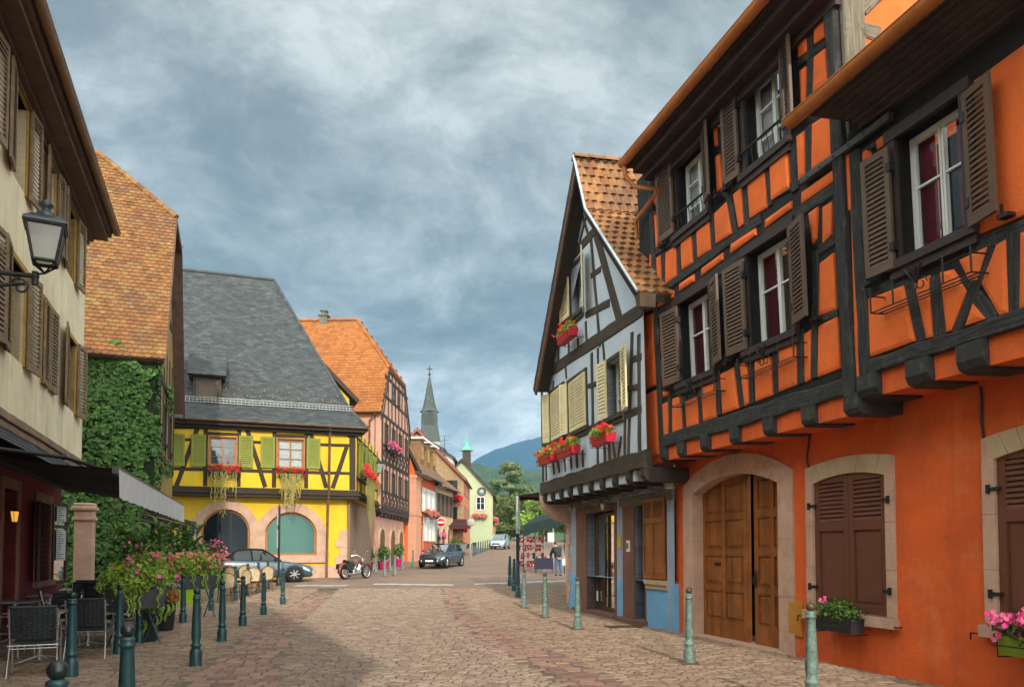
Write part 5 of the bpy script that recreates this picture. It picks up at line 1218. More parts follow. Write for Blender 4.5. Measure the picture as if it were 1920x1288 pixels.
g = MB(); g.fbox(YS, 0, 8, YZ - .1, yv + .1, -.3, 0); g.build('street_wall', YW, YH)
for a, tp in ((a1, atop1), (a2, atop2)):
    surround(YFL, a[0], a[1], asil, asp, tp - asp, .42, YH, SAND, -.30, .05, .42, 7, 2, sillh=.35)
    g = MB(); k = 20; fw = .10; o_ = arc(a[0], a[1], asp, tp - asp, k); i_ = arc(a[0] + fw, a[1] - fw, asp, tp - asp - fw, k)
    g.prism(YFL, [(a[0], asil)] + o_ + [(a[1], asil), (a[1] - fw, asil)] + i_[::-1] + [(a[0] + fw, asil)], -.2, -.12); g.fbox(YFL, a[0] + fw, a[1] - fw, asil, asil + fw, -.2, -.121)
    wn = g.build('shop_window', M('varnished_pine', (.36, .14, .03), .5, .2, 4, spec=.5) if 'varnished_pine' not in MATS else MATS['varnished_pine'], YH)
    g = MB(); g.prism(YFL, archpoly(a[0] + fw * .5, a[1] - fw * .5, asil + .05, asp, tp - asp - fw * .5, 16), -.175, -.165)
    g.build('pane', PANED if a is a1 else glass('teal_blind_glass', (.06, .17, .15), .05, .12), wn)
    if a is a1:
        for f in (.34, .6): g = MB(); u = a[0] + (a[1] - a[0]) * f; g.fbox(YFL, u - .02, u + .02, asil + .05, asp + (tp - asp) * .88, -.164, -.15); g.build('mullion', IRON, wn)
    g = MB(); g.fbox(YFL, a[0], a[1], asil, tp, -1.6, -1.5); g.build('room', ROOM, wn)
g = MB(); g.fbox(YFL, y(905, 900)[0], .04, YZ - .1, y(1000, 898)[1], -.3, .07)
for i in range(6): w = .35 if i % 2 else .55; g.fbox(YFL, -w, .03, y(1000, 898)[1] + i * .42 + .01, y(1000, 898)[1] + (i + 1) * .42, -.3, .03 + .003 * i) if i < 4 else None
g.build('stone_plinth', SAND, YH)
# upper storey
yn = .38; YU = YFL.off(yn); yu = lambda a, b: YU.px(*Ze(a, b))
uR = yu(1184, 300)[0]; vB0 = (yu(20, 480)[1] + yu(1175, 498)[1]) / 2; vB1 = (yu(20, 425)[1] + yu(1175, 440)[1]) / 2; vE = (yu(90, 40)[1] + yu(1185, 70)[1]) / 2
yw = [q2r(YU, [Ze(*p) for p in q]) for q in ([(297, 127), (460, 130), (460, 303), (297, 300)], [(710, 140), (868, 142), (866, 318), (708, 314)], [(-30, 105), (46, 110), (46, 300), (-30, 296)])]
print('yellow up', uR, vB0, vB1, vE, yw)
g = MB(); g.wall(YU, [(YL, vB0), (uR, vB0), (uR, vE), (YL, vE)], [rect(*r) for r in yw], .25); g.build('upper_wall', YW, YH)
YSU = Frame(YU.P(uR, 0, 0), (-.05, 1))
g = MB(); g.fbox(YSU, 0, 8.4, vB0, vE, -.2, 0); g.build('street_wall', YW, YH)
PINE = MATS['varnished_pine']; SKYPANE = glass('sky_mirroring_pane', (.05, .07, .09), .1, ior=1.75)
for i, r in enumerate(yw): window(YU, r, YH, PINE, PINE, .06, .05, .05, 3, curtain=[(0, .5, NET), (.5, 1, NET)] if i == 1 else None, sillmat=DARKTIM, fw=.05, pane=PANE if i == 1 else SKYPANE)
GREENSH = M('lime_green_shutter', (.20, .22, .03), .55, .12, 5, .003, 50); GREENSL = GREENSH
for q in ([(57, 103), (150, 108), (150, 302), (57, 298)], [(188, 108), (277, 111), (277, 304), (188, 302)], [(475, 117), (562, 120), (562, 312), (475, 308)], [(608, 123), (694, 126), (694, 314), (608, 311)], [(885, 133), (968, 136), (968, 320), (885, 316)]):
    r = q2r(YU, [Ze(*p) for p in q], .06); shutter(YU, r, YH, GREENSH, 'L', 0, .05, .045, slat=.085, fr=.09)
g = MB()
for a, b, w in [((80, 62), (1190, 90), .20), ((45, 316), (1150, 346), .15), ((62, 40), (60, 425), .22), ((278, 55), (272, 420), .18), ((480, 62), (475, 425), .17), ((692, 70), (688, 430), .18), ((886, 80), (883, 435), .18), ((1162, 85), (1162, 445), .30),
    ((278, 103), (480, 112), .14), ((692, 118), (885, 124), .16), ((150, 142), (190, 144), .13), ((560, 157), (612, 159), .14), ((968, 172), (1148, 178), .15), ((235, 50), (100, 420), .2), ((520, 60), (636, 428), .2), ((905, 90), (1004, 432), .2), ((1128, 185), (1042, 435), .2), ((1098, 80), (1150, 125), .17)]:
    g.beam(YU, yu(*a), yu(*b), w, 0, .025, .008)
for i in range(7):
    g.beam(YSU, (.3 + i * 1.3, vB0), (.3 + i * 1.3, vE), .2, 0, .025)
for v in (vB0 + 1.05, vE - .35): g.beam(YSU, (0, v), (8.4, v), .16, 0, .022)
g.build('timber_frame', DARKTIM, YH)
for i in (0, 1, 2, 3): shutter(YSU, (.55 + i * 1.9, 1.05 + i * 1.9, vB0 + 1.1, vE - .5), YH, GREENSH, 'L', -.2, .05, .04, slat=.1, fr=.08)
g = MB(); hB = vB1 - vB0
for i, n in enumerate((.10, .17, .08)): g.fbox(YU, YL, uR + .03 + n, vB0 + hB * i / 3, vB0 + hB * (i + .92) / 3, -.5, n); g.fbox(YSU, -n, 8.4, vB0 + hB * i / 3 + .002, vB0 + hB * (i + .92) / 3 - .002, -.2, n)
g.build('jetty_moulding', DARKTIM, YH)
g = MB(); g.fbox(YSU, .2, 8.2, YZ, vB0, -.42, -.30)
for i in range(26): g.fbox(YS, .25 + i * .3, .45 + i * .3, YZ, vB0 - .02, .01, .05)
g.build('plank_cladding', M('brown_planks', (.22, .14, .09), .8, .4, 4, .01, 20, grain=True), YH)
# roof: bell-cast hip
en = .45; vEa = yu(700, 28)[1]
E0, E1 = YU.P(YL, vE + .05, en), YU.P(uR + .45, vE + .05, en)
bn = -.75; bv = YU.px(500, 757, bn)[1]; br_ = YU.px(655, 765, bn); rn = -YD / 2; rv_ = YU.px(513, 521, rn); ruv = YU.px(330, 508, rn)
print('yroof', bv, br_, rv_, ruv)
rvv = (rv_[1] + ruv[1]) / 2
Bk0, Bk1 = YU.P(YL, bv, bn), YU.P(br_[0], bv, bn); R0, R1 = YU.P(YL, rvv, rn), YU.P(rv_[0], rvv, rn)
S1 = YU.P(uR + .45, vE + .05, -YD - en); SB = YU.P(br_[0], bv, -YD - bn)
g = MB(); un = MB(); kw = dict(tw=.30, ex=.155, th=.010, style='flat', jit=.008)
tiled(g, [E0, E1, Bk1, Bk0], un, **kw); tiled(g, [Bk0, Bk1, R1, R0], un, **kw)
tiled(g, [E1, S1, SB, Bk1], un, **kw); tiled(g, [Bk1, SB, R1], un, **kw)
SB0 = YU.P(YL, bv, -YD - bn); tiled(g, [S1, YU.P(YL, vE + .05, -YD - en), SB0, SB], un, tw=.6, ex=.4, th=.01, style='flat'); tiled(g, [SB, SB0, R0, R1], un, tw=.6, ex=.4, th=.01, style='flat')
for a, b in ((R1, R0), (Bk1, R1), (E1, Bk1)):
    k = max(2, int((b - a).length / .3))
    for i in range(k): p, q = a.lerp(b, i / k), a.lerp(b, (i + 1.1) / k); g.tube([p + V3((0, 0, .0)), q + V3((0, 0, .01))], .07, 6, radii=[.09, .075])
ro = g.build('roof', SLATE, YH); un.build('roof_deck', DARKTIM, ro)
g = MB(); g.fbox(YU, YL, uR + .40, vE - .16, vE + .02, -.1, en - .05); g.fbox(YU, YL, uR + .2, vE - .30, vE - .16, -.05, .18); g.build('eaves', DARKTIM, YH)
g = MB(); gutter(g, E0 + YU.N * .06, E1 + YU.N * .06 + YU.U * .05, .075); gutter(g, E1 + YU.U * .08, S1 + YU.U * .08, .075); g.build('gutter', OLDGUT, YH)
g = MB(); q = YU.px(*Ze(1028, 60), .3); g.tube([YU.P(q[0], vE, en), YU.P(q[0], vE - .3, .12), YU.P(q[0] - .02, vB0 + .1, .12), YU.P(q[0] - .04, vB0 - .2, -.1), YFL.P(q[0] - .05, YZ, .12)], .06, 8)
for v in (vB0 + 1.2, vB0 - 1.2, YZ + 1.2): g.lathe([(.075, -.03), (.075, .03)], YU.P(q[0] - .03, v, .12 if v > vB0 else -.26), 8)
g.build('downpipe', OLDGUT, YH)
# snow guard
nrm = (E1 - E0).cross(Bk0 - E0).normalized(); nrm = nrm if nrm.z > 0 else -nrm
g = MB(); a, b = E0.lerp(Bk0, .80) + nrm * .06, E1.lerp(Bk1, .80) + nrm * .06; up = V3((0, 0, .22))
for f in (0, .5, 1): g.tube([a + up * f + V3((0, 0, .03)), b + up * f + V3((0, 0, .03))], .014, 5)
k = int((b - a).length / .16)
for i in range(k): p = a.lerp(b, i / k); g.tube([p, p + up], .009, 4, cap=False)
g.build('snow_guard', STEEL, YH)
N2 = (Bk1 - Bk0).cross(R0 - Bk0).normalized(); N2 = N2 if N2.z > 0 else -N2
g = MB()
for row in (.035, .075):
    for i in range(26):
        p = Bk0.lerp(Bk1, (i + (.5 if row > .05 else 0)) / 26).lerp(R0.lerp(R1, (i + (.5 if row > .05 else 0)) / 26), row); g.hexa([p + V3(d) + N2 * h for h in (0, .05) for d in ((-.02, -.02, 0), (.02, -.02, 0), (.02, .02, .13), (-.02, .02, .13))])
g.build('snow_hook', M('rust_hooks', (.25, .12, .07), .8), YH)
# roof dormer with boarded hatch
dpt = rayplane(388, 752, Bk0, N2); du, dv2 = (dpt - YU.O).dot(YU.U), dpt.z; dn_ = (dpt - YU.O).dot(YU.N)
s_ = 1450 / dpt.y; hwid = 25 / s_; hh_ = 50 / s_
g = MB(); g.fbox(YU, du - hwid, du - hwid + .14, dv2, dv2 + hh_, dn_ - 1.2, dn_ + .04); g.fbox(YU, du + hwid - .14, du + hwid, dv2, dv2 + hh_, dn_ - 1.2, dn_ + .041); g.fbox(YU, du - hwid - .05, du + hwid + .05, dv2 + hh_ - .12, dv2 + hh_, dn_ - 1.2, dn_ + .06); g.fbox(YU, du - hwid - .06, du + hwid + .06, dv2 - .1, dv2 + .02, dn_ - .5, dn_ + .08)
dm = g.build('dormer', BROWNTIM, YH)
g = MB(); g.fbox(YU, du - hwid + .13, du + hwid - .13, dv2 + .02, dv2 + hh_ - .11, dn_ - .1, dn_ - .05); g.build('dormer_hatch', M('grey_board', (.13, .10, .075), .85, .25, 4, .006, 30), dm)
g = MB(); w2 = 34 / s_; un = MB(); ph = 62 / s_; c0_ = dv2 + hh_ - .05
tiled(g, [YU.P(du - w2, c0_, dn_ + .3), YU.P(du + w2, c0_, dn_ + .3), YU.P(du + w2, c0_ + ph - .1, dn_ - .72), YU.P(du - w2, c0_ + ph - .1, dn_ - .72)], un, **kw); g.build('dormer_roof', SLATE, dm); un.build('dormer_deck', DARKTIM, dm)
g = MB(); 
for s in (-1, 1): g.prism(IG if False else Frame(YU.P(du + s * (w2 - .1), 0, 0), -YU.N), [(-dn_ - .1, c0_ - .1), (-dn_ + .7, c0_ - .1), (-dn_ + .7, c0_ + ph - .25)], -.05, .05)
g.build('dormer_cheek', SLATE, dm)
# yellow rear wing whose gable looks over the end of the slate roof
RW = YU.off(-6.6); q = [RW.px(*a) for a in ((598, 684), (668, 757), (655, 748), (655, 800), (590, 800), (590, 684))]
g = MB(); g.prism(RW, [q[0], q[2], q[3], q[4], q[5]], -4, 0); g.build('rear_gable', YW, YH)
g = MB(); a, b = q[0], q[1]; d = V3((b[0] - a[0], b[1] - a[1])).normalized(); e = V3((-d.y, d.x)) * .22
g.prism(RW, [(a[0] - d.x * .8, a[1] - d.y * .8), b, (b[0] + e.x, b[1] + e.y), (a[0] - d.x * .8 + e.x, a[1] - d.y * .8 + e.y)], -4.2, .35); g.build('rear_gable_roof', DARKTIM, YH)
# ================================================================== STREET BEYOND THE CROSSING
PINKW = M('pink_plaster', (.56, .29, .21), .85, .10, 1.5, .006, 28, stain=((.44, .22, .16), .4, 1.3, .54))
ORTILE = M('new_orange_tiles', (.50, .15, .025), .82, .15, 5, .005, 40, isl=[(.25, .078, .018), (.32, .108, .025), (.36, .13, .03), (.28, .088, .02)], stain=((.18, .075, .03), .6, .8, .52))
def smallwin(F, r, par, frame, sh=None, shmat=None, rows=2, sw_=.5, n=.03, sill=None, curtain=False):
    u0, u1, v0, v1 = r; g = MB(); e = .07
    g.fbox(F, u0, u0 + e, v0, v1, -.03, n); g.fbox(F, u1 - e, u1, v0, v1, -.03, n); g.fbox(F, u0 + e, u1 - e, v1 - e, v1, -.03, n + .002); g.fbox(F, u0 + e, u1 - e, v0, v0 + e, -.03, n + .03)
    m_ = (u0 + u1) / 2; g.fbox(F, m_ - .03, m_ + .03, v0 + e, v1 - e, -.03, n - .004)
    for i in range(1, rows): v = v0 + (v1 - v0) * i / rows; g.fbox(F, u0 + e, u1 - e, v - .02, v + .02, -.03, n - .008)
    w = g.build('window', frame, par); g = MB(); g.fbox(F, u0 + .03, u1 - .03, v0 + .03, v1 - .03, -.005, .004); g.build('pane', PANED, w)
    if sh:
        for s in (0, 1):
            wd = (u1 - u0) * sw_; a = (u0 - wd, u0) if s == 0 else (u1, u1 + wd)
            shutter(F, (a[0], a[1], v0, v1), par, shmat, 'L' if s else 'R', -.05, .03, .04, slat=.14, fr=.06)
    return w
# ---- pink half-timbered house
PC = at(703, 1035, 46); pz = gz(46) - .1
PF = Frame((PC.x, PC.y, 0), (1, -.05)); PG = Frame((PC.x, PC.y, 0), PF.N0 * -1); PG = Frame((PC.x, PC.y, 0), (-PF.N.x, -PF.N.y))
PH = thing('half_timbered_house', 'tall pink half-timbered house with an orange half-hipped tile roof and a chimney', 'house', PF.P(-4, 0, 0))
pev = PF.px(703, 772, .3)[1]; PD = 9.0; prv = PF.off(-PD / 2).px(670, 600)[1]
hp_ = halfhip(PF, -12, PD, pev, prv, PH, ORTILE, (738, 690), (670, 600), tw=.26, ex=.24, th=.02, deck=DARKTIM)
vJ = PF.px(703, 952, 0)[1]; g = MB(); g.fbox(PF, -12, 0, pz, pev + .3, -PD, 0); g.build('wall', PINKW, PH)
jn = .35; PGU = PG.off(jn)
g = MB(); g.prism(PGU, [(0, vJ), (PD, vJ), (PD, pev), (PD + hp_['hn'], hp_['hv'] - .05), (-hp_['hn'], hp_['hv'] - .05), (0, pev)], -jn - .1, 0); g.build('gable_wall', PINKW, PH)
g = MB(); st = (pev - vJ) / 2
for v in (vJ + .12, vJ + 1.0, vJ + st, vJ + st + 1.0, pev - .05, pev + 1.2, (pev + hp_['hv']) / 2 + .9): g.beam(PGU, (0 if v < pev else (v - pev) * .35, v), (PD if v < pev else PD - (v - pev) * .35, v), .28 if abs(v - vJ - st) < .1 or v < vJ + .5 else .18, 0, .05)
for fl in range(2):
    for i in range(9): u = .15 + i * (PD - .3) / 8; g.beam(PGU, (u, vJ + st * fl), (u, vJ + st * (fl + 1)), .34 if i in (0, 8) else .26, 0, .045)
    for i in range(8):
        u = .15 + i * (PD - .3) / 8; g.beam(PGU, (u, vJ + st * fl + .1), (u + 1.0, vJ + st * fl + 1.0), .13, 0, .035); g.beam(PGU, (u + 1, vJ + st * fl + .1), (u, vJ + st * fl + 1.0), .12, 0, .03)
for i in range(6): u = 1.8 + i * 1.1; g.beam(PGU, (u, pev), (u, hp_['hv'] - .2), .17, 0, .045)
g.beam(PGU, (.4, pev), (2.2, hp_['hv'] - .3), .18, 0, .04); g.beam(PGU, (PD - .4, pev), (PD - 2.2, hp_['hv'] - .3), .18, 0, .04)
g.build('timber_frame', DARKTIM, PH)
for fl in range(2):
    for i in (0, 2, 4, 6): u = .3 + (i + .5) * (PD - .3) / 8; smallwin(PGU, (u - .05, u + .95, vJ + st * fl + 1.05, vJ + st * (fl + 1) - .45), PH, DARKTIM, rows=2, n=.05)
for i in (0, 1): smallwin(PGU, (3.1 + i * 1.6, 4.0 + i * 1.6, pev + 1.35, pev + 2.4), PH, DARKTIM)
g = MB(); g.fbox(PGU, 0, PD, vJ - .25, vJ, -jn, .03)
g.build('jetty_moulding', DARKTIM, PH)
for i in range(9): g = MB(); joist(g, PGU, .3 + i * 1.05, .2, vJ - .5, vJ - .24, -jn, .05); g.build('joist', DARKTIM, PH)
for u in (1.2, 4.4, 7.2):
    surround(PG, u, u + 1.5, pz, pz + 2.0, .6, .25, PH, SAND, -.1, .05, stones=7, jamb=2)
    g = MB(); g.prism(PG, archpoly(u, u + 1.5, pz, pz + 2.0, .6), -.05, .012); g.build('arched_door', OAKDARK, PH)
q = PF.off(-PD / 2).px(608, 590); g = MB(); g.fbox(PF, q[0] - .26, q[0] + .26, prv - .8, prv + .25, -PD / 2 - .26, -PD / 2 + .26); g.fbox(PF, q[0] - .33, q[0] + .33, prv + .25, prv + .34, -PD / 2 - .33, -PD / 2 + .33); g.fbox(PF, q[0] - .17, q[0] + .17, prv + .34, prv + .58, -PD / 2 - .17, -PD / 2 + .17); g.fbox(PF, q[0] - .24, q[0] + .24, prv + .58, prv + .64, -PD / 2 - .24, -PD / 2 + .24); g.build('chimney', MATS['stained_copper'] if False else M('sooty_render', (.12, .11, .09), .9, .3, 3), PH)
g = MB(); gutter(g, PF.P(-12, pev + .02, .38), PF.P(.3, pev + .02, .38), .08); g.build('gutter', OLDGUT, PH)
g = MB(); g.tube([PF.P(.1, pev, .38), PF.P(-.35, pev - .5, .12), PF.P(-.35, pz, .12)], .06, 7); g.build('downpipe', OLDGUT, PH)

# ---- red plaster house
REDH = M('vermilion_plaster', (.50, .085, .035), .85, .12, 1.5, .006, 28, stain=((.36, .07, .03), .4, 1.2, .54))
PEACH = M('peach_stone', (.56, .27, .17), .85, .12, 2, .008, 28)
BEIGE = M('beige_plaster', (.55, .38, .20), .85, .12, 1.5, .006, 28, stain=((.40, .27, .14), .4, 1.2, .54))
WHITESH = M('white_grey_shutter', (.55, .52, .46), .6, .15, 5)
OLDTILE = M('brown_old_tiles', (.20, .10, .06), .85, .3, 4, .006, 30, isl=[(.15, .07, .045), (.24, .12, .07), (.28, .15, .09), (.18, .10, .07)])
ra = at(778, 1035, 55); rb = at(815, 1035, 62); RHF = Frame((ra.x, ra.y, 0), (rb.x - ra.x, rb.y - ra.y)); rL = (rb - ra).length; rz = gz(55) - .2
RH = thing('plaster_house', 'red plaster house with white shutters, peach corner pilaster and mansard dormers', 'house', RHF.P(3, 0, 0))
rev = RHF.px(765, 876, .4)[1]; HF2 = Frame((ra.x, ra.y, 0), (RHF.N0.x, RHF.N0.y))
g = MB(); g.fbox(RHF, 0, rL, rz, rev, -9, 0); g.build('wall', REDH, RH)
g = MB(); g.prism(HF2, [(-9, rz), (-.02, rz), (-.02, rev + .1), (-1.2, rev + 3.6), (-4, rev + 5), (-9, rev + 5)], -.1, .03); g.build('side_wall', M('bright_red_orange_plaster', (.62, .13, .035), .85, .1, 1.5), RH)
g = MB(); g.fbox(RHF, -.1, 1.6, rz, rev - .3, -.5, .07); g.fbox(RHF, -.16, 1.66, rev - 3.0, rev - 2.75, -.5, .12); g.fbox(RHF, -.16, 1.66, rev - .35, rev - .1, -.5, .14); g.build('pilaster', PEACH, RH)
g = MB(); un = MB(); tiled(g, [RHF.P(-.4, rev, .55), RHF.P(rL + .2, rev, .55), RHF.P(rL + .2, rev + 3.4, -1.2), RHF.P(-.4, rev + 3.4, -1.2)], un, tw=.3, ex=.3, th=.02)
tiled(g, [RHF.P(-.4, rev + 3.4, -1.2), RHF.P(rL + .2, rev + 3.4, -1.2), RHF.P(rL + .2, rev + 5.2, -4.2), RHF.P(-.4, rev + 5.2, -4.2)], un, tw=.3, ex=.3, th=.02); ro = g.build('roof', OLDTILE, RH); un.build('roof_deck', SOFFIT, ro)
for i in range(3):
    u = .9 + i * 2.2; g = MB(); g.fbox(RHF, u, u + 1.3, rev + .9, rev + 2.6, -1.5, .15); dm = g.build('dormer', M('dormer_boards', (.22, .12, .045), .7, .25, 4) if i == 0 else MATS['dormer_boards'], RH)
    g = MB(); g.fbox(RHF, u - .2, u + 1.5, rev + 2.6, rev + 2.75, -1.5, .4); g.build('dormer_roof', WHITEPAINT, dm); smallwin(RHF.off(.15), (u + .25, u + 1.05, rev + 1.15, rev + 2.3), dm, OCHRE)
for v0_, v1_, us in ((rev - 2.6, rev - .8, (2.3, 4.0, 5.7)), (rz + 1.7, rz + 3.6, (2.9, 4.4, 5.8))):
    for u in us: smallwin(RHF, (u, u + .75, v0_, v1_), RH, WHITEPAINT, True, WHITESH, sw_=.5)
surround(RHF, 1.75, 2.5, rz, rz + 2.3, .4, .15, RH, PEACH, -.1, .04, stones=5, jamb=2)
g = MB(); gutter(g, RHF.P(-.4, rev - .02, .62), RHF.P(rL + .2, rev - .02, .62), .08); g.tube([RHF.P(rL, rev, .6), RHF.P(rL - .1, rev - .5, .1), RHF.P(rL - .1, rz, .1)], .06, 6); g.build('gutter', ZINC, RH)
# ---- beige house
bb = at(849, 1035, 69); BGF = Frame((rb.x, rb.y, 0), (bb.x - rb.x, bb.y - rb.y)); bL = (bb - rb).length; bz = gz(62) - .2; bev = BGF.px(818, 907, .4)[1]
BG = thing('plaster_house', 'narrow beige house with dark window rows between the red house and the flowered inn', 'house', BGF.P(3, 0, 0))
g = MB(); g.fbox(BGF, .02, bL, bz, bev, -8, 0); g.build('wall', BEIGE, BG)
g = MB(); un = MB(); tiled(g, [BGF.P(0, bev, .6), BGF.P(bL + .3, bev, .6), BGF.P(bL + .3, bev + 3.8, -4), BGF.P(0, bev + 3.8, -4)], un, tw=.3, ex=.3, th=.02); ro = g.build('roof', OLDTILE, BG); un.build('roof_deck', SOFFIT, ro)
for i in range(4): smallwin(BGF, (.7 + i * 1.6, 1.6 + i * 1.6, bev - 2.3, bev - .5), BG, DARKTIM, True, BROWNPAINT, sw_=.4)
for i in range(3):
    u = .6 + i * 2.1; surround(BGF, u, u + .9, bz, bz + 2.2, .45, .18, BG, SAND, -.1, .05, stones=5, jamb=2); g = MB(); g.prism(BGF, archpoly(u, u + .9, bz, bz + 2.2, .45), -.05, .01); g.build('arched_door', OAKDARK, BG)
g = MB(); gutter(g, BGF.P(0, bev - .02, .66), BGF.P(bL + .3, bev - .02, .66), .08); g.tube([BGF.P(.15, bev, .6), BGF.P(.1, bev - .5, .1), BGF.P(.1, bz, .1)], .06, 6); g.build('gutter', ZINC, BG)
# ---- gabled inn with flowers (gable faces the camera)
def gablehouse(name, label, apexpx, eavepx, Y, dep, wallm, roofm, vbase, pitch_left=None, oh=.4, trim=None, tw=.4, ex=.35):
    a, e = at(apexpx[0], apexpx[1], Y), at(eavepx[0], eavepx[1], Y); hw_ = e.x - a.x - oh * .7; F = Frame((a.x, Y, 0), (1, 0)); zb_ = gz(Y) - .3
    t = thing(name, label, 'house', (a.x, Y, zb_)); sl_ = (a.z - e.z) / (e.x - a.x); ez = a.z - sl_ * hw_
    g = MB(); g.prism(F, [(-hw_, zb_), (hw_, zb_), (hw_, ez - .12), (0, a.z - .15), (-hw_, ez - .12)], -dep, 0); g.build('wall', wallm, t)
    g = MB(); un = MB(); x = e.x - a.x
    tiled(g, [F.P(x, e.z, oh), F.P(x, e.z, -dep), F.P(0, a.z, -dep), F.P(0, a.z, oh)], un, tw=tw, ex=ex, th=.03); tiled(g, [F.P(-x, e.z, -dep), F.P(-x, e.z, oh), F.P(0, a.z, oh), F.P(0, a.z, -dep)], un, tw=tw, ex=ex, th=.03)
    ro = g.build('roof', roofm, t); un.build('roof_deck', trim or SOFFIT, ro)
    g = MB()
    for s in (-1, 1): g.hexa([F.P(s * x, e.z - .25, oh - .05), F.P(0, a.z - .28, oh - .05), F.P(0, a.z - .28, oh + .02), F.P(s * x, e.z - .25, oh + .02), F.P(s * x, e.z + .02, oh - .05), F.P(0, a.z + .02, oh - .05), F.P(0, a.z + .02, oh + .02), F.P(s * x, e.z + .02, oh + .02)])
    g.build('bargeboard', trim or SOFFIT, t)
    return t, F, hw_, ez, zb_, a.z
REDTRIM = M('brick_red_trim', (.26, .075, .05), .7, .2, 4)
INN, INF, ihw, iez, izb, iaz = gablehouse('gabled_inn', 'brown gabled inn with red eaves and red geraniums beyond the beige house', (783, 803), (874, 898), 70, 11, M('shingled_wall', (.30, .20, .11), .85, .3, 4, .02, 12, stain=((.40, .28, .16), .5, 3, .5)), OLDTILE, 0, trim=REDTRIM)
smallwin(INF, (-.5, .5, iaz - 3.2, iaz - 2.0), INN, WHITEPAINT)
for v in (izb + 3.2, izb + 5.6): smallwin(INF, (ihw - 1.5, ihw - .5, v, v + 1.4), INN, DARKTIM)
smallwin(INF, (ihw - 3.2, ihw - 2.2, izb + 5.6, izb + 7), INN, DARKTIM)
INS = Frame(INF.P(ihw, 0, 0), (0, 1)); g = MB(); g.fbox(INS, .02, 10.9, izb, iez - .1, -.2, .02); g.build('street_wall', M('salmon_plaster', (.55, .22, .12), .85, .12, 1.5), INN)
for i in range(4):
    for v in (izb + 3.4, izb + 5.8): smallwin(INS, (.8 + i * 2.5, 1.8 + i * 2.5, v, v + 1.4), INN, DARKTIM)
g = MB(); q = at(830, 812, 74); g.tube([(q.x, 76, iaz - 3.5), (q.x, 76, q.z)], .03, 5)
for k_, w_ in ((0, .55), (.5, .4), (.9, .7), (1.9, .9)): g.tube([(q.x - w_, 76, q.z - k_), (q.x + w_, 76, q.z - k_ + .15)], .015, 4)
an_ = g.build('aerial', IRON, INN)
WHB, *_r = gablehouse('white_house', 'white gabled house half hidden behind the inn roof', (805, 828), (853, 858), 86, 8, M('white_plaster', (.62, .60, .54), .85, .06, 1.5), SLATE, 0)
# ---- green town hall with clock and turret
GREENW = M('pale_green_plaster', (.40, .445, .275), .85, .06, 1.5, .004, 28)
TH, TF, thw, tez, tzb, taz = gablehouse('town_hall', 'pale green gabled town hall with a clock and a copper-capped turret', (866, 860), (928, 927), 90, 16, GREENW, OLDTILE, 0)
TS = Frame(TF.P(thw, 0, 0), (0, 1)); g = MB(); g.fbox(TS, .05, 15.9, tzb, tez - .2, -.2, .03); g.build('street_wall', M('ochre_side_plaster', (.40, .24, .08), .85, .15, 1.5), TH)
for i in range(5):
    smallwin(TS.off(.03), (.8 + i * 3, 2.2 + i * 3, tzb + 4.3, tez - .6), TH, DARKTIM)
    if i < 3: surround(TS, 1 + i * 4, 2.8 + i * 4, tzb, tzb + 2.2, .6, .25, TH, SAND, -.1, .08, stones=5, jamb=2)
cq = at(903, 921.5, 89.9); cu = cq.x - TF.O.x
ax = Matrix.Rotation(R(90), 3, 'X')
g = MB(); g.lathe([(.02, -.02), (.52, -.02), (.52, .06), (.44, .09), (.42, .05), (.01, .05)], TF.P(cu, cq.z, .02), 24, ax=ax); ck = g.build('clock', M('dark_blue_dial', (.02, .035, .05), .5), TH)
g = MB(); g.lathe([(.01, .055), (.27, .055), (.27, .062), (.01, .062)], TF.P(cu, cq.z, .02), 20, ax=ax); g.build('dial', M('pale_dial', (.30, .38, .46), .5), ck)
g = MB()
for i in range(12): a = i * math.pi / 6; g.beam(TF, (cu + math.sin(a) * .32, cq.z + math.cos(a) * .32), (cu + math.sin(a) * .41, cq.z + math.cos(a) * .41), .04, .07, .1, 0)
g.beam(TF, (cu, cq.z), (cu - .22, cq.z + .06), .05, .1, .115, 0); g.beam(TF, (cu, cq.z), (cu + .12, cq.z + .3), .04, .1, .115, 0); g.build('numerals_and_hands', M('gilt', (.7, .6, .3), .4), ck)
wq = [at(893, 931, 90), at(909, 956, 90)]; r = (wq[0].x - TF.O.x, wq[1].x - TF.O.x, wq[1].z, wq[0].z)
g = MB(); g.fbox(TF, r[0] - .18, r[1] + .18, r[2] - .15, r[3] + .18, -.05, .035); g.build('window_surround', SAND, TH); smallwin(TF.off(.035), r, TH, WHITEPAINT, rows=2)
tq = at(875, 870, 97); g = MB(); hw_ = .48
g.box((tq.x, 97, tq.z + .0), (hw_ * 2, hw_ * 2, 3.4))
for i in range(7): g.box((tq.x, 97, tq.z - .1 + i * .25), (hw_ * 2 + .06, hw_ * 2 + .06, .10))
tu = g.build('turret', BROWNTIM, TH)
VERD = M('verdigris_copper', (.13, .36, .30), .6, .2, 3, .004, 20, metal=.2)
zt_ = at(875, 845, 97).z; zm_ = at(875, 826, 97).z; zp_ = at(875, 803, 97).z
g = MB(); g.lathe([(.86, zt_), (.80, zt_ + .1), (.42, zt_ + .55), (.16, zm_ - .1), (.10, zm_)], (tq.x, 97, 0), 8, smooth=False); g.lathe([(.10, zm_), (.12, zm_ + .1), (.05, zm_ + .2), (.015, zp_)], (tq.x, 97, 0), 6); g.build('turret_cap', VERD, TH)
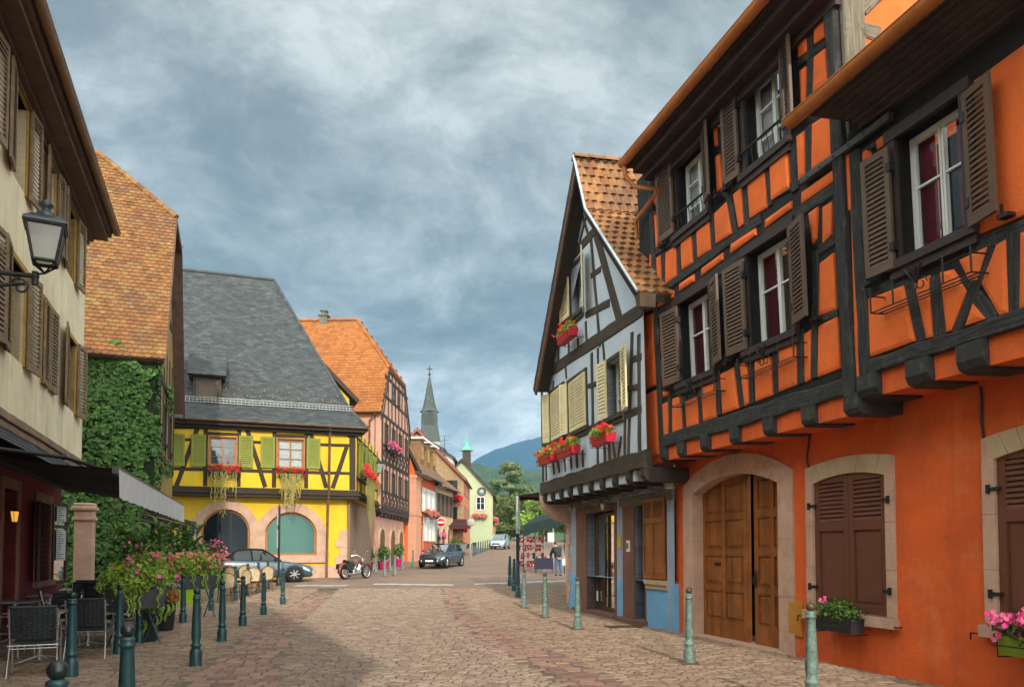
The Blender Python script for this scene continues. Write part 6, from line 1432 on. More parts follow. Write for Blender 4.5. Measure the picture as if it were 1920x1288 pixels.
# ---- church with its spire
SHING = M('grey_shingles', (.055, .062, .058), .75, .3, 3, .02, 6, stain=((.11, .12, .10), .6, 2, .5))
CY = 132; cxp = at(804, 1035, CY).x
c_ = lambda py: at(803, py, CY).z
CHU = thing('church', 'church tower with louvred belfry and slender shingled spire topped by a cross', 'church', (cxp, CY, gz(CY)))
w0, w1_ = 36 / 1450 * CY / 2, 30 / 1450 * CY / 2
def ring4(hw, z, n=4, rot=math.pi / 4): return [V3((cxp + hw * math.cos(rot + i * 2 * math.pi / n) / math.cos(math.pi / n), CY + hw * math.sin(rot + i * 2 * math.pi / n) / math.cos(math.pi / n), z)) for i in range(n)]
def loft(g, rings):
    n = len(rings[0]); vs = [p for r in rings for p in r]
    g.add(vs, [(i * n + j, i * n + (j + 1) % n, (i + 1) * n + (j + 1) % n, (i + 1) * n + j) for i in range(len(rings) - 1) for j in range(n)] + [tuple(range(n))])
R8 = math.pi / 4 + R(8)
g = MB(); loft(g, [ring4(w0 * 1.1, gz(CY), rot=R8), ring4(w0 * 1.08, c_(828), rot=R8)]); g.build('tower', M('grey_tower_plaster', (.35, .33, .30), .85, .12, .8), CHU)
g = MB(); loft(g, [ring4(w0 * 1.12, c_(830), rot=R8), ring4(w1_ * 1.0, c_(797), rot=R8), ring4(w1_ * 1.0, c_(780), rot=R8)]); g.build('tower_skirt', SHING, CHU)
g = MB(); loft(g, [ring4(w1_ * .98, c_(799), rot=R8), ring4(w1_ * .90, c_(773), rot=R8)]); bf = g.build('belfry', SLATE, CHU)
for i in range(6):
    z_ = c_(797) + (c_(776) - c_(797)) * i / 6
    g = MB(); g.box((cxp, CY - w1_ * .97, z_ + .1), (w1_ * 1.45, .3, .16), R8 - math.pi / 4); g.build('louvre', SHING, bf)
g = MB(); loft(g, [ring4(w1_ * 1.12, c_(773), 8, R8), ring4(w1_ * .80, c_(766), 8, R8), ring4(w1_ * .52, c_(745), 8, R8), ring4(w1_ * .26, c_(720), 8, R8), ring4(.03, c_(703), 8, R8)]); g.build('spire', SHING, CHU)
g = MB(); zc = c_(704); g.tube([(cxp, CY, zc - .3), (cxp, CY, c_(686))], .09, 6); zc = c_(692); g.tube([(cxp - .5, CY, zc), (cxp + .5, CY, zc)], .08, 6); g.ball((cxp, CY, c_(702)), .22, 8, 6)
g.build('cross', IRON, CHU)
NV = gablehouse('white_house', 'low slate-roofed nave beside the church tower', (790, 818), (835, 842), 127, 10, MATS['white_plaster'], SLATE, 0)[0]; NV['category'] = 'church nave'; NV.name = 'church_nave'

# ---- hills and mountain
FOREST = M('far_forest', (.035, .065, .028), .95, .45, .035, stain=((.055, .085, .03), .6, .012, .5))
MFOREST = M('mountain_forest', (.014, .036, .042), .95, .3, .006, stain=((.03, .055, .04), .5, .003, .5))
def pn(x, y, s): return math.sin(x * s + 1.3) * math.cos(y * s * 1.3 + .7) + .5 * math.sin(x * s * 2.3 + y * s * 1.9) + .25 * math.sin(x * s * 5.1 - y * s * 4.3)
def hill(name, mat, prof, Y0, Y1, nx=90, ny=24, rough=1.0, bumpy=0, kind='structure'):
    """prof: pixels of the skyline; the crest stands at Y1"""
    g = MB(); pts = [(at(px, py, Y1).x, at(px, py, Y1).z) for px, py in prof]; x0, x1 = pts[0][0], pts[-1][0]; vs = []
    def hz(x):
        for a, b in zip(pts, pts[1:]):
            if a[0] <= x <= b[0]: f = (x - a[0]) / (b[0] - a[0]); return a[1] + (b[1] - a[1]) * f
        return pts[-1][1]
    for j in range(ny + 1):
        f = j / ny
        for i in range(nx + 1):
            x = x0 + (x1 - x0) * i / nx; y_ = Y0 + (Y1 - Y0) * min(1, f * 1.25); g0 = gz(Y0) - 2
            h = hz(x) - g0; s = min(1, f * 1.25); ss = s * s * (3 - 2 * s)
            if f > .8: ss = 1 - ((f - .8) / .2) ** 2; y_ = Y1 + (f - .8) / .2 * (Y1 - Y0) * .8
            z_ = g0 + h * ss + rough * pn(x, y_, 14 / (Y1 - Y0)) * ss * (0 if abs(f - .8) < .02 else 1) + bumpy * (rnd.random() - .6) * (1 if 0 < f else 0)
            vs.append((x, y_, z_))
    g.add(vs, [(j * (nx + 1) + i, j * (nx + 1) + i + 1, (j + 1) * (nx + 1) + i + 1, (j + 1) * (nx + 1) + i) for j in range(ny) for i in range(nx)], smooth=False)
    o = g.build(name, mat); o['kind'] = kind; return o
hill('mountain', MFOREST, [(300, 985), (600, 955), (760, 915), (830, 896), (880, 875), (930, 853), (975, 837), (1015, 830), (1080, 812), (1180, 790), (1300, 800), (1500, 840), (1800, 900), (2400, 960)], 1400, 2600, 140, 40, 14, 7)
hill('hill', FOREST, [(700, 1000), (800, 930), (850, 895), (885, 875), (920, 878), (960, 892), (1010, 888), (1080, 890), (1200, 905), (1500, 930), (2000, 960)], 330, 560, 120, 30, 1.5, 3.5)

# ---- trees
BARK = M('tree_bark', (.055, .042, .03), .9, .3, 6, .02, 14)
LARCH = M('larch_needles', (.085, .12, .04), .7, .3, 5, isl=[(.09, .13, .045), (.15, .19, .065), (.2, .23, .085), (.12, .16, .06)], trans=.25)
OLIVE = M('olive_leaves', (.09, .13, .025), .7, .3, 5, isl=[(.05, .085, .018), (.10, .14, .028), (.15, .18, .035), (.07, .11, .022)], trans=.25)
def tree(name, label, base, h, rad, trunk, mat, n, leaf, kind='round', group='trees at the end of the street', lean=0):
    base = V3(base); t = thing(name, label, 'tree', base, group=group)
    g = MB(); k = 7; pts = [base + V3((lean * i / k + .15 * math.sin(i * 1.7), .1 * math.cos(i * 2.1), h * .9 * i / k - .3)) for i in range(k + 1)]
    g.tube(pts, trunk, 8, radii=[trunk * (1 - .85 * i / k) for i in range(k + 1)]); cr_ = MB()
    nb = 15 if kind == 'round' else 26; cl_ = []
    for i in range(nb):
        f = rnd.uniform(.28, .95) if kind == 'round' else .22 + .75 * (i + rnd.random()) / nb
        p = pts[0].lerp(pts[-1], f); a = rnd.uniform(0, 2 * math.pi)
        if kind == 'round': rr = rad * math.sin(math.pi * min(1, (f - .1) / .95)) ** .6 * rnd.uniform(.55, 1.0); tip = p + V3((math.cos(a) * rr, math.sin(a) * rr, rr * rnd.uniform(.1, .5)))
        else: rr = rad * (1.05 - f) ** .8 * rnd.uniform(.6, 1.15); tip = p + V3((math.cos(a) * rr, math.sin(a) * rr, rr * rnd.uniform(-.15, .25)))
        g.tube([p, p.lerp(tip, .5) + V3((0, 0, .1 * rr)), tip], trunk * .3, 5, radii=[trunk * .32, trunk * .2, trunk * .06])
        for q in ((.45, .75, 1.0) if kind == 'round' else (.35, .6, .82, 1.0)): cl_.append((p.lerp(tip, q) + V3((0, 0, .05 * rr)), rr))
    per = n // len(cl_)
    for c, rr in cl_:
        if kind == 'round': s = rad * rnd.uniform(.2, .36); cr_.leaf_cloud(c, (s, s, s * .75), per, leaf, .35)
        else: s = rad * rnd.uniform(.13, .24); cr_.leaf_cloud(c, (s * 1.2, s * 1.2, s * .45), per, leaf, .2)
    cr_.build('crown', mat, t); g.build('trunk', BARK, t); return t
def tp(px, py_base, Y): q = at(px, 1035, Y); return (q.x, Y, gz(Y))
tree('larch_tree', 'tall airy larch rising above the other trees at the end of the street', tp(958, 0, 165), at(958, 846, 165).z - gz(165), 7.6, .45, LARCH, 7500, .62, 'larch')
for i, (px, top, Y, rad, mt, lab) in enumerate([(932, 925, 150, 5.5, OLIVE, 'yellow-green round tree left of the tall larch, above the car roofs'), (985, 925, 140, 5.0, OLIVE, 'bushy olive-green tree right of the larch behind the brown awning'), (905, 898, 170, 7, LEAFDARK, 'dark green tree just right of the town hall roof'),
      (1024, 930, 125, 5.0, LEAFLIME, 'bright yellow-green tree seen between brown and dark green awnings'), (1062, 905, 120, 6, OLIVE, 'leafy tree hidden behind the blue house corner'), (955, 985, 135, 3.4, OLIVE, 'low bushy tree at the road end below the larch'), (884, 965, 140, 3.5, LEAFDARK, 'low dark tree behind the town hall side')]):
    tree('leafy_tree', lab, tp(px, 0, Y), at(px, top, Y).z - gz(Y), rad, .3, mt, 3600, .5)
for i, (px, top, Y, rad) in enumerate([(1095, 900, 95, 5), (1150, 890, 85, 6), (1230, 880, 80, 6)]):
    tree('leafy_tree', ('leafy tree beyond the blue house, nearest its corner', 'leafy tree further behind the blue house', 'leafy tree hidden deep behind the blue house')[i], tp(px, 0, Y), at(px, top, Y).z - gz(Y), rad, .3, OLIVE, 900, .7)
# ================================================================== THINGS IN THE STREET
TEAL = M('teal_paint', (.016, .060, .069), .38, .3, 6, .002, 40, spec=.55, stain=((.05, .14, .14), .5, 7, .54))
TEALD = M('dark_petrol_paint', (.010, .020, .024), .3, .3, 8, spec=.6)
PATINA = M('worn_green_paint', (.12, .19, .165), .5, .35, 7, .003, 40, spec=.45, stain=[((.40, .45, .40), .8, 22, .52), ((.035, .045, .035), .85, 9, .54)])
def bollard(name, label, loc, mat, ball, group, foot=True):
    t = local(thing(name, label, 'bollard', loc, group=group)); s = MB()
    s.lathe([(.085, .0), (.085, .20), (.078, .225), (.062, .24), (.060, .27), (.074, .285), (.074, .305), (.060, .325)], seg=18); s.build('base', mat, t); s = MB()
    s.lathe([(.058, .325), (.052, .34), (.066, .42), (.064, .50), (.047, .92), (.047, .94), (.056, .945), (.056, .965), (.044, .975), (.050, .99), (.050, 1.0), (.030, 1.015)], seg=20, flute=(.40, .93, .84)); s.build('shaft', mat, t)
    s = MB(); s.ball((0, 0, 1.055), .048, 18, 12); s.build('ball', ball, t)
    if foot: s = MB(); s.lathe([(.14, .016), (.13, .03), (.09, .035)], seg=16); s.build('foot_plate', M('rusty_plate', (.12, .07, .035), .85, .3, 8) if 'rusty_plate' not in MATS else MATS['rusty_plate'], t)
    return t
BG1, BG2 = 'teal bollards along the restaurant terrace', 'worn green bollards along the right pavement'
bA = bollard('bollard', 'teal bollard in the bottom left corner with only its ball and neck in view', at(113, 1035, 3.67) * 1, TEAL, TEALD, BG1, False); bA.location.z = gz(3)
bB = bollard('bollard', 'worn green bollard cut by the bottom edge in front of the shuttered ground-floor window', (3.04, 7.9, 0), PATINA, MATS['old_copper'], BG2)
def bl(y_, px): q = at(px, 1035, y_); return (q.x, y_, gz(y_) + .008)
outer = [((-2.72, 5.5, 0), 'dark teal bollard cut by the bottom edge, second from the left corner'), (gp(367, 1249), 'teal bollard standing alone nearest the middle of the cobbles, right of the tall black pot'),
 (gp(416, 1203), 'teal bollard right behind the one nearest the cobbles, left of the red setts'), (gp(455, 1174), 'dark bollard third along the edge of the red setts'), (gp(494, 1153), 'dark bollard fourth along the edge of the red setts, before the last one'), (gp(530, 1133), 'last bollard of the edge row, in front of the car wheel'),
 (gp(133, 1270), 'light teal bollard right beside the nearest wicker chair'), (gp(223, 1227), 'teal bollard left of the grey flower trough'), (gp(261, 1205), 'teal bollard hidden behind the grey flower trough and small black pot'), (gp(343, 1168), 'teal bollard behind the tall black pot'), (gp(371, 1152), 'bollard below the salmon flowers of the second trough'),
 (gp(396, 1145), 'bollard at the right end of the second trough'), (gp(441, 1126), 'dark bollard left among the cream rattan chairs'), (gp(464, 1117), 'dark bollard second among the cream rattan chairs'), (gp(484, 1112), 'dark bollard third among the cream rattan chairs'), (gp(502, 1104), 'dark bollard at the right end of the cream rattan chairs')]
for p, lab in outer: dup(bA, p, rnd.random(), lab, BG1)
right = [(gp(1293, 1245), 'worn green bollard in front of the left jamb of the carriage gate'), (gp(1083, 1181), 'worn green bollard with a brown foot before the shop door'), (gp(1022, 1158), 'worn green bollard in front of the corner of the blue house'), (gp(983, 1140), 'worn green bollard in front of the souvenir rack')]
for p, lab in right: dup(bB, p, rnd.random(), lab, BG2)
for (px, Y, lab) in [(971, 25.6, 'dark bollard beside the black awning post, nearest of the dark three'), (964, 28.2, 'dark bollard beside the black awning post, middle of the dark three'), (956, 31, 'dark bollard left of the awning post, farthest of the dark three')]:
    dup(bA, bl(Y, px), 0, lab, 'dark bollards by the awning post', (1.1, 1.1, 1.08))
for (px, py, lab) in [(704, 1074, 'bollard beside the potted shrub at the pink house, leftmost there'), (721, 1081, 'bollard in front of the pink flower pot at the pink house'), (731, 1071, 'bollard between the two pink pots, farther one'), (740, 1079, 'bollard between the two pink pots, nearer one'), (754, 1068, 'bollard right of the round potted bush at the pink house'), (774, 1064, 'bollard in front of the peach pilaster')]:
    dup(bB, gp(px, py), 0, lab, 'bollards by the pink house')
for i in range(11):
    Y = 64 + i * 2.3; q = at(884 + i * 4.3, 1035, Y); dup(bA, (q.x, Y, gz(Y)), 0, ('slim teal bollard of the row by the silver car, in front of the inn terrace' if i < 6 else 'slim teal bollard of the row reaching up to the silver car'), 'row of bollards before the silver car')

# ---- wicker chairs and tables
WICK = M('black_wicker', (.026, .030, .036), .55, .35, 14, .004, 90, spec=.45)
ALU = M('brushed_aluminium', (.55, .55, .54), .3, .12, 9, metal=.9)
def chair(label, loc, rz):
    t = local(thing('cafe_chair', label, 'chair', loc, rz, 'black wicker chairs on the terrace')); s = MB()
    for i in range(15): y_ = -.23 + i * .033; s.tube([(x, y_, .44 + .015 * math.sin(i * 3.1 + x * 40) * .4 - .012 * math.cos(x * 6)) for x in (-.23, -.12, 0, .12, .23)], .0155, 5)
    s.build('seat', WICK, t); s = MB()
    for i in range(15):
        z_ = .50 + i * .0265; lean = (z_ - .5) * .28; wd = .235 + (z_ - .5) * .06
        s.tube([(x * wd, -.25 - lean - .05 * (1 - x * x) * .9 + .004 * (-1) ** (i + k), z_) for k, x in enumerate((-1, -.75, -.5, -.25, 0, .25, .5, .75, 1))], .0135, 5)
    for k in range(9):
        x = -.9 + k * .225; s.tube([(x * (.235 + (z_ - .5) * .06), -.262 - (z_ - .5) * .28 - .05 * (1 - x * x) * .9, z_) for z_ in (.49, .6, .7, .8, .89)], .010, 5)
    s.tube([(x * .262, -.25 - .112 - .05 * (1 - x * x) * .9, .895) for x in (-1, -.5, 0, .5, 1)], .02, 6); s.build('backrest', WICK, t)
    for sx in (-1, 1):
        s = MB(); s.tube([(sx * .275, .25, 0), (sx * .275, .235, .40), (sx * .275, .21, .60), (sx * .275, .16, .645), (sx * .275, -.15, .65), (sx * .27, -.30, .66)], .0135, 7); s.build('armrest', ALU, t)
        s = MB(); s.tube([(sx * .275, -.33, 0), (sx * .26, -.25, .42), (sx * .262, -.33, .74), (sx * .262, -.362, .88)], .0135, 7); s.build('leg', ALU, t)
        s = MB(); s.tube([(sx * .275, -.26, .40), (sx * .275, .24, .40)], .012, 6); s.build('side_rail', ALU, t)
    s = MB(); s.tube([(-.27, .24, .42), (.27, .24, .42)], .012, 6); s.build('front_rail', ALU, t); s = MB(); s.tube([(-.27, -.26, .40), (.27, -.26, .40)], .012, 6); s.tube([(-.27, -.26, .36), (.27, -.26, .36)], .009, 6); s.build('rear_rail', ALU, t)
    return t
TTOP = M('grey_table_top', (.26, .27, .28), .35, .15, 6, spec=.5)
def table(label, loc, rz=0):
    t = local(thing('cafe_table', label, 'table', loc, rz, 'terrace tables')); s = MB(); s.bbox((0, 0, .725), (.70, .70, .03), .008); s.build('tabletop', TTOP, t)
    s = MB(); s.lathe([(.035, .03), (.035, .71)], seg=12); s.build('column', ALU, t)
    s = MB()
    for i in range(4): a = math.pi / 4 + i * math.pi / 2; s.tube([(0, 0, .09), (.2 * math.cos(a), .2 * math.sin(a), .05), (.36 * math.cos(a), .36 * math.sin(a), .015)], .018, 6)
    s.build('foot', ALU, t); return t
TL = R(20)
c0 = chair('black wicker chair with its back to us, nearest in the left bottom corner', (*at(70, 1035, 10.2).xy, .02), R(27))
for px, Y, rz, lab in [(172, 11.9, R(17), 'black wicker chair with its back to us, second from the left corner beside a bollard'), (20, 11.6, R(-80), 'black wicker chair cut by the left edge, pulled up to the nearest table'), (100, 12.6, R(175), 'black wicker chair facing us across the nearest table'),
    (212, 13.9, R(160), 'black wicker chair behind the second table by the grey trough'), (120, 14.6, R(-60), None), (60, 15.4, R(-70), None), (190, 15.6, R(20), None), (150, 17.4, R(190), None), (230, 16.0, R(130), None), (175, 19.5, R(10), None), (215, 20.0, R(70), None), (135, 19.6, R(-80), None), (240, 18.0, R(150), None)]:
    dup(c0, (*at(px, 1035, Y).xy, .02), rz, lab or 'black wicker chair deep among the shaded tables under the awning')
t0 = table('grey square table nearest the left edge, behind the first chair', (*at(78, 1035, 11.3).xy, .02), TL)
for px, Y, lab in [(168, 13.0, 'grey square table left of the trough, behind the second chair'), (30, 13.6, 'grey table at the left edge by the restaurant door'), (95, 15.6, 'grey table under the open window with menus'), (190, 17.0, 'grey table in front of the stone pillar'), (170, 20.6, 'farthest grey table, beside the lime planter')]: dup(t0, (*at(px, 1035, Y).xy, .02), TL, lab)

# ---- rattan chairs
RATT = M('cream_rattan', (.50, .40, .24), .6, .25, 10, .003, 60, stain=((.25, .14, .06), .4, 12, .55)); RATD = M('brown_cane', (.20, .09, .035), .5, .25, 8)
def rattan(label, loc, rz):
    t = local(thing('rattan_chair', label, 'chair', loc, rz, 'cream rattan chairs by the parked convertible')); s = MB()
    arc_ = [(-.20, -.215, .46), (-.215, -.22, .55), (-.225, -.23, .66)] + [(.225 * math.sin(a), -.235 - .03 * math.cos(a), .70 + .20 * math.cos(a)) for a in [math.pi * (-.5 + i / 8) for i in range(9)]] + [(.225, -.23, .66), (.215, -.22, .55), (.20, -.215, .46)]
    s.tube(arc_, .022, 6); s.tube([(-.17, -.21, .44), (-.2, -.21, .47), (-.17, -.24, .44)], .015, 5); s.build('back_hoop', RATD, t)
    s = MB(); s.add([(0, -.235, .62)] + [(p[0] * .95, p[1] - .005, p[2]) for p in arc_], [(0, i, i + 1) for i in range(1, 15)] + [(0, 15, 1)]); s.add([(0, -.225, .62)] + [(p[0] * .95, p[1] + .008, p[2]) for p in arc_], [(0, i, i + 1) for i in range(1, 15)] + [(0, 15, 1)]); s.build('backrest', RATT, t)
    s = MB(); s.lathe([(.02, .43), (.22, .43), (.235, .45), (.22, .475), (.02, .475)], seg=16); s.build('seat', RATT, t)
    for sx in (-1, 1):
        for sy in (-1, 1): s = MB(); s.tube([(sx * .17, sy * .17, .44), (sx * .2, sy * .21, 0)], .017, 6); s.build('leg', RATD, t)
    s = MB(); s.tube([(.19 * math.cos(a), .19 * math.sin(a), .2) for a in [i * math.pi / 8 for i in range(17)]], .011, 5); s.build('stretcher', RATD, t)
    return t
r0 = rattan('cream rattan chair at the left end by the salmon flowers', (*at(424, 1035, 24).xy, gz(24) + .02), R(30))
for px, Y, rz, lab in [(452, 25.5, R(150), 'cream rattan chair second from the left, round back toward us'), (474, 27, R(190), 'cream rattan chair in the middle of the group'), (497, 28, R(170), 'cream rattan chair at the right end in front of the car door'), (440, 27.5, R(-20), 'cream rattan chair at the rear left, near the car tail'), (462, 29, R(10), 'cream rattan chair at the rear, against the car side')]: dup(r0, (*at(px, 1035, Y).xy, gz(Y) + .02), rz, lab)

# ---- planters
DKPOT = M('anthracite_planter', (.022, .024, .030), .45, .2, 5, spec=.45)
LIME = M('lime_planter', (.34, .50, .02), .4, .06, 4, spec=.45, trans=.15)
def plant_pot(name, label, loc, prof, mat, foliage, flowers=(), trail=None, cat='flower pot', n=260, leaf=.07, group=None):
    """foliage = [(offset, radii, material)]"""
    t = local(thing(name, label, cat, loc, group=group)); s = MB(); s.lathe(prof, seg=20); s.build('pot', mat, t)
    for off, rad, mt in foliage: s = MB(); s.leaf_cloud(off, rad, n, leaf, .3); s.build('foliage', mt, t)
    for off, rad, mt, k in flowers:
        s = MB()
        for _ in range(k):
            d = V3((rnd.gauss(0, 1), rnd.gauss(0, 1) - .5, rnd.gauss(0, .8) + .4)).normalized(); s.blossom(V3(off) + V3((d.x * rad[0], d.y * rad[1], d.z * rad[2])), .035)
        s.build('flowers', mt, t)
    if trail:
        s = MB()
        for _ in range(trail[0]):
            a = rnd.uniform(0, 2 * math.pi); r_ = prof[-1][0] + .03; z_ = prof[-1][1] + .02; L_ = rnd.uniform(.3, 1) * trail[1]
            for k in range(int(L_ / .03)): s.leaf((r_ * math.cos(a) + .04 * math.sin(k * .5 + a), r_ * math.sin(a) + .03 * math.cos(k * .4), z_ - k * .03), (math.cos(a), math.sin(a), .4), .055)
        s.build('trailing_stems', trail[2], t)
    return t
potp = [(.13, 0), (.14, .02), (.20, .62), (.21, .64), (.19, .64), (.18, .58)]
VARI = M('silver_leaf', (.16, .22, .13), .6, .3, 6, isl=[(.10, .15, .08), (.2, .27, .16), (.3, .36, .22)], trans=.2)
AUT = M('rusty_leaf', (.45, .16, .04), .6, .3, 6, isl=[(.3, .08, .02), (.5, .2, .05), (.4, .25, .06)], trans=.2)
plant_pot('flower_pot', 'tall black pot with a silvery bush and rusty trailing leaves on the pavement', (*gp(311, 1183).xy, .02), potp, DKPOT, [((0, 0, .82), (.30, .28, .24), VARI), ((.16, -.1, .70), (.16, .14, .16), AUT)], [((0, 0, .85), (.3, .28, .26), PINKFL, 6)], (16, .5, LEAFLIME))
plant_pot('flower_pot', 'small black pot overflowing with yellow-green trailing plants below the grey trough', (*gp(278, 1203).xy, .02), [(.14, 0), (.15, .02), (.17, .48), (.18, .5), (.16, .5), (.15, .45)], DKPOT, [((0, 0, .62), (.28, .26, .2), LEAFLIME)], [((-.1, -.1, .72), (.14, .12, .12), REDFL, 9)], (30, .62, LEAFLIME))
def trough(label, c, L_, rz, foliage_m, flowers_m, hz=.72, nf=40, rad=.34):
    t = local(thing('flower_trough', label, 'planter', c, rz, 'flower troughs on stands round the terrace')); s = MB(); w = .17
    s.hexa([(-L_ / 2 + .04, -w * .7, hz), (L_ / 2 - .04, -w * .7, hz), (L_ / 2 - .04, w * .7, hz), (-L_ / 2 + .04, w * .7, hz), (-L_ / 2, -w, hz + .32), (L_ / 2, -w, hz + .32), (L_ / 2, w, hz + .32), (-L_ / 2, w, hz + .32)]); s.build('planter', M('grey_trough', (.07, .072, .08), .5, .2, 5) if 'grey_trough' not in MATS else MATS['grey_trough'], t)
    for x in (-L_ * .35, L_ * .35):
        s = MB(); s.tube([(x, -.2, 0), (x, .14, hz)], .016, 6); s.tube([(x, .2, 0), (x, -.14, hz)], .016, 6); s.tube([(x, -.2, hz + .02), (x, .2, hz + .02)], .014, 6); s.build('stand', TEAL, t)
    s = MB()
    for i in range(int(L_ / .22)): s.leaf_cloud((-L_ / 2 + .12 + i * .22 + rnd.uniform(-.05, .05), rnd.uniform(-.08, .08), hz + .52 + rnd.uniform(-.1, .2)), (rad * rnd.uniform(.8, 1.2), rad * .95, rad * rnd.uniform(.7, 1.15)), 330, .075, .25)
    for i in range(int(L_ / .12)):
        x = -L_ / 2 + rnd.random() * L_; L2 = rnd.uniform(.1, .5)
        for k in range(int(L2 / .035)): s.leaf((x + .03 * math.sin(k), -w - .05 - .02 * math.sin(k * .6), hz + .34 - k * .035), (0, -1, .4), .06)
    s.build('foliage', foliage_m, t); s = MB()
    for _ in range(int(nf * L_)):
        s.blossom((rnd.uniform(-L_ / 2 - .1, L_ / 2 + .1), rnd.uniform(-.40, .12), hz + .5 + rnd.random() * rad * 1.3), .045)
    s.build('flowers', flowers_m, t); return t
trough('grey trough on crossed legs with lime leaves and pink flowers beside a bollard', (*at(255, 1035, 13.3).xy, .02), 1.1, R(70), LEAFLIME, PINKFL, .62, 22, .34)
trough('long trough on a stand brimming with salmon flowers behind the tall black pot', (*at(352, 1035, 18.6).xy, .02), 1.9, R(62), LEAFLIME, SALMON, .70, 60, .30)
# lime boxes with tropical foliage
def bigleaf(s, base, ang, L_, up):
    d = V3((math.cos(ang), math.sin(ang), 0)); pts = [V3(base) + d * (L_ * .55 * f * f) + V3((0, 0, up * (f - .35 * f * f))) for f in (0, .3, .55, .8, 1)]; sd = V3((-d.y, d.x, 0)); ws = [.02, .35, .5, .38, .02]; vs = []
    for p, w in zip(pts, ws): vs += [p - sd * w * L_ * .28 + V3((0, 0, .03)), p - V3((0, 0, .02)), p + sd * w * L_ * .28 + V3((0, 0, .03))]
    s.add(vs, [(3 * i, 3 * i + 1, 3 * i + 4, 3 * i + 3) for i in range(4)] + [(3 * i + 1, 3 * i + 2, 3 * i + 5, 3 * i + 4) for i in range(4)], smooth=True)
for px, Y, wd, lab, sh_ in [(258, 21.5, 1.35, 'wide lime-green planter box with dark shrubs in front of the ivy', LEAFG), (338, 23.5, 1.2, 'lime-green planter box with tall pointed leaves left of the pink petunias', LEAFG)]:
    q = at(px, 1035, Y); t = local(thing('lime_planter', lab, 'planter', (q.x, Y, .02), R(10), 'lime-green planter boxes')); s = MB(); s.bbox((0, 0, .68), (wd, .45, 1.36), .03); s.build('box', LIME, t)
    s = MB()
    for i in range(6): s.leaf_cloud((-wd / 2 + .1 + i * wd / 6, rnd.uniform(-.15, .1), 1.6 + rnd.uniform(-.1, .35)), (.36, .36, .4), 260, .12, .25)
    s.build('shrub', sh_, t); s = MB()
    for i in range(44): bigleaf(s, (rnd.uniform(-wd / 2, wd / 2), rnd.uniform(-.1, .1), 1.45 + rnd.random() * .75), rnd.uniform(0, 6.3), rnd.uniform(.4, .7), rnd.uniform(.3, .8))
    s.build('broad_leaves', LEAFG, t)
    s = MB()
    for i in range(14): s.blossom((rnd.uniform(-wd / 2, wd / 2), -.3, 1.4 + rnd.random() * .5), .04)
    s.build('flowers', PINKFL, t)
plant_pot('petunia_stand', 'round bush of magenta petunias raised on a stand before the dark arched window', (*at(398, 1035, 24.5).xy, .05), [(.2, 0), (.06, .05), (.05, .9), (.22, 1.0), (.26, 1.2), (.24, 1.2)], DKPOT, [((0, 0, 1.55), (.46, .42, .38), LEAFG), ((-.3, 0, 1.5), (.3, .3, .3), LEAFDARK)], [((0, -.05, 1.55), (.50, .44, .42), PINKFL, 70)], (14, .4, LEAFG), cat='flower stand', n=420, leaf=.075)

# ---- flower boxes on the houses
REDBOX = M('red_flower_box', (.55, .012, .03), .4, .1, 4, spec=.5); PINKBOX = M('magenta_box', (.45, .02, .12), .45, .1, 4)
def fbox_(F, u0, u1, v, n, label, boxm, flm, trailm=None, group=None, nf=70, leafm=LEAFG, fol=.16, ltr=1.4, tr=34, fr=.042, spread=.16):
    t = thing('flower_box', label, 'flower box', F.P((u0 + u1) / 2, v, n), group=group); g = MB(); d = .12
    g.hexa([F.P(u0 + .03, v, n - d * .8), F.P(u1 - .03, v, n - d * .8), F.P(u1 - .03, v, n + d * .8), F.P(u0 + .03, v, n + d * .8), F.P(u0, v + .2, n - d), F.P(u1, v + .2, n - d), F.P(u1, v + .2, n + d), F.P(u0, v + .2, n + d)]); g.build('planter', boxm, t)
    g = MB(); 
    for a in (u0 + .06, u1 - .06): g.tube([F.P(a, v - .02, 0), F.P(a, v - .02, n + d + .02), F.P(a, v + .16, n + d + .03)], .009, 5)
    g.tube([F.P(u0, v + .10, n + d + .03), F.P(u1, v + .10, n + d + .03)], .009, 5); g.build('bracket', IRON, t)
    g = MB(); k = max(2, int((u1 - u0) / .18))
    for i in range(k): g.leaf_cloud(F.P(u0 + (u1 - u0) * (i + .5) / k, v + .26 + rnd.uniform(-.03, .06), n + .02), (fol, fol, fol * .9), 110, .065, .3)
    g.build('foliage', leafm, t); g = MB()
    for _ in range(nf // 3):
        c = F.P(rnd.uniform(u0 - spread * .5, u1 + spread * .5), v + .26 + rnd.gauss(.06, spread * .5), n + rnd.uniform(-.05, .22))
        for _k in range(7): o_ = V3((rnd.gauss(0, 1), rnd.gauss(0, 1), rnd.gauss(0, 1))).normalized() * fr; g.blossom(c + o_, fr * .62)
    g.build('flowers', flm, t)
    if trailm:
        g = MB()
        for i in range(tr):
            u = u0 + (u1 - u0) * rnd.betavariate(1.6, 1.6); L_ = ltr * rnd.uniform(.35, 1) * (1 - .45 * abs((u - (u0 + u1) / 2) / (u1 - u0) * 2)); ph = rnd.uniform(0, 6)
            for q in range(int(L_ / .035)): g.leaf(F.P(u + .02 * math.sin(q * .5 + ph), v + .18 - q * .035, n + d + .05 + .02 * math.cos(q * .4 + ph)), F.N + V3((rnd.uniform(-.5, .5), 0, rnd.uniform(-.3, .6))), .05)
        g.build('trailing_stems', trailm, t)
    return t
GB = 'red geranium boxes with golden trailers on the yellow house'
vb_ = yu(380, 365)[1]
fbox_(YU, yu(290, 340)[0], yu(475, 340)[0], vb_, .22, 'red geranium box with a narrow golden trailer under the left window of the yellow house', DKPOT, REDFL, TRAIL, GB, 130, fr=.06, fol=.22, ltr=2.3, tr=26, spread=.26)
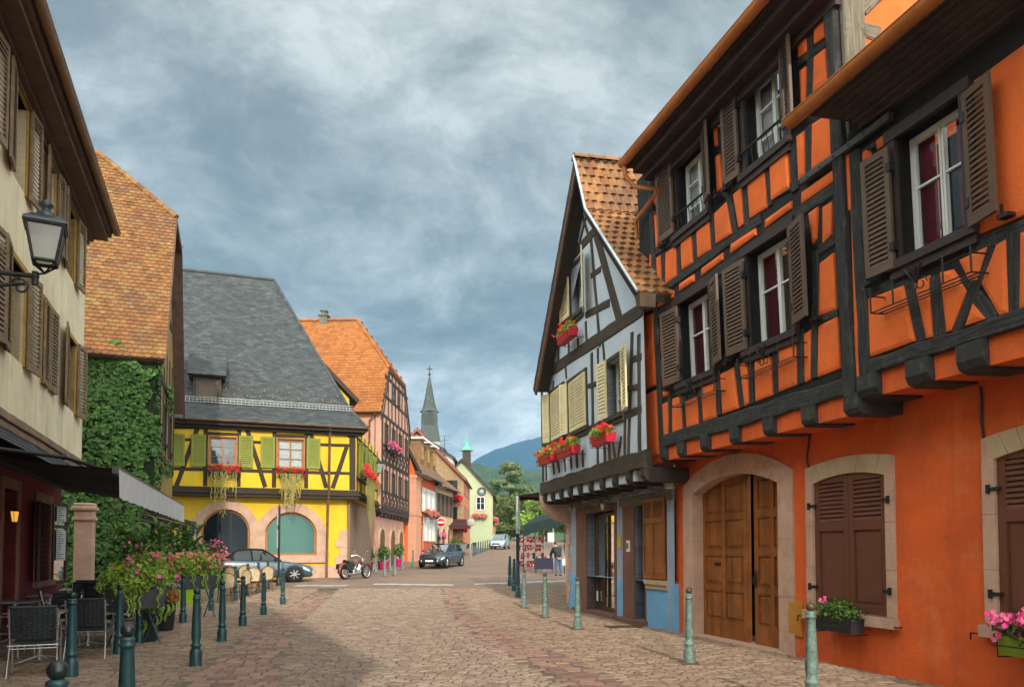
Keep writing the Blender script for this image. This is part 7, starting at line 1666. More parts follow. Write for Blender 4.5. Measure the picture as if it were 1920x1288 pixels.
fbox_(YU, yu(715, 340)[0], yu(865, 340)[0], vb_, .22, 'red geranium box with a wide golden curtain under the right window of the yellow house', DKPOT, REDFL, TRAIL, GB, 90, fr=.055, fol=.16, ltr=1.9, tr=60, spread=.2)
fbox_(YSU, .0, 3.4, vb_ + .1, .34, 'red geranium box with golden trailers on the street side of the yellow house', DKPOT, REDFL, TRAIL, GB, 190, fr=.085, fol=.24, ltr=3.2, tr=190, spread=.32)
fbox_(YU, yu(-60, 340)[0], yu(46, 340)[0], vb_, .22, 'flower box with long trailers at the left end of the yellow house, half behind ivy', DKPOT, PINKFL, TRAIL, GB, 40, ltr=1.9, tr=40)
GBL = 'red flower boxes of the blue house'
qb = BU.px(*Zg(200, 1060)), BU.px(*Zg(345, 1010)); r = bwin['g']
fbox_(BU, r[0] - .15, r[1] + .05, BU.px(*Zg(290, 1050), .3)[1] - .05, .26, 'red box of red flowers under the gable window of the blue house', REDBOX, REDFL, None, GBL, 50, LEAFLIME, .15, fr=.042, spread=.12)
r = bwin['c']; fbox_(BU, r[0] - .15, r[1] - .05, BU.px(*Zh(420, 420), .3)[1] - .05, .26, 'red box of red flowers under the open-shuttered window of the blue house', REDBOX, REDFL, None, GBL, 60, LEAFLIME, .17, fr=.042, spread=.12)
r = bwin['b']; fbox_(BU, r[0] - .05, r[1] - .1, BU.px(*Zh(280, 470), .3)[1] - .03, .26, 'red box of red flowers under the right closed shutter of the blue house', REDBOX, REDFL, None, GBL, 60, LEAFLIME, .17, fr=.042, spread=.12)
r = bwin['a']; fbox_(BU, r[0] - .2, r[1] - .1, BU.px(*Zh(180, 508), .3)[1] - .03, .26, 'red box of red flowers at the left corner of the blue house', REDBOX, REDFL, None, GBL, 60, LEAFLIME, .17, fr=.042, spread=.12)
a = RF.px(*Zm(200, 1000), .2)[0], RF.px(*Zm(395, 1010), .2)[0]; v_ = RF.px(*Zm(300, 1015), .25)[1]
fbox_(RF, a[0], a[1], v_, .20, 'black box of green geraniums with few pink blooms below the closed brown shutters', DKPOT, PINKFL, None, 'flower boxes on the orange house', 5, LEAFG, .20, spread=.2)
a = RF.px(*Zm(1112, 1125), .2)[0]; v_ = RF.px(*Zm(1150, 1130), .25)[1]
fbox_(RF, a, a + 1.1, v_, .20, 'lime-green box of bright pink geraniums at the right edge of the photo', M('muted_lime_box', (.20, .29, .02), .45, .1, 4), PINKFL, None, 'flower boxes on the orange house', 190, LEAFG, .17, fr=.05, spread=.2)
for i, (F, u0, u1, v, fm, lab) in enumerate([(RHF, 2.2, 3.4, rev - 2.95, SALMON, 'green leafy flower box under the upper windows of the red house, left'), (RHF, 4.2, 6.6, rev - 2.95, SALMON, 'green leafy flower box under the upper windows of the red house, right'), (BGF, .8, 2.0, bz + 1.7, PINKFL, 'small flower box on the ground floor of the beige house'),
    (PGU, .8, 4.0, vJ + st + .7, PINKFL, 'row of small pink flowers on the upper floor of the pink house'), (INF, ihw - 1.9, ihw - .3, izb + 5.0, REDFL, 'upper red flower box of the inn gable'), (INF, ihw - 2.4, ihw + .4, izb + 2.4, REDFL, 'lower large red flower box of the inn gable'),
    (TF, r[0] * 0 + cu - .9, cu + .5, at(903, 972, 90).z, SALMON, 'leafy flower box below the clock window of the town hall'), (TS, 1, 6, tzb + 3.2, SALMON, 'long pale pink flower box on the street side of the town hall')]):
    fbox_(F, u0, u1, v, .3, lab, DKPOT, fm, LEAFG if i in (0, 1, 6) else None, None, 170, fr=.13 if i > 3 else .08, fol=.34 if i > 3 else .26, ltr=.6, tr=30, spread=.4 if i in (4, 5, 7) else .22)
for px, py, Ym, lab, mt in [(720, 1068, 0, 'leafy shrub in a magenta pot at the pink house door', LEAFG), (747, 1062, 0, 'round clipped bush in a magenta pot right of the pink house doors', LEAFDARK), (690, 1070, 0, 'small dark bush beside the plank wall of the yellow house', LEAFDARK), (707, 1066, 0, 'loose green shrub in a pot between plank wall and pink house', LEAFG)]:
    p = gp(px, py); plant_pot('potted_shrub', lab, p, [(.22, 0), (.3, .45), (.32, .5), (.28, .5)], PINKBOX if 'magenta' in lab else DKPOT, [((0, 0, 1.0), (.42, .42, .5), mt)], (), None, n=420, leaf=.12)
HAZE = 2.3e-4
# ================================================================== VEHICLES, SIGNS, MARKET
CARGL = glass('car_glass', (.02, .03, .035), .15); RUB = M('tyre_rubber', (.015, .015, .016), .8, .2, 9); RIM = M('alloy_rim', (.45, .46, .47), .3, .1, 9, metal=.8); BLKPL = M('black_plastic', (.015, .016, .018), .55, .2, 9)
CHROME = M('chrome', (.6, .6, .6), .15, .05, 9, metal=1); LAMPGL = M('headlamp_glass', (.55, .58, .6), .12, .1, 12, spec=.8); REDLAMP = M('red_lamp', (.45, .01, .012), .2, .1, 12, spec=.7); PLATE = M('licence_plate', (.72, .74, .74), .5, .05, 9)
def wheel(par, x, y_, r, w):
    ax = Matrix.Rotation(R(90), 3, 'X'); s = MB(); s.lathe([(r * .62, -w / 2), (r * .93, -w / 2), (r, -w * .36), (r, w * .36), (r * .93, w / 2), (r * .62, w / 2)], (x, y_, r), 22, ax=ax, cap=False); o = s.build('wheel', RUB, par)
    s = MB(); s.lathe([(r * .66, -w * .49), (r * .60, -w * .40), (r * .60, w * .40), (r * .66, w * .49)], (x, y_, r), 22, ax=ax, cap=False)
    for k in range(7):
        a = k * 2 * math.pi / 7
        for sy in (-1, 1): s.tube([(x + .05 * math.cos(a), y_ + sy * w * .47, r + .05 * math.sin(a)), (x + r * .62 * math.cos(a), y_ + sy * w * .44, r + r * .62 * math.sin(a))], .026, 5)
    s.lathe([(.07, -w * .5), (.07, w * .5)], (x, y_, r), 10, ax=ax); s.build('rim', RIM, o)
    s = MB(); s.lathe([(r * .58, -w * .30), (r * .58, w * .30)], (x, y_, r), 18, ax=ax); s.build('brake_disc', BLKPL, o)
def car(name, label, loc, rz, L_, W_, H_, paint, body, gh0, gh1, rf0, rf1, belt, style='hatch', r=.31, wb=(.82, -.82)):
    t = local(thing(name, label, 'car', loc, rz)); s = MB(); hw = W_ / 2; rings = []
    for x, f, zl, zs in body:
        w = hw * f; q = [(0, zl), (w * .86, zl), (w * .97, zl + .10), (w, zl + (zs - zl) * .45), (w * .985, zs - .10), (w * .93, zs - .02), (w * .6, zs + .012), (0, zs + .02)]
        rings.append([V3((x, y_, z_)) for y_, z_ in q] + [V3((x, -y_, z_)) for y_, z_ in q[-2:0:-1]])
    n = len(rings[0]); vs = [p for q in rings for p in q]
    s.add(vs, [(i * n + j, i * n + (j + 1) % n, (i + 1) * n + (j + 1) % n, (i + 1) * n + j) for i in range(len(rings) - 1) for j in range(n)] , smooth=True); s.add(rings[0], [tuple(range(n))]); s.add(rings[-1], [tuple(range(n))])
    b = s.build('body', paint, t)
    s = MB()
    for x in (wb[0] * L_ / 2 * .78, wb[1] * L_ / 2 * .74):
        for sy in (-1, 1): s.lathe([(r * 1.16, -.02), (r * 1.16, .012), (r * .8, .014)], (x, sy * hw * .985, r + .01), 20, ax=Matrix.Rotation(R(90) * sy * -1, 3, 'X'))
    s.build('wheel_arch', BLKPL, t)
    for x in (wb[0] * L_ / 2 * .78, wb[1] * L_ / 2 * .74):
        for sy in (-1, 1): wheel(t, x, sy * (hw - .09), r, .2)
    zb_ = belt; wb_, wt_ = hw * .90, hw * .66
    def P(x, y_, z_): return V3((x, y_, z_))
    base = [P(gh0, wb_ * .86, zb_ - .02), P(gh1, wb_ * .84, zb_), P(gh1, -wb_ * .84, zb_), P(gh0, -wb_ * .86, zb_ - .02)]; mid = [P((gh0 + rf0) / 2 - .1, wb_, zb_)]
    top = [P(rf0, wt_, H_ - .05), P(rf1, wt_ * .96, H_ - .06), P(rf1, -wt_ * .96, H_ - .06), P(rf0, -wt_, H_ - .05)]
    B0 = [P(gh0, wb_ * .86, zb_ - .02), P((gh0 + gh1) / 2, wb_, zb_ + .01), P(gh1, wb_ * .84, zb_)]; T0 = [P(rf0, wt_, H_ - .05), P((rf0 + rf1) / 2, wt_ * 1.05, H_ - .02), P(rf1, wt_ * .96, H_ - .06)]
    roofm = paint if style != 'soft' else M('soft_top', (.010, .010, .013), .85, .3, 12)
    g = MB(); m = lambda p: V3((p.x, -p.y, p.z)); g.add([B0[0], m(B0[0]), m(T0[0]), T0[0]], [(0, 1, 2, 3)]); g.build('windscreen', CARGL, t)
    g = MB(); g.add([B0[2], m(B0[2]), m(T0[2]), T0[2]], [(0, 1, 2, 3)]); g.build('rear_window', CARGL if style != 'soft' else roofm, t)
    for sy in (1, -1):
        f = (lambda p: p) if sy > 0 else m; g = MB(); g.add([f(B0[0]), f(B0[1]), f(T0[1]), f(T0[0])], [(0, 1, 2, 3)]); g.build('side_window', CARGL, t)
        g = MB(); g.add([f(B0[1]), f(B0[2]), f(T0[2]), f(T0[1])], [(0, 1, 2, 3)]); g.build('side_window', CARGL, t)
        g = MB()
        for p, q in ((B0[0], T0[0]), (B0[1], T0[1]), (B0[2], T0[2])): g.tube([f(p), f(q)], .035, 6)
        g.tube([f(T0[0]), f(T0[1]), f(T0[2])], .03, 6); g.tube([f(B0[0]), f(B0[1]), f(B0[2])], .018, 6); g.build('pillars', paint if style != 'soft' else roofm, t)
        g = MB(); g.ball((gh0 - .25, sy * (hw + .08), zb_ + .06), .10, 10, 6, (.6, 1, .7)); g.build('mirror', paint if style != 'soft' else BLKPL, t)
        g = MB(); g.bbox(((gh0 + gh1) / 2 + .15, sy * hw * .985, zb_ - .16), (.18, .03, .03), .008); g.build('door_handle', CHROME if style == 'soft' else paint, t)
        x0 = body[0][0]; g = MB(); g.hull([V3((x0 - .08, sy * hw * .50, body[0][3] - .0)), V3((x0 - .42, sy * hw * .93, body[1][3] + .02)), V3((x0 - .14, sy * hw * .86, body[0][3] - .05)), V3((x0 - .02, sy * hw * .52, body[0][3] - .14)), V3((x0 - .12, sy * hw * .88, body[0][3] - .12)), V3((x0 - .4, sy * hw * .96, body[1][3] - .12))]); g.build('headlight', LAMPGL, t)
        x1 = body[-1][0]; g = MB(); g.hull([V3((x1 + .0, sy * hw * .5, .78)), V3((x1 + .25, sy * hw * .93, .86)), V3((x1 - .01, sy * hw * .52, .64)), V3((x1 + .22, sy * hw * .96, .68)), V3((x1 + .02, sy * hw * .76, .84))]); g.build('tail_light', REDLAMP, t)
        g = MB(); g.lathe([(.02, 0), (.055, .01), (.05, .03)], (x0 - .035, sy * hw * .6, .40), 10, ax=Matrix.Rotation(R(90), 3, 'Y')); g.build('fog_lamp', LAMPGL, t)
    g = MB(); vs = []
    for i, (p, q) in enumerate(zip(T0, T0)): vs += [p, V3((p.x, p.y * .6, p.z + .045)), V3((p.x, 0, p.z + .055)), V3((p.x, -p.y * .6, p.z + .045)), m(p)]
    g.add(vs, [(i * 5 + j, i * 5 + j + 1, (i + 1) * 5 + j + 1, (i + 1) * 5 + j) for i in range(2) for j in range(4)], smooth=True)
    if style == 'soft': g.tube([T0[2], V3((gh1 - .1, wb_ * .7, zb_ + .02)), V3((gh1 - .1, -wb_ * .7, zb_ + .02)), m(T0[2])], .03, 5)
    g.build('roof', roofm, t)
    x0 = body[0][0]; g = MB(); g.bbox((x0 - .005, 0, .50), (.06, hw * .85, .16), .02); g.build('grille', BLKPL, t); g = MB(); g.bbox((x0 - .02, 0, .30), (.06, hw * 1.2, .12), .02); g.build('air_intake', BLKPL, t)
    g = MB(); g.bbox((x0 + .03, 0, .40), (.02, .52, .11), .004); g.build('licence_plate', PLATE, t)
    g = MB(); g.bbox((body[-1][0] - .01, 0, .62), (.02, .52, .11), .004); g.build('licence_plate', PLATE, t)
    g = MB(); g.tube([(x0 + .03, -hw * .35, .60), (x0 + .035, 0, .605), (x0 + .03, hw * .35, .60)], .012, 5); g.build('grille_trim', CHROME, t)
    for sy in (-.4, .25): g = MB(); g.tube([(gh0 - .02, hw * sy, zb_ + .03), (gh0 - .18, hw * (sy + .4), zb_ + .12)], .012, 4); g.build('wiper', BLKPL, t)
    return t
def paint(name, c): return M(name, c, .28, .06, 2, spec=.6, coat=.9)
def soc(px, Y): q = at(px, 1035, Y); return (q.x, Y, gz(Y) + .01)
hb = [(1.99, .55, .30, .58), (1.93, .78, .24, .70), (1.62, .95, .20, .80), (1.0, 1.0, .20, .92), (.6, 1.0, .2, .97), (-1.1, 1.0, .2, 1.0), (-1.65, .97, .22, 1.0), (-1.9, .88, .28, .92), (-1.99, .76, .36, .72)]
hd = math.atan2(-.955, -.30)
car('parked_car', 'dark blue-grey hatchback driving toward us past the red house', soc(829, 48.5), hd, 3.98, 1.74, 1.46, paint('slate_blue_paint', (.020, .030, .045)), hb, .98, -1.82, .22, -1.45, .96)
sb = [(2.2, .55, .32, .66), (2.12, .78, .24, .78), (1.7, .95, .22, .90), (1.1, 1.0, .22, 1.0), (.8, 1.0, .22, 1.03), (-1.2, 1.0, .22, 1.06), (-1.9, .97, .24, 1.06), (-2.12, .88, .3, .98), (-2.2, .76, .38, .76)]
car('parked_car', 'silver people carrier coming down the rising street', soc(937, 86), math.atan2(-.985, -.17), 4.4, 1.8, 1.66, paint('silver_paint', (.36, .43, .48)), sb, 1.25, -2.0, .4, -1.7, 1.03)
cb = [(2.12, .55, .28, .55), (2.04, .80, .20, .66), (1.7, .95, .18, .74), (1.1, 1.0, .18, .84), (.7, 1.0, .18, .89), (-1.2, 1.0, .18, .92), (-1.7, .97, .20, .92), (-2.02, .88, .26, .86), (-2.12, .76, .34, .68)]
ca = math.atan2(.34, .94); fr = at(583, 1035, 34.0); cc = V3((fr.x, fr.y, 0)) - V3((math.cos(ca), math.sin(ca), 0)) * 2.1
car('convertible', 'blue convertible with its black soft top up parked before the yellow house', (cc.x, cc.y, gz(cc.y) + .01), ca, 4.24, 1.77, 1.40, paint('petrol_blue_paint', (.035, .078, .115)), cb, .82, -1.5, .12, -.95, .90, style='soft', r=.33)
# ---- motorcycle
def motorcycle(label, loc, rz):
    t = local(thing('motorcycle', label, 'motorcycle', loc, rz)); ax = Matrix.Rotation(R(90), 3, 'X')
    for x, r, w in ((.80, .33, .11), (-.72, .33, .16)):
        s = MB(); s.lathe([(r * .80, -w / 2), (r * .95, -w / 2), (r, 0), (r * .95, w / 2), (r * .80, w / 2)], (x, 0, r), 24, ax=ax, cap=False); o = s.build('wheel', RUB, t)
        s = MB(); s.lathe([(r * .82, -.03), (r * .74, -.02), (r * .74, .02), (r * .82, .03)], (x, 0, r), 24, ax=ax, cap=False); s.lathe([(.05, -.06), (.05, .06)], (x, 0, r), 10, ax=ax)
        for k in range(14): a = k * math.pi / 7; s.tube([(x, .03 * (-1) ** k, r), (x + r * .78 * math.cos(a), 0, r + r * .78 * math.sin(a))], .005, 4)
        s.build('rim', CHROME, o)
        s = MB(); a0, a1 = (R(20), R(150)) if x > 0 else (R(25), R(190)); pts = [(x + (r + .04) * math.cos(a0 + (a1 - a0) * k / 12), 0, r + (r + .04) * math.sin(a0 + (a1 - a0) * k / 12)) for k in range(13)]; s.tube(pts, w * .55, 8); s.build('mudguard', DRED, t)
    s = MB(); s.hull([V3(p) for p in [(.42, .0, .88), (.35, .13, .80), (.35, -.13, .80), (-.05, .13, .72), (-.05, -.13, .72), (.1, .12, .92), (.1, -.12, .92), (-.1, 0, .80)]], smooth=False); s.build('fuel_tank', DRED, t)
    s = MB(); s.hull([V3(p) for p in [(-.05, .12, .72), (-.05, -.12, .72), (-.5, .16, .70), (-.5, -.16, .70), (-.05, 0, .78), (-.45, 0, .80), (-.75, .12, .80), (-.75, -.12, .80), (-.8, 0, .9)]]); s.build('saddle', BLKPL, t)
    s = MB(); s.lathe([(.13, 0), (.15, .04), (.13, .08), (.15, .12), (.13, .16), (.14, .26)], (.16, 0, .38), 12, ax=Matrix.Rotation(R(28), 3, 'Y')); s.lathe([(.13, 0), (.15, .04), (.13, .08), (.15, .12), (.13, .16), (.14, .26)], (-.05, 0, .38), 12, ax=Matrix.Rotation(R(-28), 3, 'Y')); s.bbox((.03, 0, .33), (.55, .26, .24), .05); s.build('engine', CHROME, t)
    for sy in (-1, 1):
        s = MB(); s.tube([(.80, sy * .10, .33), (.46, sy * .10, .95)], .024, 7); s.build('fork', CHROME, t)
        s = MB(); s.tube([(.46, sy * .05, .98), (.38, sy * .22, 1.10), (.20, sy * .42, 1.06)], .016, 6); s.build('handlebar', CHROME, t)
        s = MB(); s.tube([(.36, sy * .30, 1.08), (.40, sy * .38, 1.22)], .008, 5); s.ball((.40, sy * .38, 1.24), .06, 8, 6, (.3, 1, .7)); s.build('mirror', CHROME, t)
        s = MB(); s.hull([V3((-.5, sy * .18, .42)), V3((-.95, sy * .18, .45)), V3((-.5, sy * .34, .42)), V3((-.95, sy * .32, .45)), V3((-.5, sy * .18, .72)), V3((-.95, sy * .18, .70)), V3((-.5, sy * .33, .70)), V3((-.95, sy * .31, .68))]); s.build('pannier', BLKPL, t)
    s = MB(); s.tube([(.2, -.16, .40), (.1, -.2, .26), (-.5, -.21, .24), (-1.0, -.21, .26)], .045, 8, radii=[.03, .035, .045, .05]); s.build('exhaust', CHROME, t)
    s = MB(); s.ball((.55, 0, .86), .10, 12, 8, (.8, 1, 1)); s.build('headlight', LAMPGL, t); s = MB(); s.ball((-1.08, 0, .62), .05, 8, 6); s.build('tail_light', REDLAMP, t)
    s = MB(); s.tube([(.46, 0, .9), (.3, 0, .45), (-.3, 0, .3), (-.72, 0, .33)], .025, 6); s.tube([(.46, 0, .9), (-.3, 0, .68), (-.72, 0, .33)], .02, 6); s.build('frame', BLKPL, t)
    s = MB(); s.tube([(0, .1, .3), (-.08, .3, .0)], .015, 5); s.build('kickstand', CHROME, t)
DRED = paint('burgundy_paint', (.12, .008, .012))
motorcycle('burgundy and chrome motorcycle parked at the corner of the yellow house', (*at(666, 1035, 35.6).xy, gz(35.6) + .01), R(62))
# ---- signs
REDS = M('sign_red', (.58, .012, .02), .45, .05, 5); WHS = M('sign_white', (.75, .75, .75), .45, .05, 5); SGREY = M('sign_back_grey', (.34, .33, .33), .55, .1, 5)
def noentry(label, px, py, Y, r=.31, back=False, dz=None, faded=False):
    q = at(px, py, Y); t = thing('traffic_sign', label, 'road sign', (q.x, Y, gz(Y))); ax = Matrix.Rotation(R(90), 3, 'X'); g = MB(); g.tube([(q.x, Y + .04, gz(Y)), (q.x, Y + .04, q.z + r)], .03, 8); g.build('pole', STEEL, t)
    g = MB(); g.lathe([(.01, .0), (r, .0), (r, .015), (.01, .015)], (q.x, Y, q.z), 28, ax=ax); d = g.build('sign_disc', SGREY if back else REDS, t)
    if not back:
        g = MB(); g.lathe([(r * .93, .016), (r * 1.0, .016), (r * 1.0, .018), (r * .93, .018)], (q.x, Y, q.z), 28, ax=ax, cap=False); g.build('rim', WHS, d); g = MB(); g.box((q.x, Y - .018, q.z), (r * 1.45, .004, r * .34)); g.build('bar', WHS, d)
    else:
        g = MB(); g.lathe([(r * .90, .016), (r, .016), (r, .02), (r * .90, .02)], (q.x, Y, q.z), 28, ax=ax, cap=False); g.build('rim', M('faded_red', (.42, .16, .14), .6), d)
        for dz_ in (-.12, .12): g = MB(); g.box((q.x, Y - .02, q.z + dz_), (r * 1.1, .02, .04)); g.build('clamp', STEEL, d)
    return t
noentry('round red no entry sign behind the dark hatchback', 827, 979, 55, .31); noentry('grey back of a round sign with faded red rim before the inn', 883, 979, 62, .34, True)
s3 = noentry('red round sign under the dark green awning, partly cut by the blue house', 1037, 967, 52, .30)
q = at(1033, 1007, 51.9); g = MB(); g.box((q.x, 51.93, q.z), (.42, .02, .62)); pn_ = g.build('notice_panel', WHS, s3)
q = at(523, 1035, 31); t = thing('sign_pole', 'slim black sign pole with edge-on sign plates before the teal window', 'sign pole', (q.x, 31, gz(31))); zt2 = at(523, 951, 31).z; g = MB(); g.tube([(q.x, 31, gz(31)), (q.x, 31, zt2)], .045, 8); g.lathe([(.10, 0), (.09, .3), (.05, .35)], (q.x, 31, gz(31)), 12); g.lathe([(.06, 0), (.03, .06), (.005, .16)], (q.x, 31, zt2), 10); g.build('pole', IRON, t)
for a, b in ((958, 985), (993, 1028)): z0, z1 = at(523, b, 31).z, at(523, a, 31).z; g = MB(); g.bbox((q.x - .03, 31 - .1, (z0 + z1) / 2), (.05, .55, z1 - z0), .01, R(14)); g.build('sign_plate', SGREY, t)
# ---- second street lamp at the pink house
q = at(709, 877, 44); t = thing('street_lamp', 'small street lantern on a bracket at the corner of the pink house', 'street lamp', q); g = MB(); wq_ = PG.P(.1, 0, 0); za = at(700, 893, 44).z; g.tube([(q.x, 44, za), (q.x - 1.1, 45.2, za)], .03, 6); g.tube([(q.x, 44, za), (q.x, 44, za + .15)], .03, 6); g.tube([(q.x - .1, 44.1, za - .02), (q.x - .5, 44.5, za - .35), (q.x - 1.1, 45.2, za - .4)], .02, 5); g.build('bracket', IRON, t)
g = MB(); hz_ = at(709, 863, 44).z - za; g.lathe([(.13, .15), (.27, hz_ * .8), (.31, hz_ * .82), (.12, hz_), (.03, hz_ + .15)], (q.x, 44, za), 4, smooth=False); g.build('lantern', IRON, t); g = MB(); g.lathe([(.16, .2), (.285, hz_ * .78)], (q.x, 44, za), 4, smooth=False); g.build('lantern_glass', MATS.get('lampgl') or glass('lampgl', (.35, .35, .33), .3, .1), t)
# ---- inn terrace
BRAWN = M('brown_red_awning', (.085, .022, .018), .8, .25, 5, .003, 40, trans=.15)
def awning(label, A, B, out, drop, mat, valance=.25, post=None, stripes=0):
    """A, B = wall ends; out = vector from wall to front edge"""
    A, B, out = V3(A), V3(B), V3(out); t = thing('awning', label, 'awning', A.lerp(B, .5)); g = MB(); k = 10; vs = []
    for j in range(5):
        for i in range(k + 1): f = j / 4; p = A.lerp(B, i / k) + out * f + V3((0, 0, -drop * f - .06 * math.sin(math.pi * f))); vs.append(p)
    fs = [(j * (k + 1) + i, j * (k + 1) + i + 1, (j + 1) * (k + 1) + i + 1, (j + 1) * (k + 1) + i) for j in range(4) for i in range(k)]; g.add(vs, fs, smooth=True); g.add([p + V3((0, 0, .02)) for p in vs], fs, smooth=True); g.build('canopy', mat, t)
    d = V3((0, 0, -drop)) + out; g = MB(); vs = []
    for i in range(31): p = A.lerp(B, i / 30) + d; vs += [p, p + V3((0, 0, -valance - .02 * math.sin(i * 1.3)))]
    g.add(vs, [(2 * i, 2 * i + 2, 2 * i + 3, 2 * i + 1) for i in range(30)]); g.build('valance', mat, t)
    for f in (.02, .5, .98): g = MB(); p = A.lerp(B, f); g.tube([p + V3((0, 0, -.5)), p + d * .55 + V3((0, 0, -.18)), p + d], .025, 6); g.build('folding_arm', IRON, t)
    g = MB(); g.tube([A + d, B + d], .035, 6); g.build('front_bar', IRON, t); return t
A_ = INS.P(.2, izb + 3.1, 0); awning('small brown-red awning over the flowered inn terrace', A_ + V3((-2.4, -.4, .35)), A_ + V3((.3, -.4, .35)), (.6, -2.6, 0), .7, BRAWN)
q = gp(868, 1041); t = thing('menu_board', 'folding chalk menu board standing before the inn terrace', 'menu board', q)
for s_, nm in ((-1, 'board_panel'), (1, 'board_panel')):
    F = Frame((q.x - .3, q.y + s_ * .22, q.z), (1, 0)); F.V = V3((0, -s_ * .22, 1)).normalized(); g = MB(); g.fbox(F, 0, .06, 0, 1.15, -.02, .02); g.fbox(F, .54, .6, 0, 1.15, -.02, .02); g.fbox(F, .06, .54, 1.08, 1.15, -.02, .02); g.fbox(F, .06, .54, .2, .27, -.02, .02); o = g.build('board_frame', OAK, t); g = MB(); g.fbox(F, .06, .54, .27, 1.08, -.01, .012); g.build('chalk_face', MATS['dark_petrol_paint'], o)
for i, (px, py, lab) in enumerate([(872, 1038, 'dark bistro chair at the inn terrace, left'), (879, 1036, 'dark bistro chair at the inn terrace, middle'), (885, 1034, 'dark bistro chair at the inn terrace, right')]): dup(c0, gp(px, py), R(40 * i + 60), lab, 'bistro chairs at the inn')
for i, (px, py, c, lab) in enumerate([(858, 1040, REDFL, 'bush of red flowers in a pot left of the menu board'), (873, 1030, REDFL, 'big red flower bush behind the menu board'), (852, 1046, LEAFG, 'green shrub in a dark pot behind the hatchback')]):
    p = gp(px, py); plant_pot('potted_shrub', lab, p, [(.25, 0), (.32, .5), (.34, .55), (.3, .55)], DKPOT, [((0, 0, 1.1), (.6, .6, .6), LEAFG)], [((0, -.1, 1.2), (.65, .6, .6), c, 110)] if c is REDFL else (), None, n=300, leaf=.14)
# ---- souvenir stall right of the street
bc = BF.P(0, 0, 0); za1 = at(1020, 922, bc.y + .5).z
pq = gp(971, 1096); YP = pq.y
awL = thing('awning_post', 'tall black and white post holding the brown awning beside the blue house', 'post', pq); zt3 = at(971, 930, YP).z; g = MB(); g.tube([pq, (pq.x, YP, at(971, 1000, YP).z)], .07, 10); g.build('post', IRON, awL); g = MB(); g.tube([(pq.x, YP, at(971, 1000, YP).z), (pq.x, YP, zt3)], .085, 10)
g.build('post_cover', M('weathered_white_metal', (.45, .47, .47), .5, .3, 6, metal=.2, stain=((.12, .13, .13), .8, 7, .52)), awL)
BL_ = Frame(bc + V3((-.02, 0, 0)), BF.N0 * 1.0)  # far flank of the blue house
e0 = BF.P(.05, 0, -.1); z0_ = at(1040, 905, e0.y).z
A1 = V3((e0.x + .1, e0.y + .4, z0_)); A2 = A1 - BF.N0 * 4.2
front = V3((pq.x, YP, zt3 + .05)) - A1; front.z = 0
awning('brown-red awning on the far flank of the blue house, its underside in view', A1, A2, front, A1.z - zt3 - .02, BRAWN, .18)
GRAWN = M('bottle_green_awning', (.004, .017, .016), .7, .3, 5, .003, 40)
g0, g1, g2 = at(1057, 974, 43), at(985, 990, 40), at(1000, 998, 40)
t = thing('stall_awning', 'dark bottle-green awning of the souvenir stall', 'awning', g0); g = MB()
P1, P2, P3, P4 = at(982, 986, 40), at(1058, 966, 42), at(1075, 968, 47), at(1003, 986, 47); vs = [P1, P2, P3 + V3((0, 0, .5)), P4 + V3((0, 0, .5))]
g.add(vs + [p + V3((0, 0, .04)) for p in vs], [(0, 1, 2, 3), (4, 5, 6, 7), (0, 1, 5, 4), (1, 2, 6, 5), (2, 3, 7, 6), (3, 0, 4, 7)]); g.build('canopy', GRAWN, t)
g = MB(); vs = []
for i in range(25): p = P1.lerp(P2, i / 24); vs += [p, p + V3((0, .03 * math.sin(i), -.50 + .04 * math.sin(i * 1.7)))]
for i in range(13): p = P1.lerp(P4 + V3((0, 0, .5)), i / 12); vs += [p, p + V3((.02 * math.sin(i), 0, -.5))]
g.add(vs, [(2 * i, 2 * i + 2, 2 * i + 3, 2 * i + 1) for i in range(24)] + [(50 + 2 * i, 52 + 2 * i, 53 + 2 * i, 51 + 2 * i) for i in range(12)]); g.build('valance', GRAWN, t)
for p in (P1, P2, P3, P4): g = MB(); g.tube([(p.x, p.y, gz(p.y)), p], .03, 6); g.build('pole', IRON, t)
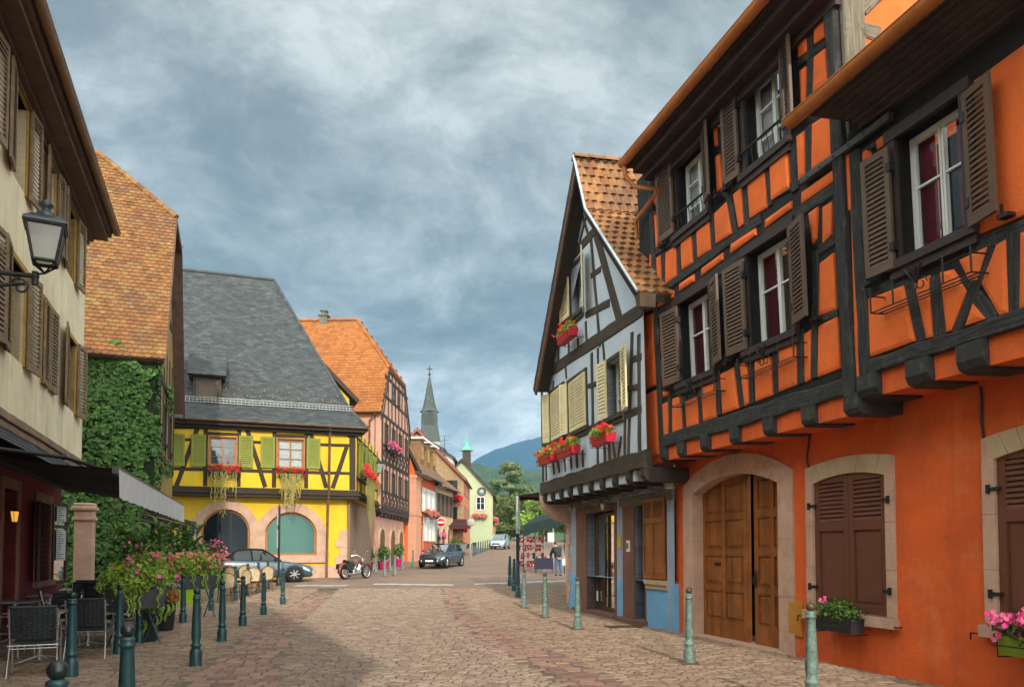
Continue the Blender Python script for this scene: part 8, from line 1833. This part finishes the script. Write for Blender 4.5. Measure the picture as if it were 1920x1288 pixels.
# rack of red and white textiles
rq = gp(996, 1071); t = local(thing('display_rack', 'souvenir rack hung with rows of red and white heart-patterned cloths', 'rack', rq, R(-8)))
s = MB(); 
for x in (-.75, .75): s.tube([(x, 0, 0), (x, 0, 2.05)], .02, 6); s.tube([(x, -.35, .02), (x, .35, .02)], .02, 6)
for z_ in (.62, 1.08, 1.55, 2.02): s.tube([(-.78, -.12, z_), (.78, -.12, z_)], .014, 5); s.tube([(-.75, 0, z_), (-.75, -.12, z_)], .012, 5); s.tube([(.75, 0, z_), (.75, -.12, z_)], .012, 5)
s.build('rack_frame', STEEL, t)
CREAMCL = M('cream_cloth', (.55, .48, .40), .85, .2, 12); CRIM = M('crimson_cloth', (.36, .012, .035), .85, .3, 10); NAVY = M('navy_cloth', (.03, .03, .06), .85, .3, 10)
for rI, z_ in enumerate((.62, 1.08, 1.55, 2.02)):
    for i in range(9):
        x = -.68 + i * .17; mt = (CRIM, CREAMCL, CRIM, CRIM, CREAMCL, NAVY)[rnd.randrange(6)]; h = rnd.uniform(.30, .40); s = MB(); vs = []
        for k in range(5):
            for j in range(4): vs.append((x - .075 + k * .0375 + .01 * math.sin(j * 2 + i), -.135 - .02 * math.sin(k * 1.7 + i) - .012 * j, z_ + .01 - h * j / 3))
        s.add(vs, [(k * 4 + j, k * 4 + j + 1, (k + 1) * 4 + j + 1, (k + 1) * 4 + j) for k in range(4) for j in range(3)], smooth=True); o = s.build('hanging_cloth', mt, t)
        if mt is not NAVY:
            s = MB()
            for _ in range(2):
                hx, hz2 = x + rnd.uniform(-.03, .03), z_ - rnd.uniform(.08, .26); s.add([(hx, -.185, hz2 - .045), (hx + .04, -.185, hz2), (hx + .02, -.185, hz2 + .03), (hx, -.185, hz2 + .015), (hx - .02, -.185, hz2 + .03), (hx - .04, -.185, hz2)], [(0, 1, 2, 3), (0, 3, 4, 5)])
            s.build('heart_print', CREAMCL if mt is CRIM else CRIM, o)
tq = gp(1020, 1074); t = local(thing('stall_table', 'dark cloth-covered stall table beside the stooping person', 'table', tq, R(-5))); s = MB(); s.bbox((0, 0, .80), (1.0, .7, .05), .01); s.build('tabletop', BLKPL, t)
s = MB(); vs = []
for i in range(33): a = i / 32; x = -.52 + 1.04 * a; vs += [(x, -.36, .82), (x + .01 * math.sin(i * 2), -.37 - .02 * math.sin(i * 1.6), .22)]
s.add(vs, [(2 * i, 2 * i + 2, 2 * i + 3, 2 * i + 1) for i in range(32)], smooth=True); s.build('table_cloth', NAVY, t)
for x in (-.45, .45):
    for y_ in (-.3, .3): s = MB(); s.tube([(x, y_, 0), (x, y_, .78)], .02, 6); s.build('leg', IRON, t)
for i in range(6): s = MB(); s.bbox((-.4 + i * .16, rnd.uniform(-.1, .15), .87), (.12, .2, rnd.uniform(.06, .14)), .01); o = s.build('goods_stack', (CRIM, CREAMCL, NAVY)[i % 3], t)
# ---- person at the stall
def skinfig(name, verts, edges, mat, par, sub=2):
    me = bpy.data.meshes.new(name); me.from_pydata([v[:3] for v in verts], edges, []); o = bpy.data.objects.new(name, me); COL.objects.link(o); md = o.modifiers.new('skin', 'SKIN'); md.use_smooth_shade = True
    for i, v in enumerate(verts): sv = me.skin_vertices[0].data[i]; sv.radius = (v[3], v[4] if len(v) > 4 else v[3]); sv.use_root = (i == 0)
    sd = o.modifiers.new('sub', 'SUBSURF'); sd.levels = sub; sd.render_levels = sub; me.materials.append(mat)
    o.parent = par; ORG[o.name] = V3((0, 0, 0)); return o
pq_ = gp(1047, 1079)
t = local(thing('person', 'person in dark jacket and blue jeans bending over the souvenir stall', 'person', pq_, R(25)))
SKIN = M('skin', (.48, .26, .18), .55, .08, 9); JEANS = M('blue_jeans', (.055, .12, .24), .85, .2, 8, .003, 60, stain=((.11, .2, .34), .5, 5, .52)); JACK = M('charcoal_jacket', (.020, .024, .026), .8, .3, 6); HAIR = M('grey_brown_hair', (.06, .045, .035), .7, .4, 20)
V_ = [(0, 0, .93, .13, .11), (0, .05, 1.10, .13, .10), (0, .16, 1.30, .15, .10), (0, .22, 1.40, .08, .07), (0, .28, 1.47, .05, .05), (0, .35, 1.56, .085, .10), (0, .37, 1.66, .07, .085),
      (-.19, .18, 1.36, .055), (-.25, .28, 1.12, .045), (-.2, .48, .98, .034), (-.18, .56, .95, .03), (.19, .18, 1.36, .055), (.25, .28, 1.12, .045), (.2, .48, .98, .034), (.18, .56, .95, .03),
      (-.095, -.01, .86, .085), (-.11, .02, .48, .06), (-.12, -.04, .09, .04), (-.12, .10, .04, .035), (.095, -.01, .86, .085), (.11, .0, .48, .06), (.13, -.06, .09, .04), (.13, .08, .04, .035)]
E_ = [(0, 1), (1, 2), (2, 3), (3, 4), (4, 5), (5, 6), (2, 7), (7, 8), (8, 9), (9, 10), (2, 11), (11, 12), (12, 13), (13, 14), (0, 15), (15, 16), (16, 17), (17, 18), (0, 19), (19, 20), (20, 21), (21, 22)]
for sx, b in ((-1, 10), (1, 14)):
    for k in range(5):
        fx, fy, fz, r_ = [(-.03, .07, -.01, .009), (-.012, .085, -.015, .0095), (.006, .088, -.015, .0095), (.024, .075, -.012, .009), (-.045 * sx, .03, -.02, .011)][k]; v0 = V_[b]; V_.append((v0[0] + fx * .6, v0[1] + fy * .5, v0[2] + fz * .4, r_)); V_.append((v0[0] + fx, v0[1] + fy, v0[2] + fz - .02, r_ * .9)); n_ = len(V_); E_ += [(b, n_ - 2), (n_ - 2, n_ - 1)]
skinfig('body', V_, E_, SKIN, t)
skinfig('jacket', [(0, .01, .82, .19, .17), (0, .06, 1.10, .22, .19), (0, .17, 1.31, .24, .20), (0, .22, 1.43, .11, .105), (-.2, .18, 1.37, .095), (-.26, .28, 1.12, .08), (-.21, .46, .99, .06), (.2, .18, 1.37, .095), (.26, .28, 1.12, .08), (.21, .46, .99, .06)], [(0, 1), (1, 2), (2, 3), (2, 4), (4, 5), (5, 6), (2, 7), (7, 8), (8, 9)], JACK, t)
skinfig('jeans', [(0, 0, .93, .15, .125), (-.1, -.01, .82, .105), (-.115, .02, .48, .08), (-.125, -.04, .10, .065), (.1, -.01, .82, .105), (.115, .0, .48, .08), (.135, -.06, .10, .065)], [(0, 1), (1, 2), (2, 3), (0, 4), (4, 5), (5, 6)], JEANS, t)
for sx in (-1, 1): skinfig('shoe', [(sx * .125, -.08, .05, .045), (sx * .13, .02, .045, .05), (sx * .13, .13, .035, .038)], [(0, 1), (1, 2)], BLKPL, t)
s = MB(); s.ball((0, .34, 1.645), .105, 14, 9, (.86, 1.05, 1.0)); s.build('hair', HAIR, t)
s = MB(); s.ball((0, .47, 1.575), .016, 6, 5, (.8, 1.2, 1)); s.build('nose', SKIN, t)
for sx in (-1, 1): s = MB(); s.ball((sx * .088, .36, 1.59), .022, 6, 5, (.5, .8, 1.3)); s.build('ear', SKIN, t); s = MB(); s.ball((sx * .032, .445, 1.615), .012, 6, 5); s.build('eye', WHS, t)
s = MB(); s.tube([(-.025, .452, 1.535), (0, .458, 1.533), (.025, .452, 1.535)], .007, 5); s.build('mouth', CRIM, t)
bgq = gp(1054, 1076); t = local(thing('cloth_bag', 'beige cloth bags hanging beside the stooping person by the house corner', 'bag', (bgq.x, bgq.y, bgq.z + .45))); s = MB(); s.hull([V3((sx * .16, sy * .08, z_)) for sx in (-1, 1) for sy in (-1, 1) for z_ in (0, .38)] + [V3((0, -.12, .1)), V3((.18, 0, .15))]); s.build('bag', CREAMCL, t); s = MB(); s.tube([(-.12, 0, .38), (-.08, 0, .75), (.08, 0, .75), (.12, 0, .38)], .014, 5); s.build('strap', CREAMCL, t)
# folded brown awning at the ivy house corner
f0, f1 = at(270, 970, 22.6), at(366, 990, 25.2); d_ = (f1 - f0)
t = thing('folded_awning', 'rolled brown awning frame under the grey valance before the yellow wall', 'awning', f0)
for i in range(5): g = MB(); o_ = V3((0, -.06 * i, -.085 * i + .16)); g.tube([f0 + o_ + V3((0, .3 * (i % 2), .10)), f1 + o_], .042, 6); g.build('awning_slat', M('brown_awning_bar', (.05, .028, .02), .6, .3, 6) if i == 0 else MATS['brown_awning_bar'], t)
g = MB(); g.tube([f1 + V3((0, 0, .2)), f1 + V3((0, -.2, -.25))], .05, 6); g.build('end_bar', IRON, t); g = MB(); g.tube([f0 + V3((-.1, .3, .15)), f0 + V3((-.4, 1.0, .2))], .03, 5); g.build('wall_arm', IRON, t)
# ---- house behind the photographer: its gable shades the cobbles in front
BHW = M('sand_plaster', (.45, .38, .28), .85, .1, 1.5); Q = V3((.50, -4.7, 0)); F = Frame((Q.x - 5.2, Q.y, 0), (1, 0)); t = thing('gabled_house', 'tall gabled house behind the photographer that shades the cobbles in front', 'house', (Q.x - 5, Q.y - 4, 0))
g = MB(); g.prism(F, [(-6, -.1), (5.2, -.1), (5.2, 8.6), (2.2, 15.2), (-.8, 13.4), (-6, 9)], 0, 9); g.build('wall', BHW, t)
g = MB(); g.hexa([F.P(5.7, 8.2, -.5), F.P(2.2, 15.6, -.5), F.P(2.2, 15.6, 9.4), F.P(5.7, 8.2, 9.4), F.P(5.75, 8.4, -.5), F.P(2.2, 15.9, -.5), F.P(2.2, 15.9, 9.4), F.P(5.75, 8.4, 9.4)]); g.hexa([F.P(-6.5, 8.6, -.5), F.P(2.2, 15.6, -.5), F.P(2.2, 15.6, 9.4), F.P(-6.5, 8.6, 9.4), F.P(-6.5, 8.8, -.5), F.P(2.2, 15.85, -.5), F.P(2.2, 15.85, 9.4), F.P(-6.5, 8.8, 9.4)]); g.build('roof', OLDTILE, t)
# ---- air
import os
if True:
    g = MB(); g.hexa([(-5900, -60, -4), (5900, -60, -4), (5900, 8900, -4), (-5900, 8900, -4), (-5900, -60, 475), (5900, -60, 475), (5900, 8900, 475), (-5900, 8900, 475)])
    hm = bpy.data.materials.new('haze_air'); hm.use_nodes = True; tt = hm.node_tree; tt.nodes.remove(tt.nodes['Principled BSDF']); pv = nd(tt, 'VolumePrincipled', inp={'Color': (.26, .58, 1.0, 1), 'Density': HAZE, 'Anisotropy': .2}); tt.links.new(pv.outputs[0], tt.nodes['Material Output'].inputs['Volume'])
    o = g.build('haze', hm); o['kind'] = 'stuff'

# ---- small street ironwork
for i, (px, py, lab) in enumerate([(1168, 1176, 'rectangular iron gully grate in the paving before the shop door')]):
    p = gp(px, py); t = local(thing('drain_grate' if i == 0 else 'manhole_cover', lab, 'grate' if i == 0 else 'manhole cover', (p.x, p.y, p.z + .014), R(13))); s = MB()
    if i == 0:
        s.bbox((0, 0, .004), (.75, .42, .012), .003); s.build('frame', IRON, t); s = MB()
        for k in range(12): s.box((-.33 + k * .06, 0, .014), (.028, .36, .008))
        s.build('bars', MATS['rusty_plate'], t)
    else:
        s.lathe([(.34, 0), (.34, .010), (.31, .012), (.01, .012)], seg=28); s.build('cover', MATS['rusty_plate'], t); s = MB()
        for k in range(7): s.box((-.24 + k * .08, 0, .015), (.03, .42 - abs(k - 3) * .09, .006))
        s.build('ribs', IRON, t)
